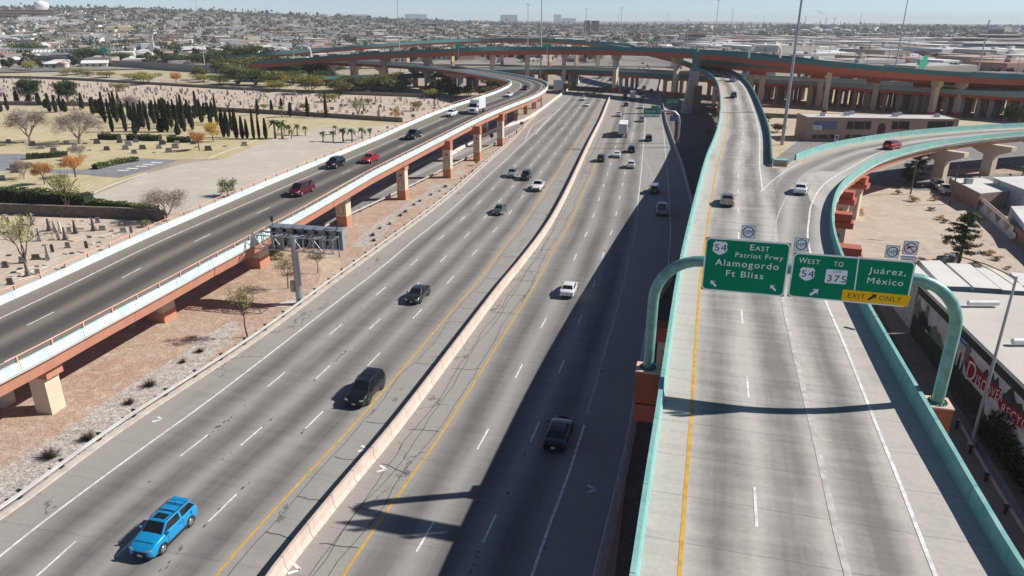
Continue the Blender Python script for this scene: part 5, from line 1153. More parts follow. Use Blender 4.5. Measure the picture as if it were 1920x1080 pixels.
    if kind=='shrub':
        lm=leafmat('grey_shrub_leaves',(.12,.13,.06),(.20,.20,.11)); tb=MB(); tb.tube([(0,0,0),(0,0,.8)],[.08,.04],6)
        P=lobepts(crownlobes(rng,1.3,1.6,.1,7,.8),1300,rng,.2); return tb,P,.15,lm,1.8,2.6
    if kind=='dryshrub':
        lm=leafmat('dry_shrub_leaves',(.33,.19,.07),(.42,.27,.11)); tb=MB(); tb.tube([(0,0,0),(0,0,.8)],[.08,.04],6)
        P=lobepts(crownlobes(rng,1.3,1.8,.1,7,.8),1300,rng,.2); return tb,P,.15,lm,1.8,2.6
def get_proto(kind,seed):
    k=(kind,seed)
    if k in PROT: return PROT[k]
    tb,P,ls,lm,H,Wd=proto_tree(kind,seed); P[:,2]=np.maximum(P[:,2],.05)
    bark={'bare':BARKG,'thin':BARKD,'mesquite':BARKD}.get(kind,BARK)
    to=tb.build('trunk',bark); tm=to.data; D.objects.remove(to); PROT[k]=(tm,leafmesh('crown',P,ls,lm,seed,.09 if kind=='bare' else .55),H,Wd); return PROT[k]
KN={'mesquite':('mesquite_tree','tree'),'darkbush':('evergreen_tree','tree'),'yellowtree':('yellow_green_tree','tree'),'orange':('autumn_tree','tree'),'golden':('autumn_tree','tree'),'paloverde':('palo_verde_tree','tree'),'thin':('desert_tree','tree'),'pine':('pine_tree','tree'),'conifer':('conifer_tree','tree'),'bare':('bare_tree','tree'),'cypress':('cypress_tree','tree'),'shrub':('shrub','shrub'),'dryshrub':('shrub','shrub')}
_ti=0
def tree(kind,px,yb,label,hpx=None,wpx=None,group=None,z=0.,lean=0.,seed=None,pos=None,h=None,w=None):
    global _ti
    _ti+=1; seed=seed if seed is not None else _ti%3
    p=G(px,yb,z) if pos is None else np.array(pos); tm,cm,H,Wd=get_proto(kind,seed); q=p.copy(); 
    x0,y0=PX(p); 
    ppm=abs(PX((p[0]+1,p[1],p[2]))[0]-x0)
    if h is None:
        h=.5; 
        while PX((p[0],p[1],p[2]+h))[1]>yb-(hpx or 30) and h<30: h+=.1
    w=w if w is not None else ((wpx/ppm) if wpx else Wd*h/H)
    nm,cat=KN[kind]; t=empty(nm,p,(_ti*1.7)%6.28,label,cat,group); t.scale=(w/Wd,w/Wd,h/H)
    link(D.objects.new('trunk',tm),t); link(D.objects.new('crown',cm),t); return t
gM='bushy trees in the belt before the sound wall'; gCy='dark column cypresses in the cemetery'
# two big dark pines, bare trees, autumn trees
tree('pine',58,191,'large dark pine furthest left behind the cypress rows',50,56,seed=0); tree('pine',128,193,'second large dark pine right behind the cypress rows',48,58,seed=1)
tree('bare',57,268,'big leafless grey tree at the left edge of the cypress rows',72,78,seed=0); tree('bare',150,270,'big leafless brownish tree just right of the other bare one',68,85,seed=1); tree('bare',250,219,'leafless tree behind the cypress rows near the headstone field',44,56,seed=2)
tree('bare',46,336,'small pruned white-limbed tree beside the hedge island',40,36,seed=1); tree('bare',150,300,'small pale pruned tree above the orange tree',32,30,seed=0)
tree('bare',315,414,'dark-trunked leafless tree by the stone wall and ramp',66,92,seed=0)
tree('golden',400,266,'golden yellow autumn tree at the right of the cypress rows',40,42); tree('orange',374,282,'burnt orange autumn tree in front of the golden one',38,43)
tree('orange',84,346,'orange autumn tree left of the larger orange one by the drive',44,50,seed=1); tree('orange',142,332,'largest orange autumn tree beside the cemetery drive',42,62,seed=2)
tree('paloverde',128,397,'feathery green tree rising over the long dark hedge',78,66,seed=0); tree('paloverde',49,494,'light green tree standing among the nearest graves',98,82,seed=1)
tree('paloverde',672,217,'olive round bush tree among the far graves',34,44,seed=2); tree('shrub',427,368,'grey-green rounded shrub beside the pale dirt lot',38,54)
tree('dryshrub',742,221,'rust coloured dry shrub among the far graves',22,26); tree('shrub',274,426,'pale flowering shrub near the stone wall end',16,26); tree('dryshrub',894,310,'ochre clipped bush at the narrow end of the gravel median',16,14)
for i,(x,y,w,h) in enumerate(((619,191,46,17),(572,208,30,16),(782,208,30,20),(495,206,20,12),(225,171,46,17),(165,143,40,12),(690,196,20,12),(860,208,18,10))): tree('yellowtree' if i!=5 else 'shrub',x,y,'yellow-green desert tree scattered among the far graves',h,w,'yellow-green trees among the far graves')
for i,(x,y,w,h,k) in enumerate(((42,105,56,22,'darkbush'),(60,98,60,14,'mesquite'),(104,107,26,14,'darkbush'),(172,115,62,22,'darkbush'),(222,118,50,16,'darkbush'),(269,119,26,14,'darkbush'),(327,99,20,12,'darkbush'),(335,124,56,18,'darkbush'),(390,125,50,22,'darkbush'),(412,125,50,24,'darkbush'),(462,124,62,34,'darkbush'),(465,147,50,30,'mesquite'),(412,144,32,28,'mesquite'),(445,158,46,26,'mesquite'),(242,90,26,14,'mesquite'),(274,159,46,20,'yellowtree'),(331,159,24,18,'orange'),(56,134,26,16,'yellowtree'),(122,142,26,10,'yellowtree'),(470,142,62,30,'mesquite'),(515,142,62,30,'darkbush'),(556,147,60,30,'darkbush'),(598,148,52,27,'darkbush'),(448,158,42,30,'mesquite'),(530,163,32,20,'yellowtree'),(582,176,54,30,'yellowtree'),(520,172,40,18,'yellowtree'),(637,178,42,24,'mesquite'),(657,172,52,26,'darkbush'),(685,171,46,22,'mesquite'),(732,172,52,28,'mesquite'),(833,178,50,28,'darkbush'),(852,184,36,18,'darkbush'),(811,184,36,14,'yellowtree'),(930,180,46,28,'darkbush'),(915,184,30,18,'mesquite'),(880,182,22,18,'mesquite'),(1002,184,26,16,'darkbush'),(1065,160,24,20,'mesquite'),(1058,170,22,12,'mesquite'),(490,130,50,20,'mesquite'),(430,110,50,14,'mesquite'),(375,150,30,20,'mesquite'),(1115,118,30,16,'yellowtree'),(545,128,60,18,'mesquite'),(500,132,60,20,'darkbush'),(575,136,60,20,'darkbush'),(620,140,50,18,'mesquite'),(480,160,50,24,'darkbush'),(510,163,46,22,'mesquite'),(548,160,44,22,'mesquite'),(605,160,50,24,'darkbush'),(700,168,44,22,'darkbush'),(755,172,40,20,'mesquite'),(350,122,50,16,'mesquite'),(300,120,40,14,'darkbush'),(200,112,50,14,'mesquite'),(132,108,50,14,'mesquite'),(15,104,40,14,'darkbush'),(145,140,40,10,'yellowtree'),(200,146,40,10,'yellowtree'),(250,150,40,10,'yellowtree'),(380,154,40,12,'yellowtree'),(415,160,36,16,'mesquite'))):
    tree(k,x,y,{'darkbush':'dark green bushy tree in the belt between sound wall and flyovers','mesquite':'olive bushy tree in the belt between sound wall and flyovers','yellowtree':'yellow-green bushy tree in the belt near the far cemetery wall','orange':'small orange tree in the belt above the far cemetery wall'}[k],h*1.35,w*1.45,gM)
CY=[(60,680,830),(130,680,770),(215,700,760),(300,700,790),(345,745,810),(375,685,840),(420,720,845),(460,710,830),(490,730,840),(620,700,820),(710,720,850),(735,730,850),(790,695,920),(845,800,990),(850,710,880),(880,690,920),(945,740,990),(915,810,900),(1035,765,985),(1060,760,955),(1080,760,960),(1120,780,985),(1160,725,930),(1205,745,850),(1225,735,920),(1255,760,990),(1290,760,960),(1330,770,940),(1360,755,965),(1385,705,990),(1445,765,975),(1480,690,880),(1500,740,870),(1560,755,860),(1535,780,870),(1630,700,940),(1680,830,1030),(1715,850,1030),(1740,800,985),(1775,830,1040),(1820,870,1040),(1855,880,1040),(1905,830,1045),(5,720,840),(1250,730,870),(1310,750,900),(1595,760,880),(1420,760,930),(285,700,770),(230,690,760),(700,740,860),(760,740,870),(820,720,880),(905,720,870),(975,750,900),(1000,770,930),(1095,760,900),(1140,760,890),(1185,770,900),(1240,780,950),(1275,770,900),(1350,770,900),(1400,780,890),(1460,780,890),(1515,790,920),(1580,800,930),(1660,830,960),(1700,840,960),(1760,850,960)]
CY=[(x/4,a/4,b/4) for x,a,b in CY]+[(480+x/4,a/4,b/4) for x,a,b in ((15,750,865),(25,860,1040),(75,870,1040),(120,755,850),(190,735,800),(260,755,875),(390,735,880),(527,695,885))]
for i,(x,a,b) in enumerate(CY): tree('cypress',x,b,'narrow dark cypress in the dense cemetery rows' if x<478 else 'narrow dark cypress standing apart at the right end of the rows',(b-a)*(.88+.24*((i*7)%11)/11),(8.5 if x<478 else 7.5)*(.8+.45*((i*5)%7)/7),gCy if x<478 else 'dark cypresses at the right end of the cemetery')
for (x,a,b,w) in ((1015,905,1005,11),(1210,885,990,16),(1335,920,1012,12)): tree('cypress',x/4,b/4,{1015:'clipped rounded cypress left of the wide one',1210:'widest clipped cypress in front of the rows',1335:'clipped rounded cypress right of the wide one'}[x],(b-a)/4,w)
# palms
def palm_proto():
    tb=MB(); tb.tube([(0,0,0),(.05,0,1.5),(0,0,3.2)],[.24,.17,.16],9); rng=np.random.default_rng(3); P=[];mb=MB()
    for i in range(26):
        a=i*2.4; el=rng.uniform(-.6,1.1); L=rng.uniform(1.1,1.5); c=[]
        for k in range(5): t=k/4; r=L*t*math.cos(el*(1-.3*t)); z=3.2+L*t*math.sin(el)-.55*t*t*L; c.append((r*math.cos(a),r*math.sin(a),z))
        for k in range(4):
            w=.26*(1-abs(k-1.5)/3.2); nx,ny=-math.sin(a)*w,math.cos(a)*w; p,q=c[k],c[k+1]
            mb.add([(p[0]-nx,p[1]-ny,p[2]-.05),p,q,(q[0]-nx,q[1]-ny,q[2]-.08)],[(0,1,2,3)]); mb.add([p,(p[0]+nx,p[1]+ny,p[2]-.05),(q[0]+nx,q[1]+ny,q[2]-.08),q],[(0,1,2,3)])
    a=tb.build('trunk',mat('palm_trunk',(.20,.15,.10),.95,var=.3,sc=5)); b=mb.build('fronds',leafmat('palm_fronds',(.06,.09,.03),(.12,.15,.05))); m=(a.data,b.data); D.objects.remove(a); D.objects.remove(b); return m
PM=palm_proto()
def palm(px,yb,hpx,label,group='short palms along the cemetery drive',pos=None,h=None):
    p=G(px,yb,0); h=h or 1
    while PX((p[0],p[1],h))[1]>yb-hpx and h<15: h+=.1
    t=empty('palm_tree',p,px,label,'palm tree',group); s=h/4.2; t.scale=(s,s,s); link(D.objects.new('trunk',PM[0]),t); link(D.objects.new('crown',PM[1]),t)
for (x,a,b) in ((505,970,1062),(580,965,1062),(597,930,1010),(655,940,1065),(722,945,1068),(797,940,1050),(820,975,1020),(857,950,1034),(922,975,1012),(988,938,985),(1045,930,965),(145,870,1040),(200,875,1040),(195,780,880),(250,920,1012),(268,960,1042),(312,915,1015),(372,935,1018),(215,930,1000)):
    palm(480+x/4,b/4,(b-a)/4,'short palm in the row along the pale cemetery lot')
for (x,a,b) in ((560,730,830),(600,750,820)): palm(x/4,b/4,(b-a)/4,'leafy palm behind the rows below the dark pines','palms behind the cypress rows')
palm(775,229,18,'low palm beside the far cemetery wall next to the ramp',None); palm(1893,334,10,'fan palm peeking over the white house roof',None)
# landscaping trees beneath the left ramp
tree('thin',464,632,'leafy young tree casting a branchy shadow on the red gravel',112,72,seed=0); tree('thin',540,541,'two-stemmed young tree left of the message sign post',70,60,seed=1); tree('thin',596,512,'leaning young tree right of the message sign post',52,50,seed=2); tree('thin',637,482,'young olive tree beyond the right end of the message sign',50,46,seed=0); tree('shrub',517,486,'low grey-green bush beside the painted ramp pier',26,42)
# spiky dark shrubs
def spiky():
    mb=MB(); rng=np.random.default_rng(8)
    for i in range(190):
        a=rng.uniform(0,6.28); el=rng.uniform(.15,1.45); L=rng.uniform(.55,.95); b=(.12*math.cos(a),.12*math.sin(a),.02); e=(L*math.cos(el)*math.cos(a),L*math.cos(el)*math.sin(a),L*math.sin(el)*.85); w=.022; n=(-math.sin(a)*w,math.cos(a)*w,0)
        mb.add([(b[0]-n[0],b[1]-n[1],b[2]),(b[0]+n[0],b[1]+n[1],b[2]),e],[(0,1,2)])
    o=mb.build('x',leafmat('dry_spiky_blades',(.045,.04,.03),(.10,.085,.06))); m=o.data; D.objects.remove(o); return m
SPK=spiky()
for i,(x,y,w) in enumerate(((95,858,62),(165,824,52),(243,757,38),(281,724,44),(343,680,27),(376,660,30),(699,442,20),(701,452,18),(712,429,15),(731,421,15),(751,405,18),(760,398,17),(776,385,15),(787,378,14),(808,366,13),(824,359,11),(835,351,17),(865,335,10),(872,331,9),(887,323,16),(893,319,12),(912,304,14))):
    p=G(x,y); ppm=abs(PX((p[0]+1,p[1],0))[0]-x); o=D.objects.new('spiky_shrub',SPK); link(o); o.location=p; s=w/ppm/1.75; o.scale=(s,s,s*.9); o.rotation_euler=(0,0,i*1.3)
    tag(o,'dark spiky shrub planted along the pale gravel strip','shrub','spiky shrubs in the gravel strip')
# hedges
def hedge(pts,h,w,label,m=None,dens=70,group=None):
    P=Path([G(x,y) for x,y in pts],.5); rng=np.random.default_rng(int(P.L)); n=int(P.L*dens*h*.8); n=min(n,12000); Q=[]
    for d in rng.uniform(0,P.L,n):
        c,t=P.at(d); o=rng.uniform(-w/2,w/2); z=rng.uniform(0,h)*(1+.12*math.sin(d*1.3)); 
        if rng.random()<.5: z=h*(1+.1*math.sin(d*1.1)+.06*math.sin(d*3.7))
        elif rng.random()<.6: o=math.copysign(w/2,o)
        Q.append((c[0]-t[1]*o*-1,c[1]+t[0]*o*-1,z))
    Q=np.array(Q); c0=P.p[0].copy(); Q-=np.array([c0[0],c0[1],0]); o=link(D.objects.new('hedge',leafmesh('hedge',Q,.34,m or leafmat('hedge_leaves',(.025,.04,.012),(.07,.09,.03)),3,.8)),None,(c0[0],c0[1],0))
    core=MB(); sweep(P,[(-w*.42,0),(-w*.42,h*.92),(w*.42,h*.92),(w*.42,0)][::-1],core); co=core.build('hedge_core',mat('hedge_inner',(.015,.022,.01),.95),o); co.location=(-c0[0],-c0[1],0)
    return tag(o,label,'hedge',group)
hedge([(-30,376),(60,382),(130,388),(170,390)],2.6,3.0,'tall dark hedge along the stone wall at the left edge'); hedge([(175,391),(240,398),(295,404)],1.6,1.6,'lower trimmed hedge running along the stone wall to the bare tree',leafmat('bright_hedge',(.04,.07,.015),(.10,.13,.03)))
hedge([(178,318),(215,309),(258,302)],1.1,1.6,'bright trimmed hedge lining the parking bays',leafmat('bright_hedge2',(.09,.12,.03),(.16,.18,.05))); hedge([(50,299),(90,296),(128,293)],1.2,2.,'dark low hedge on the drive island'); hedge([(22,318),(60,313)],1.0,2.,'short dark hedge beside the pruned white tree')
for x0,x1,y,l in ((188,224,261,'clipped green hedge block furthest left under the cypresses'),(242,259,262,'small clipped hedge block between two longer ones'),(264,301,263,'clipped yellow-topped hedge block in the middle'),(317,355,266,'dark clipped hedge block beside the orange tree')): hedge([(x0,y),((x0+x1)/2,y+.5),(x1,y+1)],1.5,2.2,l)
# ---- cemetery surfaces
C_DIRT=ground_mat('cemetery_dirt',[(.53,.43,.345),(.47,.385,.31),(.57,.48,.40)],.06,.14,1.6); LAWN=ground_mat('dry_lawn',[(.53,.45,.29),(.47,.39,.24),(.39,.36,.18)],.04,.2,1.6); LOT=ground_mat('pale_lot',[(.50,.45,.39),(.46,.41,.35),(.55,.50,.44)],.03,.08,1.5); DRIVE=ground_mat('drive_asphalt',[(.24,.25,.27),(.20,.21,.225),(.28,.285,.29)],.08,.1,3.)
FIELD=ground_mat('dry_field',[(.44,.38,.25),(.48,.41,.30),(.36,.34,.18)],.02,.12,.7)
sheet('cemetery_ground',[(-120,146),(75,148),(270,158),(475,170),(905,187),(870,206),(760,229),(475,212),(175,199),(-120,192)],C_DIRT,.03)
sheet('cemetery_lawn',[(-160,196),(175,201),(475,214),(755,231),(700,240),(600,243),(505,262),(420,298),(320,300),(260,297),(160,291),(-160,286)],LAWN,.03)
sheet('dirt_lot',[(505,262),(600,241),(700,238),(800,226),(880,205),(900,215),(700,262),(430,385),(300,405),(160,372),(275,326),(340,308),(420,298)],LOT,.035)
sheet('cemetery_drive',[(-160,286),(160,291),(260,297),(330,300),(225,329),(150,327),(-160,314)],DRIVE,.045)
sheet('cemetery_lawn',[(30,302),(60,294),(130,291),(175,292),(258,298),(180,318),(160,318),(100,318),(40,322)],LAWN,.05)
sheet('cemetery_lawn',[(-160,314),(0,313),(60,318),(150,328),(225,329),(275,324),(160,370),(150,376),(-160,358)],LAWN,.04)
sheet('cemetery_ground',[(-200,398),(-40,394),(310,410),(380,396),(430,375),(470,370),(120,545),(-120,660),(-400,660)],C_DIRT,.03)
sheet('dry_field',[(-200,112),(100,118),(300,132),(480,150),(480,160),(270,152),(75,143),(-200,140)],FIELD,.03); sheet('dry_field',[(480,150),(700,165),(950,178),(905,185),(475,168)],FIELD,.03)
sheet('gravel_track',[(60,141),(140,144),(300,152),(300,155),(140,149),(60,145)],LOT,.06)
mb=MB()
for i,(x,y) in enumerate(((231,319.5),(248,315.8),(265,311.7),(278,308.3),(293,304.7))): 
    p=G(x,y,.07); mb.box(p,(2.6,1.0,.012),-.1)
mb.build('parking_marking',WHITEP,struct(sheet('parking_bays',[(168,330),(225,334),(330,302),(262,298)],DRIVE,.055)))
kb=Path([G(x,y) for x,y in ((150,376),(200,351),(275,325))]); struct(sweep(kb,[(-.12,0),(-.12,.18),(.12,.18),(.12,0)][::-1]).build('drive_kerb',CONC)); kb=Path([G(x,y) for x,y in ((388,298),(440,278),(500,256))]); struct(sweep(kb,[(-.12,0),(-.12,.18),(.12,.18),(.12,0)][::-1]).build('drive_kerb',CONC))
# ---- walls
STONE=mat('stone_wall',(.20,.155,.125),.95,sc=1.4,col2=(.10,.08,.07),det=8); DUST=mat('dusty_block_wall',(.24,.20,.165),.95,var=.25,sc=.8,det=6)
def wall(pts,h,w,m,label,name='stone_wall',group=None,terr=False,cat='wall'):
    P=Path([(GT(x,y) if terr else G(x,y)) for x,y in pts],2.); return tag(sweep(P,[(-w/2,-.2),(-w/2,h),(w/2,h),(w/2,-.2)][::-1]).build(name,m),label,cat,group)
wall([(-60,399),(130,406),(240,410),(312,415)],1.9,.7,STONE,'dark rough stone retaining wall below the long hedge')
wall([(-160,196),(175,199),(475,212),(755,229)],1.5,.4,DUST,'long low block wall between headstone field and lawn'); wall([(-160,146),(75,148),(270,158),(475,170),(905,187)],1.4,.4,DUST,'long dark block wall along the far side of the headstone field')
SW=wall([(-200,110),(0,111),(100,117),(200,125),(300,131),(400,137),(480,141)],4.6,.4,mat('sound_wall_grey',(.30,.29,.275),.9,var=.1,sc=.05),'tall grey sound wall crossing the field on the left','sound_wall')
# ---- headstones
STN=[mat('grave_granite_grey',(.27,.26,.25),.7,rnd=.6,sc=3),mat('grave_pale_stone',(.55,.49,.42),.85,rnd=.5,sc=3),mat('grave_dark_granite',(.10,.09,.095),.45,rnd=.5,sc=3)]
def hs(kind):
    mb=MB()
    if kind==0: mb.box((0,0,.12),(.95,.42,.24)); mb.box((0,0,.6),(.75,.2,.75),0,0,.92)
    if kind==1: mb.box((0,0,.15),(.8,.8,.3)); mb.box((0,0,.55),(.55,.55,.5),0,0,.9); mb.box((0,0,1.5),(.38,.38,1.4),0,0,.55)
    if kind==2: mb.box((0,0,.1),(.9,.5,.2)); mb.box((0,0,.75),(.14,.12,1.3)); mb.box((0,0,1.02),(.62,.118,.14))
    if kind==3: mb.box((0,0,.15),(1.25,.5,.3)); mb.box((0,0,.55),(1.05,.24,.6),0,0,.96)
    if kind==4: mb.box((0,0,.1),(.7,.5,.2),0,0,.9)
    if kind==5: mb.box((0,0,.55),(.5,.14,1.1),0,0,.95); mb.tube([(0,-.07,1.1),(0,.07,1.1)],.24,12,smooth=False)
    o=mb.build('headstone',STN[1]); m=o.data; D.objects.remove(o); return m
HSM={}
def hsmesh(k,mi):
    if (k,mi) not in HSM: m=hs(k); m.materials.clear(); m.materials.append(STN[mi]); HSM[(k,mi)]=m
    return HSM[(k,mi)]
HL={0:'upright tablet headstone',1:'tall obelisk grave marker',2:'stone cross grave marker',3:'wide low headstone',4:'small block grave marker',5:'round-topped slim headstone'}; HC={0:'grey',1:'pale',2:'dark'}
def grave(p,k,mi,where,group,s=1.,rz=0.): 
    o=link(D.objects.new('headstone',hsmesh(k,mi)),None,(p[0],p[1],.03)); o.rotation_euler=(0,0,rz); o.scale=(s,s,s); return tag(o,HC[mi]+' '+HL[k]+' '+where,'headstone',group)
def inpoly(p,poly):
    c=False; j=len(poly)-1
    for i in range(len(poly)):
        if (poly[i][1]>p[1])!=(poly[j][1]>p[1]) and p[0]<(poly[j][0]-poly[i][0])*(p[1]-poly[i][1])/(poly[j][1]-poly[i][1])+poly[i][0]: c=not c
        j=i
    return c
NEAR=[(42,493,0,0),(68,487,3,2),(128,465,0,0),(163,467,5,2),(99,473,5,2),(36,449,0,0),(91,486,1,0),(53,518,1,0),(72,516,0,1),(70,500,4,0),(26,512,4,2),(11,502,0,2),(93,433,1,2),(104,437,1,1),(114,437,1,1),(131,436,0,1),(142,438,1,2),(154,430,4,0),(100,449,2,1),(110,450,5,1),(123,450,1,2),(20,402,2,1),(60,400,2,1),(104,403,2,1),(121,406,0,1),(45,422,5,0),(16,422,5,2),(62,422,1,0),(176,433,1,2),(184,418,0,0),(193,432,3,0),(210,434,4,0),(247,438,5,0),(187,455,4,0),(172,458,4,1),(207,444,4,1),(135,476,4,2),(17,480,4,2),(131,421,4,1),(137,426,4,1),(212,419,4,0),(216,407,2,1),(176,406,2,2),(193,406,2,2),(170,409,4,1),(30,405,4,1),(9,412,0,1),(20,534,0,2),(38,505,4,2),(70,546,0,0),(232,436,3,1),(92,418,4,0),(140,414,4,1),(155,415,4,1),(120,503,4,2),(168,446,4,2),(226,421,4,1),(190,470,4,0),(75,452,1,0),(62,445,5,1),(84,461,4,0),(9,437,4,2)]
for x,y,k,mi in NEAR: grave(G(x,y),k,mi,'in the sandy plot between stone wall and elevated ramp','headstones in the nearest sandy plot',.92,.15)
# grave kerbs (thin stone borders round the plots)
for i,(x,y,l) in enumerate(((150,447,5),(170,468,5),(105,482,5),(60,505,6),(205,442,4),(160,425,4),(40,520,5),(130,500,5))):
    p=G(x,y,.03); o=MB(); 
    for a in (-1,1): o.box((0,a*.75,.06),(l*.6,.14,.13)); o.box((a*l*.3,0,.062),(.14,1.36,.12))
    q=o.build('grave_kerb',STN[1],None,(p[0],p[1],.02)); q.rotation_euler=(0,0,1.1); tag(q,'pale stone border framing a sandy grave plot','grave kerb','grave borders in the nearest plot')
rng=np.random.default_rng(21); n=0
def scatter(polypx,step,rowang,jit,kinds,cols,where,group,limit=10**9,prob=.7,s=1.):
    W=[G(x,y)[:2] for x,y in polypx]; W=np.array(W); a=rowang; R=np.array([[math.cos(a),-math.sin(a)],[math.sin(a),math.cos(a)]]); Q=W@R; out=[]
    for u in np.arange(Q[:,0].min(),Q[:,0].max(),step[0]):
        for v in np.arange(Q[:,1].min(),Q[:,1].max(),step[1]):
            if rng.random()>prob: continue
            p=R@np.array([u+rng.normal(0,jit),v+rng.normal(0,jit)])
            if inpoly(p,W): out.append((p,kinds[rng.integers(len(kinds))],cols[rng.integers(len(cols))]))
    out.sort(key=lambda q:np.linalg.norm(q[0])); 
    for p,k,mi in out[:limit]: grave(p,k,mi,where,group,s*rng.uniform(.85,1.2),a+rng.normal(0,.06))
    return out[limit:]
scatter([(0,262),(160,262),(480,270),(420,290),(260,292),(0,284)],(4.2,6.5),.25,.5,[3,3,4],[0,2,0],'on the dry lawn before the cypresses','headstones on the dry lawn',prob=.62,s=1.25)
scatter([(0,318),(60,322),(100,330),(60,345),(0,350)],(5,7),.25,.5,[3,4],[0,2],'on the lawn above the tall hedge','headstones on the lower lawn',prob=.6,s=1.2)
rest=scatter([(60,153),(475,175),(880,191),(850,205),(755,224),(475,207),(180,195),(0,189),(0,152)],(3.0,3.4),.3,.8,[0,5,4,2,0,4,1,3],[1,0,1,2],'in the crowded headstone field beyond the cypresses','headstones in the far field',170,.55,1.05)
mbs=[MB() for _ in STN]
for p,k,mi in rest:
    s=rng.uniform(.85,1.3); h=(.9,1.6,1.3,.7,.4,1.2)[k]*s; mbs[mi].box((p[0],p[1],h/2),(.6*s,.35*s,h),rng.uniform(0,.6),0,.8)
for b_,m_,l in zip(mbs,STN,('grey','pale','dark')):
    if b_.v: tag(b_.build('headstones',m_),'hundreds of '+l+' headstones crowding the far cemetery field','headstones',kind='stuff')
# ============================================================ RIGHT-HAND BUILDINGS AND LOTS
RLOT=ground_mat('bare_dirt_lot',[(.50,.41,.33),(.45,.37,.295),(.56,.475,.40)],.09,.12,2.2); PAVE=ground_mat('old_parking_asphalt',[(.24,.23,.22),(.20,.195,.19),(.30,.285,.27)],.06,.1,3.)
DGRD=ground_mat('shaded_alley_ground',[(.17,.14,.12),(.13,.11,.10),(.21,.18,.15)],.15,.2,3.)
sheet('dirt_lot',[(1560,520),(1580,400),(1625,345),(1700,352),(1790,368),(1830,385),(1960,480),(2100,640),(1960,520),(1700,500)],RLOT,.03)
sheet('parking_lot',[(1620,345),(1660,318),(1780,275),(1960,262),(2100,330),(1960,345),(1830,352),(1720,358)],PAVE,.05)
mb=MB(); rg=np.random.default_rng(3)
for k in range(16):
    cx,cy=rg.uniform(1610,1800),rg.uniform(400,480); c=G(cx,cy); r0=rg.uniform(4,12); a0=rg.uniform(0,6.3); P_=Path([(c[0]+r0*math.cos(a0+q),c[1]+r0*math.sin(a0+q),.045) for q in np.linspace(0,rg.uniform(.8,2.2),6)],.8); line(P_,0,.28,mb,0.); line(P_,1.6,.24,mb,0.)
o=mb.build('tyre_tracks',ground_mat('track_dirt',[(.60,.51,.43),(.45,.37,.30),(.40,.325,.265)],.5,.1,3.)); struct(o)
sheet('gravel_island',[(1740,318),(1850,316),(1960,318),(1960,326),(1850,326),(1760,330)],GRAV,.07)
sheet('underpass_ground',[(1350,190),(1480,185),(1960,205),(1960,236),(1500,262),(1480,300),(1440,310),(1400,215)],ground_mat('dry_underpass',[(.48,.40,.30),(.52,.44,.32),(.38,.32,.24)],.05,.2,1.5),.03)
sheet('dry_grass_verge',[(1380,168),(1960,188),(1960,202),(1380,184)],ground_mat('dry_verge_grass',[(.50,.42,.28),(.46,.37,.24),(.40,.36,.22)],.05,.12,1.),.035)
sheet('side_street',[(1450,300),(1500,262),(1640,262),(1560,300),(1500,330)],PAVE,.04)
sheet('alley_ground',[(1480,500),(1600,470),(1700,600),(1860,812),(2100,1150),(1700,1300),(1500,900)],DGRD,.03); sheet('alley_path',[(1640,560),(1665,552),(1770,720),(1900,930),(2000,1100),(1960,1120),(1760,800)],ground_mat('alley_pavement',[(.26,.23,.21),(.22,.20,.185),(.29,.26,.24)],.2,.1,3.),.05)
mb=MB()
for i in range(9):
    a=G(1800+i*16,296+i*.6,.07); b=G(1816+i*17,305+i*.8,.07); mb.add([a-[.08,0,0],a+[.08,0,0],b+[.08,0,0],b-[.08,0,0]],[(3,2,1,0)])
for i in range(8):
    a=G(1795+i*18,335,.07); b=G(1812+i*18,343,.07); mb.add([a-[.08,0,0],a+[.08,0,0],b+[.08,0,0],b-[.08,0,0]],[(3,2,1,0)])
struct(mb.build('parking_marking',WHITEP)); 
# ---- long two-storey building under the flyovers
h=6.7; A=G(1514.5,219.5,h); B=G(1799,223.5,h); A[2]=B[2]=0; MP_=Plane(A,B); LW=np.linalg.norm((B-A)[:2]); dep=10.
PINKW=mat('weathered_pink_stucco',(.44,.32,.27),.9,sc=.35,col2=(.35,.25,.21),det=7); DKW=mat('dark_window',(.02,.018,.02),.2); BLW=mat('blue_window',(.10,.17,.33),.3); 
root=empty('long_building',(A[0],A[1],0),0,'long pinkish two-storey building with flat white roof beneath the flyovers','building')
def slab(pl,u0,u1,o0,o1,z0,z1,m,name,parent):
    P=[pl.w(u0,0,o0),pl.w(u1,0,o0),pl.w(u1,0,o1),pl.w(u0,0,o1)]; return MB().prism([p[:2] for p in P],z0,z1).build(name,m,parent)
slab(MP_,0,LW,0,-dep,0,h-.3,PINKW,'wall',root); slab(MP_,.2,LW-.2,-.25,-dep+.25,h-.3,h-.12,mat('white_roof_coating',(.60,.58,.55),.8,sc=.3,col2=(.45,.43,.41),det=6),'roof',root)
for a in ((0,LW,0,-.22),(0,LW,-dep+.22,-dep),(0,.22,-.22,-dep+.22),(LW-.22,LW,-.22,-dep+.22)): slab(MP_,*a,h-.3,h,PINKW,'roof_coping',root)
def win(x0,x1,y0,y1,m=DKW,par=root,pl=MP_,nm='window'):
    u0,z1=pl.uz(x0,y0); u1,z0=pl.uz(x1,y1); f=slab(pl,u0,u1,.06,-.05,z0,z1,mat('window_frame_tan',(.30,.22,.18),.8),nm,par); slab(pl,u0+.1,u1-.1,.08,.0,z0+.1,z1-.1,m,'pane',f); return f
for x0,x1,m in ((1526,1535,BLW),(1537,1555,BLW),(1558,1567.5,BLW),(1589,1599,DKW),(1602,1620,DKW),(1623,1632,DKW),(1673,1683,DKW),(1686,1704,DKW),(1740,1750,DKW),(1753,1772,DKW),(1776,1785,DKW)): win(x0,x1,227,243,m)
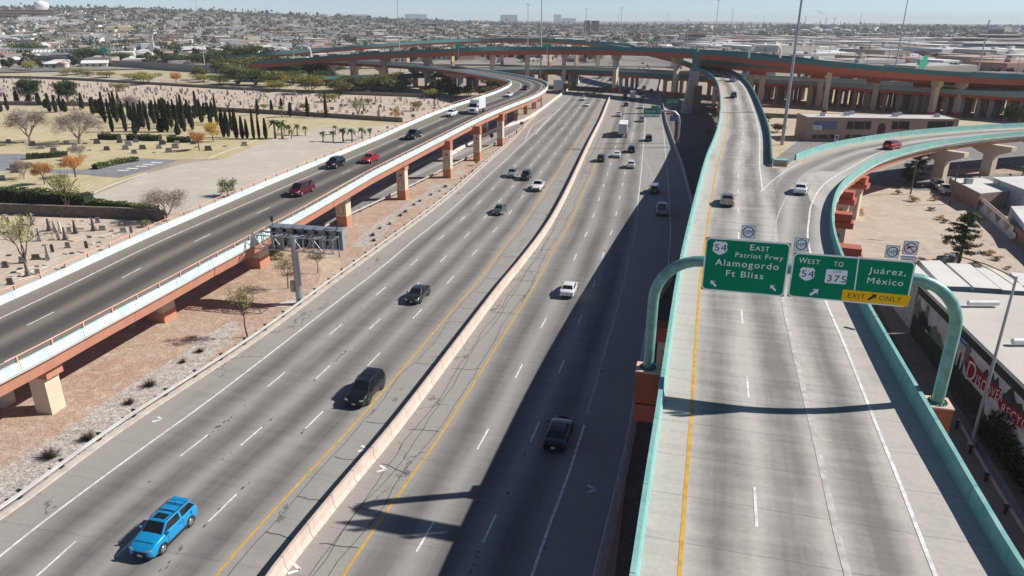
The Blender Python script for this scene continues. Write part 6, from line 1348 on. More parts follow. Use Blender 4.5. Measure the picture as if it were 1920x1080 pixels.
for x0,x1 in ((1523,1531),(1534,1552),(1555,1564),(1585,1594),(1598,1617),(1620,1630)): win(x0,x1,252,260,DKW)
u,z=MP_.uz(1651,250); u2,zt=MP_.uz(1651,231); r=1.05
MP_.poly([(u-r,z-1.),(u+r,z-1.),(u+r,zt-r)]+[(u+r*math.cos(a),zt-r+r*math.sin(a)) for a in np.linspace(0,math.pi,9)]+[(u-r,zt-r)],.03,mat('dark_red_door',(.07,.03,.03),.6),root,'arched_door',0,px=False)
MP_.poly([(1644,223),(1664,223.4),(1664,229),(1645,228.6)],.05,mat('ochre_sign_panel',(.40,.30,.18),.8),root,'name_panel')
MP_.poly([(1524.5,235),(1541,235.6),(1541,243),(1524.5,242.6)],.14,WHITE,root,'sign_board'); MP_.text('MAC',(1526.5,241),(1539,241.4),4.2,.16,mat('sign_letter_dark',(.05,.02,.05),.5),root)
for i,(x,o,s) in enumerate(((.12,-4,1.1),(.3,-6,1.4),(.36,-9,1.2),(.62,-5,1.3),(.68,-8,1.),(.9,-5,1.2))): slab(MP_,LW*x,LW*x+s,o,o-s,h-.1,h+.8,GALV,'roof_unit',root)
kids_rel(root)
t=empty('shop_sign_board',G(1567,266),0,'small white sign board with red square in front of the long building','sign'); MB().box((0,0,1.1),(1.2,.12,1.9)).build('board',WHITE,t); MB().box((0,-.08,1.3),(.7,.04,.8)).build('red_panel',SRED,t); MB().box((0,.1,.2),(.1,.1,.4)).build('post',GALV,t)
tree('darkbush',1703,262,'round grey-green tree in front of the long building entrance',46,42); tree('darkbush',1899,236,'large dark tree at the right edge below the long viaduct',48,56,seed=1)
for x,y,w,h_ in ((1457,248,34,18),(1440,228,30,16),(1392,206,26,16),(1405,214,22,10),(1380,198,18,12)): tree('mesquite',x,y,'green bush between the narrow ramp and the tall piers',h_,w,'bushes beside the narrow ramp')
tree('shrub',1340,222,'pale dry bush beside the tower on the dark bare ground',16,20); tree('shrub',1331,253,'second pale dry bush alone on the dark bare ground',16,22)
tree('conifer',1715,349,'taller conifer beside the exit ramp at the lot corner',66,50,seed=0); tree('conifer',1698,346,'smaller conifer hugging the left of the taller one',40,34,seed=1); tree('conifer',1797,494,'open-branched conifer standing alone in the dirt lot',94,80,seed=2)
for i,(x,y,w,k) in enumerate(((1606,402,30,'dryshrub'),(1683,364,16,'dryshrub'),(1712,378,26,'dryshrub'),(1752,376,18,'dryshrub'),(1745,395,18,'shrub'),(1762,412,20,'dryshrub'),(1772,418,16,'shrub'),(1856,478,24,'dryshrub'),(1868,488,22,'shrub'),(1786,352,14,'shrub'),(1890,505,14,'dryshrub'),(1840,462,10,'dryshrub'))): tree(k,x,y,'low dry weed clump on the dirt lot',4+w*.22,w*1.2,'weed clumps on the dirt lot')
# parked old trucks
r=make_car('pickup',WHT,cat='pickup_truck',detail=1); g=G(1770,362); r.location=g; r.rotation_euler=(0,0,-1.9); tag(r,'old white work truck parked facing the dirt lot','pickup truck','parked work trucks')
r=make_car('van',TANP,cat='van',detail=1); g=G(1758,352); r.location=g; r.rotation_euler=(0,0,-1.9); tag(r,'old beige camper van parked behind the white work truck','van','parked work trucks')
# ---- brick yard wall, white house, triangles mural
BRW=mat('brown_block_wall',(.30,.20,.155),.9,sc=.5,det=6)
cw=[(1778,352),(1800,362),(1840,396),(1880,432),(1925,472),(1990,530)]; P=Path([G(x,y) for x,y in cw],1.5)
tag(sweep(P,[(-.15,-.1),(-.15,2.2),(.15,2.2),(.15,-.1)][::-1]).build('yard_wall',BRW),'long brown block wall closing the white-roofed yard','wall')
a=G(1832,389); b=G(1905,455); WP=Plane(a,b); root=empty('wall_mural',(a[0],a[1],0),0,'white painted panel with grey triangles and stepped ends on the yard wall','mural'); L2=np.linalg.norm((b-a)[:2])
WP.poly([(0,.3),(.6,.3),(.6,0.05),(L2-1,.05),(L2-1,.5),(L2,.5),(L2,1.4),(L2-1.6,1.4),(L2-1.6,2.1),(1.2,2.1),(1.2,1.6),(.5,1.6),(.5,1.),(0,1.)],.3,mat('mural_white',(.6,.6,.62),.8),root,'panel',.06,px=False)
for k in range(4): WP.poly([(1.+k*L2*.22,1.8),(1.+k*L2*.22+L2*.17,1.8),(1.+k*L2*.22+L2*.09,.5)],.31,mat('mural_tan' if k%2 else 'mural_slate',(.36,.31,.26) if k%2 else (.16,.17,.2),.8),root,'triangle',0,px=False)
kids_rel(root)
def building_px(p4,h,wallm,roofm,label,name='flat_roof_building',par=.25,over=0.,group=None):
    """p4 = roof corners in pixels at height h"""
    q=[G(x,y,h) for x,y in p4]; c=sum(q)/4; root=empty(name,(c[0],c[1],0),0,label,'building',group); P=[(p[0]-c[0],p[1]-c[1]) for p in q]
    MB().prism(P,0,h-.02).build('wall',wallm,root)
    Q=[(x*(1+over),y*(1+over)) for x,y in P]; MB().prism(Q,h,h+.14).build('roof',roofm,root); return root,c
WR=mat('white_membrane_roof',(.66,.64,.60),.8,sc=.25,col2=(.55,.53,.50),det=6); WW=mat('pale_blue_wall',(.50,.56,.66),.8)
r,c=building_px([(1783,336),(1842,334),(1900,358),(1838,364)],3.0,mat('tan_block',(.34,.26,.2),.9),WR,'low flat building with white roof directly behind the brown yard wall')
for dx,dy in ((-2,1),(3,-.5)): MB().box((dx,dy,3.6),(1.2,1.,1.)).build('roof_unit',GALV,r)
r,c=building_px([(1864,334),(1990,330),(2080,372),(1922,356)],4.2,WW,mat('pale_hip_roof',(.62,.60,.58),.8),'white house with pale overhanging roof at the right edge','house',over=.05)
MB().box((3,2,4.9),(1.6,1.4,1.2)).build('roof_cooler',GALV,r)
building_px([(1895,388),(1990,386),(2060,440),(1925,428)],3.0,WW,WR,'low white shed with flat pale roof below the white house','shed')
r=empty('storage_box',G(1862,388),0,'blue-grey upright utility box beside the white house','box'); MB().box((0,0,1.),(1.2,1.2,2.)).build('body',mat('box_blue_grey',(.12,.18,.24),.6),r); MB().box((0,0,2.05),(1.35,1.35,.1)).build('lid',DARKM,r)
for x,y in ((1767,492),(1789,490),(1825,505)): r=empty('concrete_planter',G(x,y),.3,{1767:'greenish concrete block furthest left in front of the conifer trunk',1789:'grey concrete block beside the conifer trunk',1825:'brownish concrete block right of the conifer'}[x],'concrete block'); MB().box((0,0,.45),(1.5,1.1,.9),0,0,.92).build('body',mat('planter_green',(.22,.27,.22),.9) if x==1767 else mat('planter_grey',(.24,.21,.20),.9),r); MB().box((0,0,.91),(1.1,.7,.04)).build('top_recess',DARKM,r)
# ---- large building with painted mural wall
A=G(1704,625); B=G(1855,807); MW=Plane(A,B); uT,zT=MW.uz(1722,540); _,zT2=MW.uz(1865,668); hB=(zT+zT2)/2
root=empty('mural_building',(A[0],A[1],0),0,'large flat-roofed building whose dark alley wall carries the landscape mural','building')
Lw=36.; nrm=-MW.n  # away from the ramp
def MWs(u0,u1,o0,o1,z0,z1,m,nm,par=None): return slab(MW,u0,u1,o0,o1,z0,z1,m,nm,par or root)
side=-1
MWs(0,Lw,0,side*24,0,hB-.35,mat('mural_base_wall',(.045,.06,.05),.85),'wall')
ROOFM=mat('aged_white_roof',(.56,.53,.48),.85,sc=.18,col2=(.46,.43,.385),det=9)
MWs(.3,Lw-.3,side*.35,side*23.7,hB-.5,hB-.3,ROOFM,'roof'); MWs(-.05,Lw+.05,.05,side*.35,hB-.75,hB,mat('dark_parapet',(.045,.042,.042),.7),'parapet_edge')
for (x,y,a) in ((1843,570,.1),(1930,642,.1)):
    u,z=MW.uz(x,y); g=G(x,y,hB); MB().tube([(g[0]-1.5,g[1],hB+.1),(g[0]+1.5,g[1],hB+.1)],.28,8).build('skylight',WHITE,root)
MO=.03; wht=mat('mural_sky_white',(.70,.71,.75),.8,var=.25,sc=1.2); gm1=mat('mural_sage',(.17,.24,.20),.85,var=.35,sc=2.); gm2=mat('mural_dark_green',(.025,.05,.035),.85,var=.3,sc=1.); blm=mat('mural_blue',(.09,.22,.60),.8,var=.3,sc=2.); blk=mat('mural_black',(.012,.012,.014),.8); redm=mat('mural_red',(.36,.02,.035),.8); slm=mat('mural_slate_dark',(.06,.065,.075),.8,var=.4,sc=1.5); gym=mat('mural_grey',(.22,.22,.2),.8)
Z=lambda f: hB*f
def mp(pts,m,nm,o): return MW.poly(pts,o,m,root,nm,0,px=False)
mp([(.1,Z(.05)),(.35,Z(.05)),(.35,Z(.9)),(.1,Z(.9))],gym,'mural_post',.06)
# upper white band; lower dark green band stays as wall
Lm=MW.uz(1920,880)[0]
mp([(.4,Z(.46)),(2.2,Z(.40)),(4.5,Z(.36)),(7.,Z(.40)),(9.4,Z(.36)),(18.4,Z(.35)),(18.8,Z(.06)),(Lw-.5,Z(.04)),(Lw-.5,hB-.78),(.4,hB-.78)],wht,'mural_sky',MO)
rg=np.random.default_rng(5)
def jag(u0,u1,zb,zt,n,m,nm,o,am=.25):
    us=np.linspace(u0,u1,n); pts=[(u,zb(u)) for u in us]+[(u,zt(u)+rg.uniform(-am,am)) for u in us[::-1]]; mp(pts,m,nm,o)
jag(.5,2.6,lambda u:Z(.44),lambda u:Z(.85)-abs(u-1.0)*1.0,9,gm1,'mural_mountain',.04); jag(1.6,5.2,lambda u:Z(.40),lambda u:Z(.66)-abs(u-2.6)*.35,12,gm2,'mural_forest',.05,.35); jag(4.6,9.6,lambda u:Z(.37),lambda u:Z(.62)-abs(u-6.5)*.35,10,gm1,'mural_mountain',.045)
jag(10.4,14.2,lambda u:Z(.78),lambda u:hB-.85,8,blm,'mural_blue_sky',.05,.15)
for u,s in ((2.9,1.5),(3.6,1.2),(11.5,1.5),(12.4,1.3),(13.2,1.0)):
    P=[];k=7
    for i in range(k): P.append((u+s*.28*(1-i/k)+.1,Z(.36)+s*1.3*i/k)); P.append((u+s*.12*(1-i/k),Z(.36)+s*1.3*(i+.6)/k))
    P=P+[(2*u-a,b) for a,b in P[::-1]]; mp(P,blk,'mural_pine',.06)
mp([(3.1,Z(.62)),(3.9,Z(.60)),(3.9,Z(.84)),(3.1,Z(.84))],gym,'vent_cover',.07); mp([(13.1,Z(.62)),(14.,Z(.6)),(14.,Z(.86)),(13.1,Z(.88))],gym,'vent_cover',.07)
jag(17.,24.5,lambda u:Z(.5)+(u-17)*.04,lambda u:Z(.80)-abs(u-19)*.25+(.9 if u>21 else 0),16,slm,'mural_mountain',.05,.4)
# red banner and lettering
bn=[MW.uz(*p) for p in ((1809,665),(1822,668),(1836,690),(1850,706),(1866,722),(1880,730),(1882,752),(1902,765),(1925,782),(1960,812),(1960,842),(1920,806),(1895,788),(1876,772),(1872,752),(1850,740),(1832,722),(1812,706))]
mp(bn,redm,'mural_banner',.06); lw=mat('mural_letter_white',(.85,.83,.85),.7)
MW.text('D',(1811,709),(1827,718),44,.08,lw,root,'lettering',.02,True); MW.text('ISC',(1829,722),(1846,737),27,.08,lw,root,'lettering',.01,True); MW.text('OVER',(1848,738),(1880,754),23,.08,lw,root,'lettering',.01,True); MW.text('RECYCLING',(1878,772),(1965,838),22,.08,lw,root,'lettering',.01,True)
kids_rel(root)
tg=[]; rg=np.random.default_rng(9)
for k in range(2600): u=rg.uniform(20.,29); o=rg.uniform(0,1)**1.5; z=rg.uniform(0,1)*(1.9*math.exp(-((u-22.5)/2.4)**2)+1.2)*(1-o*.5); tg.append(MW.w(u,z,.15+o*1.2))
tg=np.array(tg); o=link(D.objects.new('climbing_shrub',leafmesh('climbing_shrub',tg,.3,leafmat('alley_leaves',(.02,.03,.015),(.06,.08,.04)),5))); tag(o,'tangled dark shrub growing against the mural wall','shrub')
for i,(c4,l) in enumerate((([(1724,491),(1762,490),(1820,540),(1768,539)],'first white-roofed unit beside the end of the sign bridge'),([(1774,495),(1818,497),(1876,544),(1826,541)],'second white-roofed unit in the row behind the mural building'),([(1828,504),(1868,506),(1935,549),(1880,546)],'third white-roofed unit in the row, nearest the street lamp'),([(1893,512),(1960,518),(2010,560),(1925,548)],'fourth white-roofed unit with a blue side wall at the right edge'),([(1680,493),(1716,496),(1760,538),(1722,538)],'partly hidden white-roofed unit behind the yellow sign panel'))):
    building_px(c4,hB*.9,mat('unit_wall',(.50,.55,.58),.8),WR,l,'row_unit',group='row of white-roofed units')
guardrail(Path([G(x,y) for x,y in ((1795,800),(1850,900),(1905,990),(1960,1075),(2020,1170))]),'steel guardrail in the shaded alley right of the ramp','guardrails',0,38,-1)
# ============================================================ CITY TO THE HORIZON
rng=np.random.default_rng(42)
def randmat(name,stops,rough=.85):
    m,t,b=nodes(name); oi=N(t,'ObjectInfo').outputs['Random']; g=N(t,'NewGeometry').outputs['Random Per Island']; f=mth(t,'FRACT',mth(t,'ADD',oi,g)); cr=N(t,'ValToRGB'); e=cr.color_ramp; e.interpolation='CONSTANT'
    while len(e.elements)<len(stops): e.elements.new(.5)
    for i,c in enumerate(stops): e.elements[i].position=i/len(stops); e.elements[i].color=(*c,1)
    t.links.new(f,cr.inputs[0]); t.links.new(cr.outputs[0],b.inputs['Base Color']); b.inputs['Roughness'].default_value=rough; return m
ROOFS=randmat('house_roof',[(.70,.69,.67),(.42,.40,.38),(.78,.77,.75),(.24,.21,.19),(.60,.57,.53),(.17,.16,.155),(.74,.72,.69),(.36,.30,.26),(.36,.19,.14)])
WALLS=randmat('house_wall',[(.68,.65,.60),(.52,.45,.38),(.76,.75,.72),(.38,.31,.26),(.62,.57,.51),(.34,.24,.18)])
def house(kind):
    mb=MB()
    if kind==0: mb.box((0,0,1.5),(14,9,3),m=0); V=[(-7.5,-5,3),(7.5,-5,3),(7.5,5,3),(-7.5,5,3),(-7.5,0,4.6),(7.5,0,4.6)]; mb.add(V,[(0,1,5,4),(2,3,4,5),(1,2,5),(3,0,4),(3,2,1,0)],1)
    if kind==1: mb.box((0,0,1.7),(13,11,3.4),m=0); mb.box((0,0,3.5),(12.6,10.6,.25),m=1)
    if kind==2: mb.box((0,0,1.5),(12,8,3),m=0); mb.box((4.,-6,1.5),(5,6,3),m=0); V=[(-6.5,-4.5,3),(6.5,-4.5,3),(6.5,4.5,3),(-6.5,4.5,3),(-3,0,4.5),(3,0,4.5)]; mb.add(V,[(0,1,5,4),(2,3,4,5),(1,2,5),(3,0,4),(3,2,1,0)],1); V=[(1.2,-9.3,3),(6.8,-9.3,3),(6.8,-3,3),(1.2,-3,3),(4,-9.3,4.2),(4,-1,4.2)]; mb.add(V,[(1,2,5,4),(3,0,4,5),(0,1,4)],1)
    if kind==3: mb.box((0,0,2.2),(24,14,4.4),m=0); mb.box((0,0,4.5),(23.4,13.4,.25),m=1); mb.box((4,2,5.1),(2,2,1),m=0)
    win=[(-3.5,-1),(2,-1)]
    for x in (-4,-.5,3.2): mb.box((x,-(4.52,5.52,4.02,7.02)[kind],1.7),(1.5,.06,1.1),m=2)
    o=mb.build('h',[WALLS,ROOFS,DKW]); m=o.data; D.objects.remove(o); return m
HM_=[house(k) for k in range(4)]
def clear(x,y):
    d,o=barP.near((x,y)); 
    if abs(o)<34 and d<barP.L-2: return False
    d,o=RY.near((x,y)); c=RY.at(d)[0]
    if math.hypot(x-c[0],y-c[1])<22: return False
    return True
def mind(px): return float(np.interp(px,[-200,470,600,1180,1330,1500,1920,2200],[585,590,600,600,470,430,400,400]))
cand=[]
STREET=.35
def candidates(r0,r1,step,jit,prob):
    n=int(r1/step)+2; ca,sa=math.cos(STREET),math.sin(STREET)
    for i in range(-n,n):
        for j in range(-n,n):
            u=i*step*1.0; v=j*step*1.35
            if (i%7)==0 or (j%5)==0: continue          # streets
            x=u*ca-v*sa+rng.normal(0,jit); y=u*sa+v*ca+rng.normal(0,jit)
            if y<=0: continue
            d=math.hypot(x,y)
            if not r0<=d<r1: continue
            px=960+FPX*x/(y*math.cos(PITCH))
            if not -120<px<2050 or d<mind(px): continue
            if rng.random()>prob or (d<900 and not clear(x,y)): continue
            yield x,y,d,px
CITY=list(candidates(400,1500,20,2.5,.70)); CITY.sort(key=lambda q:q[2])
gH='low houses of the city beyond the interchange'; HKW=['gabled house','flat-roofed house','L-shaped house','wide flat-roofed shop']
near=[]; far=[]
for x,y,d,px in CITY:
    ind=px>1300; k=int(rng.choice([0,1,2,3],p=[.25,.35,.28,.12] if not ind else [.08,.35,.07,.5])); a=STREET+rng.choice([0,math.pi/2,math.pi,-math.pi/2])+rng.normal(0,.04); s=rng.uniform(.95,1.4)*(1.5 if (ind and k in(1,3)) else 1)
    (near if len(near)<300 else far).append((x,y,k,a,s))
for x,y,k,a,s in near:
    o=link(D.objects.new('city_house' if k!=3 else 'city_shop',HM_[k]),None,(x,y,hz(x,y)-.1)); o.rotation_euler=(0,0,a); o.scale=(s,s,s*rng.uniform(.9,1.2))
    tag(o,'low '+HKW[k]+' among city trees beyond the interchange','house' if k!=3 else 'building',gH)
fb=MB()
for x,y,k,a,s in far:
    w,d_,h=((14,9,3.6),(13,11,3.6),(12,12,3.6),(24,14,4.6))[k]; fb.box((x,y,hz(x,y)+h*s/2-.3),(w*s,d_*s,h*s),a,m=0); fb.box((x,y,hz(x,y)+h*s-.2),(w*s*1.02,d_*s*1.02,.3),a,m=1)
for x,y,d,px in candidates(1500,2800,30,7,.62):
    s=rng.uniform(.8,1.5)*(1.5 if px>1300 and rng.random()<.4 else 1); h=rng.uniform(3.5,6); fb.box((x,y,hz(x,y)+h/2-.5),(18*s,13*s,h),STREET+rng.choice([0,1.57]),m=0); fb.box((x,y,hz(x,y)+h-.4),(18.4*s,13.4*s,.4),STREET,m=1)
for x,y,d,px in candidates(2800,6500,75,24,.6):
    s=rng.uniform(1.,3.2); h=rng.uniform(4,9)*(1 if rng.random()<.93 else 2.4); fb.box((x,y,hz(x,y)+h/2-1),(26*s,18*s,h),rng.uniform(0,1.5),m=0); fb.box((x,y,hz(x,y)+h-.9),(26.5*s,18.5*s,.5),rng.uniform(0,1.5),m=1)
tag(fb.build('distant_houses',[WALLS,ROOFS]),'thousands of far low houses and sheds reaching to the horizon','houses',kind='stuff')
def ringsheet():
    mb=MB(); rr=[560,640,750,880,1080,1300,1550,1850,2200,2600,3050,3500,4200,5200,7000,10000]; A=[R_(a) for a in range(-42,43,3)]; V=[]
    for r in rr:
        for a in A: x,y=r*math.sin(a),r*math.cos(a); V.append((x,y,hz(x,y)+.35+r*.0004))
    n=len(A); mb.add(V,[(i*n+j,i*n+j+1,(i+1)*n+j+1,(i+1)*n+j) for i in range(len(rr)-1) for j in range(n-1)],0,True); return mb
m_,t_,b_=nodes('city_ground_mix'); tc_=N(t_,'TexCoord').outputs['Object']; c_=mixc(t_,ramp(t_,noise(t_,tc_,.012,6,.6),(.4,.6)),(.17,.16,.15),(.34,.29,.24)); c_=mixc(t_,ramp(t_,noise(t_,tc_,.06,4,.6),(.5,.7)),c_,(.11,.105,.10)); t_.links.new(c_,b_.inputs['Base Color']); b_.inputs['Roughness'].default_value=.95
struct(ringsheet().build('city_ground',m_))
# ---- city trees
TG=[leafmat('city_dark_green',(.016,.026,.016),(.04,.055,.028),sc=.2),leafmat('city_olive',(.045,.048,.026),(.085,.083,.045),sc=.2),leafmat('city_bare_brown',(.10,.085,.075),(.155,.13,.115),sc=.2)]
TGn=['dark evergreen','olive','leafless brown']
def ctree(sd,m):
    r=np.random.default_rng(sd); P=lobepts(crownlobes(r,3.2,4.6,1.2,6,.8),260,r,.35); me=leafmesh('crown',P,1.15,m,sd,.8); return me
CT=[[ctree(10*i+j,TG[i]) for j in range(3)] for i in range(3)]
cm_=MB().tube([(0,0,0),(0,0,2.6)],[.22,.14],5).build('trunk',BARK); CTR=cm_.data; D.objects.remove(cm_)
TR=[]
for x,y,d,px in candidates(400,1500,13.5,6,.62): TR.append((x,y,d))
TR.sort(key=lambda q:q[2]); pts=[[],[],[]]; cnt=0
for x,y,d in TR:
    t_=int(rng.choice(3,p=[.46,.26,.28])); s=rng.uniform(.7,1.5)
    if cnt<290:
        nm='city_tree'; e=empty(nm,(x,y,hz(x,y)-.1),rng.uniform(0,6),TGn[t_]+' tree standing between the houses beyond the interchange','tree','trees between the city houses'); e.scale=(s,s,s*rng.uniform(.9,1.3)); link(D.objects.new('trunk',CTR),e); link(D.objects.new('crown',CT[t_][cnt%3]),e); cnt+=1
    else: pts[t_].append((x,y,s,1))
for x,y,d,px in candidates(1500,2800,17,8,.8): pts[int(rng.choice(3,p=[.42,.28,.3]))].append((x,y,rng.uniform(.8,1.6),2))
for x,y,d,px in candidates(2800,6500,42,20,.85): pts[int(rng.choice(3,p=[.45,.3,.25]))].append((x,y,rng.uniform(1.2,2.6),3))
for i in range(3):
    A_=[];S_=[]
    for x,y,s,l in pts[i]:
        n={1:34,2:14,3:7}[l]; q=rng.normal(size=(n,3))*np.array([1.7,1.7,1.15])*s*(1 if l<3 else 2.2)+np.array([x,y,hz(x,y)+3.1*s]); A_.append(q); S_.append(np.full(n,{1:1.7,2:2.6,3:6.}[l]*s))
    A_=np.concatenate(A_); S_=np.concatenate(S_)[:,None]; o=link(D.objects.new('distant_trees',leafmesh('distant_trees',A_,S_[:,0][:,None]*1.,TG[i],i,.8)))
    tag(o,'far '+TGn[i]+' tree crowns scattered through the whole city','trees',kind='stuff')
# ---- individual landmarks, placed by where they stand on the ground
def lb(x0,x1,yb,yt,dep,label,wm,rm=None,name='office_building',rows=0,cat='building',rot=0.,winm=None):
    a=GT((x0+x1)/2,yb); L=np.linalg.norm(a-np.array([0,0,CAMH])); w=(x1-x0)*L/FPX*.93; z=a[2]
    d=ray((x0+x1)/2,yt); zt=CAMH+d[2]*a[1]/d[1]; h=max(3,zt-z); az=math.atan2(a[0],a[1])
    root=empty(name,(a[0],a[1],z),-az+rot,label,cat); MB().box((0,dep/2,h/2),(w,dep,h)).build('wall',wm,root); MB().box((0,dep/2,h+.2),(w*.98,dep*.98,.4)).build('roof',rm or WR,root)
    for r_ in range(rows): MB().box((0,-.15,h*(r_+.6)/rows-.0),(w*.94,.3,h/rows*.38)).build('window_band',winm or DKW,root)
    return root,w,h
cA=mat('office_tan',(.42,.37,.32),.8); cB=mat('office_grey',(.33,.34,.36),.8); cC=mat('brown_brick_tower',(.22,.15,.12),.85); cW=mat('office_white',(.60,.60,.60),.8); cBl=mat('pale_blue_cladding',(.40,.46,.54),.7)
lb(938,970,44,28,30,'wide pale office block on the skyline left of the centre masts',cA,rows=5); lb(1038,1052,44,27,20,'tallest slim grey office tower on the skyline',cB,rows=7); lb(1053,1080,44,34,20,'lower grey slab beside the tallest skyline tower',cB,rows=3)
lb(1095,1106,62,38.5,16,'left half of the pair of brown apartment towers',cC,rows=9); lb(1108,1123,62,39,16,'right half of the pair of brown apartment towers',cC,rows=9)
lb(1050,1072,56,48,20,'red-brown block in front of the skyline slab',mat('redbrown_block',(.33,.13,.09),.85),rows=2); lb(787,820,52,43,40,'bright white hall in the middle distance city',cW,rows=1); lb(770,800,50,46,30,'tan hall beside the bright white one',cA)
lb(759,800,30.5,26.5,30,'long dark hospital block on the left skyline',cB,rows=2); lb(655,690,31,27,30,'low dark block on the left skyline',cB)
r,w,h=lb(-20,86,34,18,26,'long brown building with red tiled roof on the left mesa',mat('mesa_brown_wall',(.20,.13,.10),.85),mat('red_tile_roof',(.40,.13,.08),.8),rows=3); lb(57,88,31,20,30,'white cubic hall at the end of the red-roofed building',cW); lb(48,112,42,32,40,'pale terraced base below the white cubic hall',cW)
lb(84,112,57,52,14,'red-fronted shop on the left slope',mat('red_front',(.50,.05,.06),.7)); lb(118,150,50,43,30,'pale warehouse on the left slope',cW); lb(150,166,62,57,16,'white box building on the left slope',cW); lb(205,245,60,50,30,'tan two-level shop in the left city',mat('tan_yellow',(.50,.40,.25),.8)); lb(268,290,95,82,14,'white-gabled house beside the square concrete pylon',cW); lb(255,262,72,66,8,'blue-glass box building in the left city',cBl); lb(420,460,58,50,20,'white stepped building in the left city',cW); lb(300,340,94,88,14,'long low tan house right of the concrete pylon',cA)
for i,(x,y,w,h) in enumerate(((20,74,34,7),(48,66,26,6),(118,70,30,8),(172,74,24,8),(232,82,30,8),(330,70,24,7),(372,78,26,8),(430,84,28,9),(96,88,26,8),(150,94,30,7),(500,70,24,6),(556,78,22,7),(620,66,20,6),(700,58,22,6),(300,58,18,5),(470,52,16,5),(20,92,30,8),(355,98,26,8),(400,66,20,6),(270,74,18,6))):
    r_,_w,_h=lb(x-w/2,x+w/2,y,y-h,16,'pale flat-roofed commercial block among the left city houses',(cW,cA,cW,cW)[i%4]); r_['group']='pale commercial blocks in the left city'
# water tower
a=GT(82,30); L=np.linalg.norm(a-np.array([0,0,CAMH])); s=L/FPX; root=empty('water_tower',a,0,'white bulb water tower on the left skyline','water tower'); d=ray(82,3); zt=CAMH+d[2]*a[1]/d[1]-a[2]
MB().tube([(0,0,0),(0,0,zt-8*s)],[2.2*s,1.8*s],12).build('stem',WHITE,root); MB().tube([(0,0,zt-13*s),(0,0,zt-9*s),(0,0,zt-4*s),(0,0,zt-1*s),(0,0,zt+1.5*s)],[3*s,9*s,10*s,8.5*s,1*s],16).build('tank',WHITE,root)
# concrete pylon
a=GT(288,106); d=ray(288,68); zt=CAMH+d[2]*a[1]/d[1]-a[2]; root=empty('concrete_pylon',a,.3,'square concrete pylon standing above the sound wall','pylon'); MB().box((0,0,zt/2),(3.4,3.4,zt)).build('shaft',mat('pylon_concrete',(.50,.47,.43),.85),root); MB().box((0,0,zt+.4),(3.9,3.9,.8)).build('cap',mat('pylon_concrete',(.50,.47,.43),.85),root)
# truss footbridge
a=G(-20,103,3.5); b=G(226,101,6.); L=np.linalg.norm(b-a); e=(b-a)/L; root=empty('truss_footbridge',(a[0],a[1],0),0,'white and teal truss footbridge crossing behind the sound wall','bridge'); mk=lambda t,z,o: (e[0]*t-e[1]*o,e[1]*t+e[0]*o,a[2]+(b[2]-a[2])*t/L+z)
mb=MB(); mb.tube([mk(0,0,0),mk(L,0,0)],.6,6); mb.tube([mk(0,0,4),mk(L,0,4)],.6,6); mb.build('bottom_chord',WHITE,root); mb=MB(); mb.tube([mk(0,4.2,0),mk(L,4.2,0)],.22,6); mb.tube([mk(0,4.2,4),mk(L,4.2,4)],.22,6)
k=0; 
tm=MB()
for t in np.arange(0,L,4.):
    for o in (0,4): (mb if k%2 else tm).tube([mk(t,0,o),mk(min(t+4,L),4.2,o)],.2,5); (tm if k%2 else mb).tube([mk(min(t+4,L),0,o),mk(t+2,4.2,o)],.16,5)
    k+=1
mb.build('white_truss',WHITE,root); tm.build('teal_truss',TEAL,root)
for t in np.arange(L*.15,L,L*.28): q=mk(t,0,2); MB().box((q[0],q[1],(q[2])/2),(1.4,1.4,q[2])).build('pier',CREAM,root)
# right-hand industrial landmarks
lb(1530,1690,91,79,60,'very wide blue-grey warehouse beyond the flyovers',mat('bluegrey_shed',(.24,.29,.36),.8)); lb(1610,1658,70,64,60,'tan low warehouse beyond the blue-grey one',cA); lb(1548,1600,101,95,30,'white-roofed shed left of the gabled warehouse',cW); lb(1602,1685,101,95,34,'long white-roofed shed in front of the blue-grey warehouse',cW); lb(1686,1718,104,96,40,'white gabled warehouse beyond the masts',cW); lb(1722,1796,109,100,30,'pale grey flat warehouse left of the office complex',cB)
r,w,h=lb(1810,1872,108,82,26,'pale blue office block with dark window bands left of its twin',cBl,rows=4); r,w,h=lb(1880,1960,110,83,26,'pale blue office block with dark window bands at the right edge',cBl,rows=4)
lb(1842,1900,82,66,50,'dark stepped hospital block on the right skyline',cC,rows=3); lb(1852,1876,68,54,30,'upper tower of the dark stepped hospital block',cC,rows=1); lb(1790,1840,84,72,40,'long grey-brown office wing left of the dark hospital',cC,rows=2)
lb(1864,1935,138,121,20,'beige low hall with pale roof behind the highest flyover',cA); lb(1758,1850,130,122,24,'low shed with shining roof behind the highest flyover',cA); lb(1520,1545,111,101,20,'small white building behind the sign arch',cW); lb(1400,1470,106,98,24,'long blue-grey building behind the sign arch',cBl); lb(1330,1372,104,101,12,'flat pale wall beside the mast',cA)
lb(1285,1322,80,64,30,'red-roofed building beside the slim tower',cA,mat('red_roof',(.33,.12,.09),.8),rows=2); lb(1340,1380,82,70,30,'brick industrial block right of the red-roofed building',cC,rows=1); lb(1255,1275,66,58,30,'blue-white tall shed in the haze',cBl); lb(1325,1350,84,72,20,'grey flat building in the hazy middle distance',cB)
TK=mat('tank_white',(.66,.66,.64),.5)
def tank(px,yb,w,h,label): 
    a=GT(px,yb); L=np.linalg.norm(a-np.array([0,0,CAMH])); s=L/FPX; t=empty('storage_tank',a,0,label,'storage tank','white refinery tanks'); MB().tube([(0,0,0),(0,0,h*s)],w*s/2,14,smooth=False).build('shell',TK,t); MB().tube([(0,0,h*s),(0,0,h*s*1.25)],[w*s/2,.4],14).build('dome_roof',TK,t)
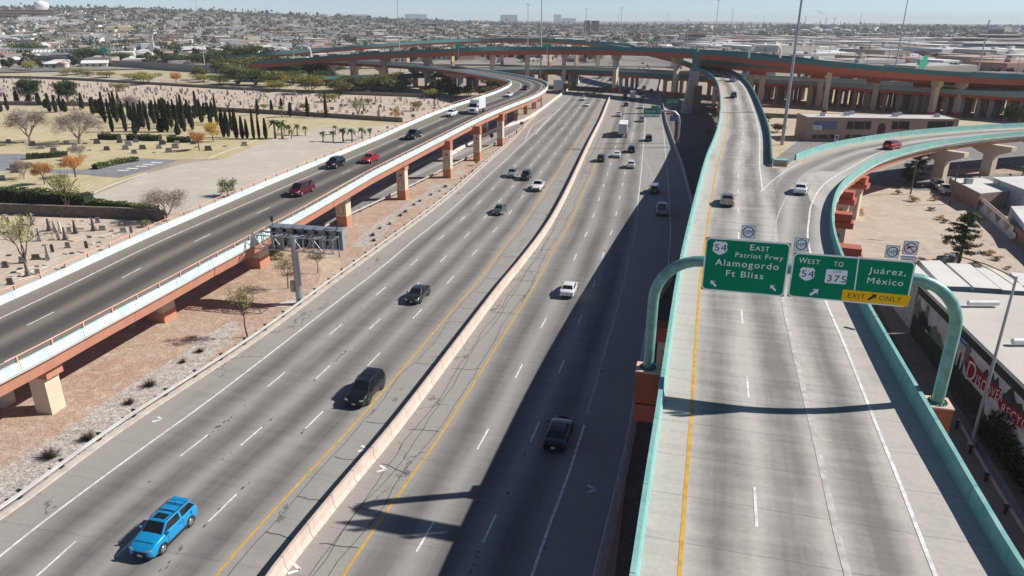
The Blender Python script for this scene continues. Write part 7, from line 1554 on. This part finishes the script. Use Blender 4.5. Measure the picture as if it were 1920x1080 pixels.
for x,y,w,h in ((1508,62,16,5),(1530,61,18,6),(1550,62,15,5),(1567,60,17,6),(1586,62,14,5)): tank(x,y,w,h,'large white domed storage tank at the refinery')
for i in range(13): tank(1283+i*13+rng.uniform(-3,3),54+rng.uniform(-.5,1),9,4.5,'small white storage tank in the hazy row left of the refinery')
tank(1885,116,20,7,'pale round tank beside the office complex')
STK=mat('refinery_steel',(.20,.20,.21),.6)
for i,(x,yb,yt,r) in enumerate(((1508,52,30,1.5),(1547,52,33,2.),(1612,50,21,1.4),(1536,54,39,2.5),(1575,52,40,1.5),(1592,52,42,2),(1562,53,44,2.5),(1620,50,38,1.4),(1637,52,42,1.4),(1652,52,41,1.8),(1657,52,41,1.8),(1482,56,48,2),(1494,55,46,2),(1525,54,44,2),(1600,52,45,2.),(1645,52,46,1.2),(1586,54,45,1.5),(1430,52,30,.8),(1371,52,12,1.),(1159,50,24,.8))):
    a=GT(x,yb); d=ray(x,yt); zt=CAMH+d[2]*a[1]/d[1]-a[2]; t=empty('refinery_stack' if x>1450 else 'radio_mast',a,0,'thin dark refinery stack on the hazy skyline' if x>1450 else 'hair-thin radio mast on the skyline','chimney' if x>1450 else 'mast','refinery stacks' if x>1450 else 'radio masts'); MB().tube([(0,0,0),(0,0,zt)],[r*1.6,r],8).build('shaft',STK,t)
    if x>1450: MB().tube([(0,0,zt),(0,0,zt+1.5)],r*1.25,8).build('rim',DARKM,t)
# utility poles across the left city
for i in range(26):
    x=rng.uniform(20,900); y=rng.uniform(48,96); a=GT(x,y); h=rng.uniform(13,19); t=empty('utility_pole',a,rng.uniform(0,3),'thin distant utility pole among the city houses','utility pole','distant utility poles'); MB().tube([(0,0,0),(0,0,h)],[.25,.2],5).build('pole',BARKG,t); MB().box((0,0,h-1),(2.6,.15,.15)).build('crossarm',BARKG,t)
# far roads
FRD=mat('far_road',(.17,.165,.16),.9)
pp=Path([G(x,y) for x,y in ((0,133),(100,137),(200,145),(300,150),(440,154))]); struct(ribbon(pp,-4,4,dz=.08).build('service_road',mat('far_gravel_road',(.40,.36,.30),.95)))
# distant hills
def hill(x0,x1,yt,dist,label):
    mb=MB(); n=24; V=[]
    for i in range(n+1):
        t=i/n; x=x0+(x1-x0)*t; d=ray(x,40); s=dist/d[1]; X=d[0]*s; hh=(38-yt)/1522*dist*(math.sin(math.pi*t)**.7)*(.75+.25*math.sin(t*9+1)+.12*math.sin(t*23)); V+=[(X,dist,-5),(X,dist+300,max(1,hh+25)),(X,dist+1500,-5)]
    mb.add(V,[(3*i+j,3*i+3+j,3*i+4+j,3*i+1+j) for i in range(n) for j in (0,1)],0,True); struct(mb.build('distant_hill',mat('hill_rock',(.16,.14,.13),.95)))
hill(575,655,21,9000,''); hill(1650,2100,41,11000,''); hill(900,1500,36,12500,'')
# smoke plume of the refinery
a=GT(1547,52); d=ray(1547,33); z0=CAMH+d[2]*a[1]/d[1]; mb=MB(); s=np.linalg.norm(a)/FPX; P=[(0,0,z0),(-3*s,0,z0+4*s),(-8*s,0,z0+7*s),(-14*s,0,z0+9*s),(-20*s,0,z0+11*s)]; mb.tube(P,[.6*s,1.4*s,2.2*s,2.6*s,.8*s],10)
m,t_,b_=nodes('smoke_volume'); t_.nodes.remove(b_); pv=N(t_,'VolumePrincipled'); pv.inputs['Color'].default_value=(.8,.8,.82,1); pv.inputs['Density'].default_value=.03; t_.links.new(pv.outputs[0],t_.nodes['Material Output'].inputs['Volume'])
o=mb.build('smoke',m,None,(a[0],a[1],0)); tag(o,'pale smoke plume drifting left from a refinery stack','smoke',kind='stuff')
# few cars on the far freeway
HZ_D=.00009

# ---- haze over the valley
hb=MB(); hb.box((0,5500,58),(13600,13400,120)); hm,ht,hbn=nodes('haze_volume'); ht.nodes.remove(hbn); pv=N(ht,'VolumePrincipled'); pv.inputs['Color'].default_value=(.88,.94,1.,1); pv.inputs['Density'].default_value=.0001; pv.inputs['Anisotropy'].default_value=.0; ht.links.new(pv.outputs[0],ht.nodes['Material Output'].inputs['Volume'])
o=hb.build('haze',hm); o['kind']='stuff'; o['label']='thin pale haze filling the air over the whole valley'; o['category']='haze'
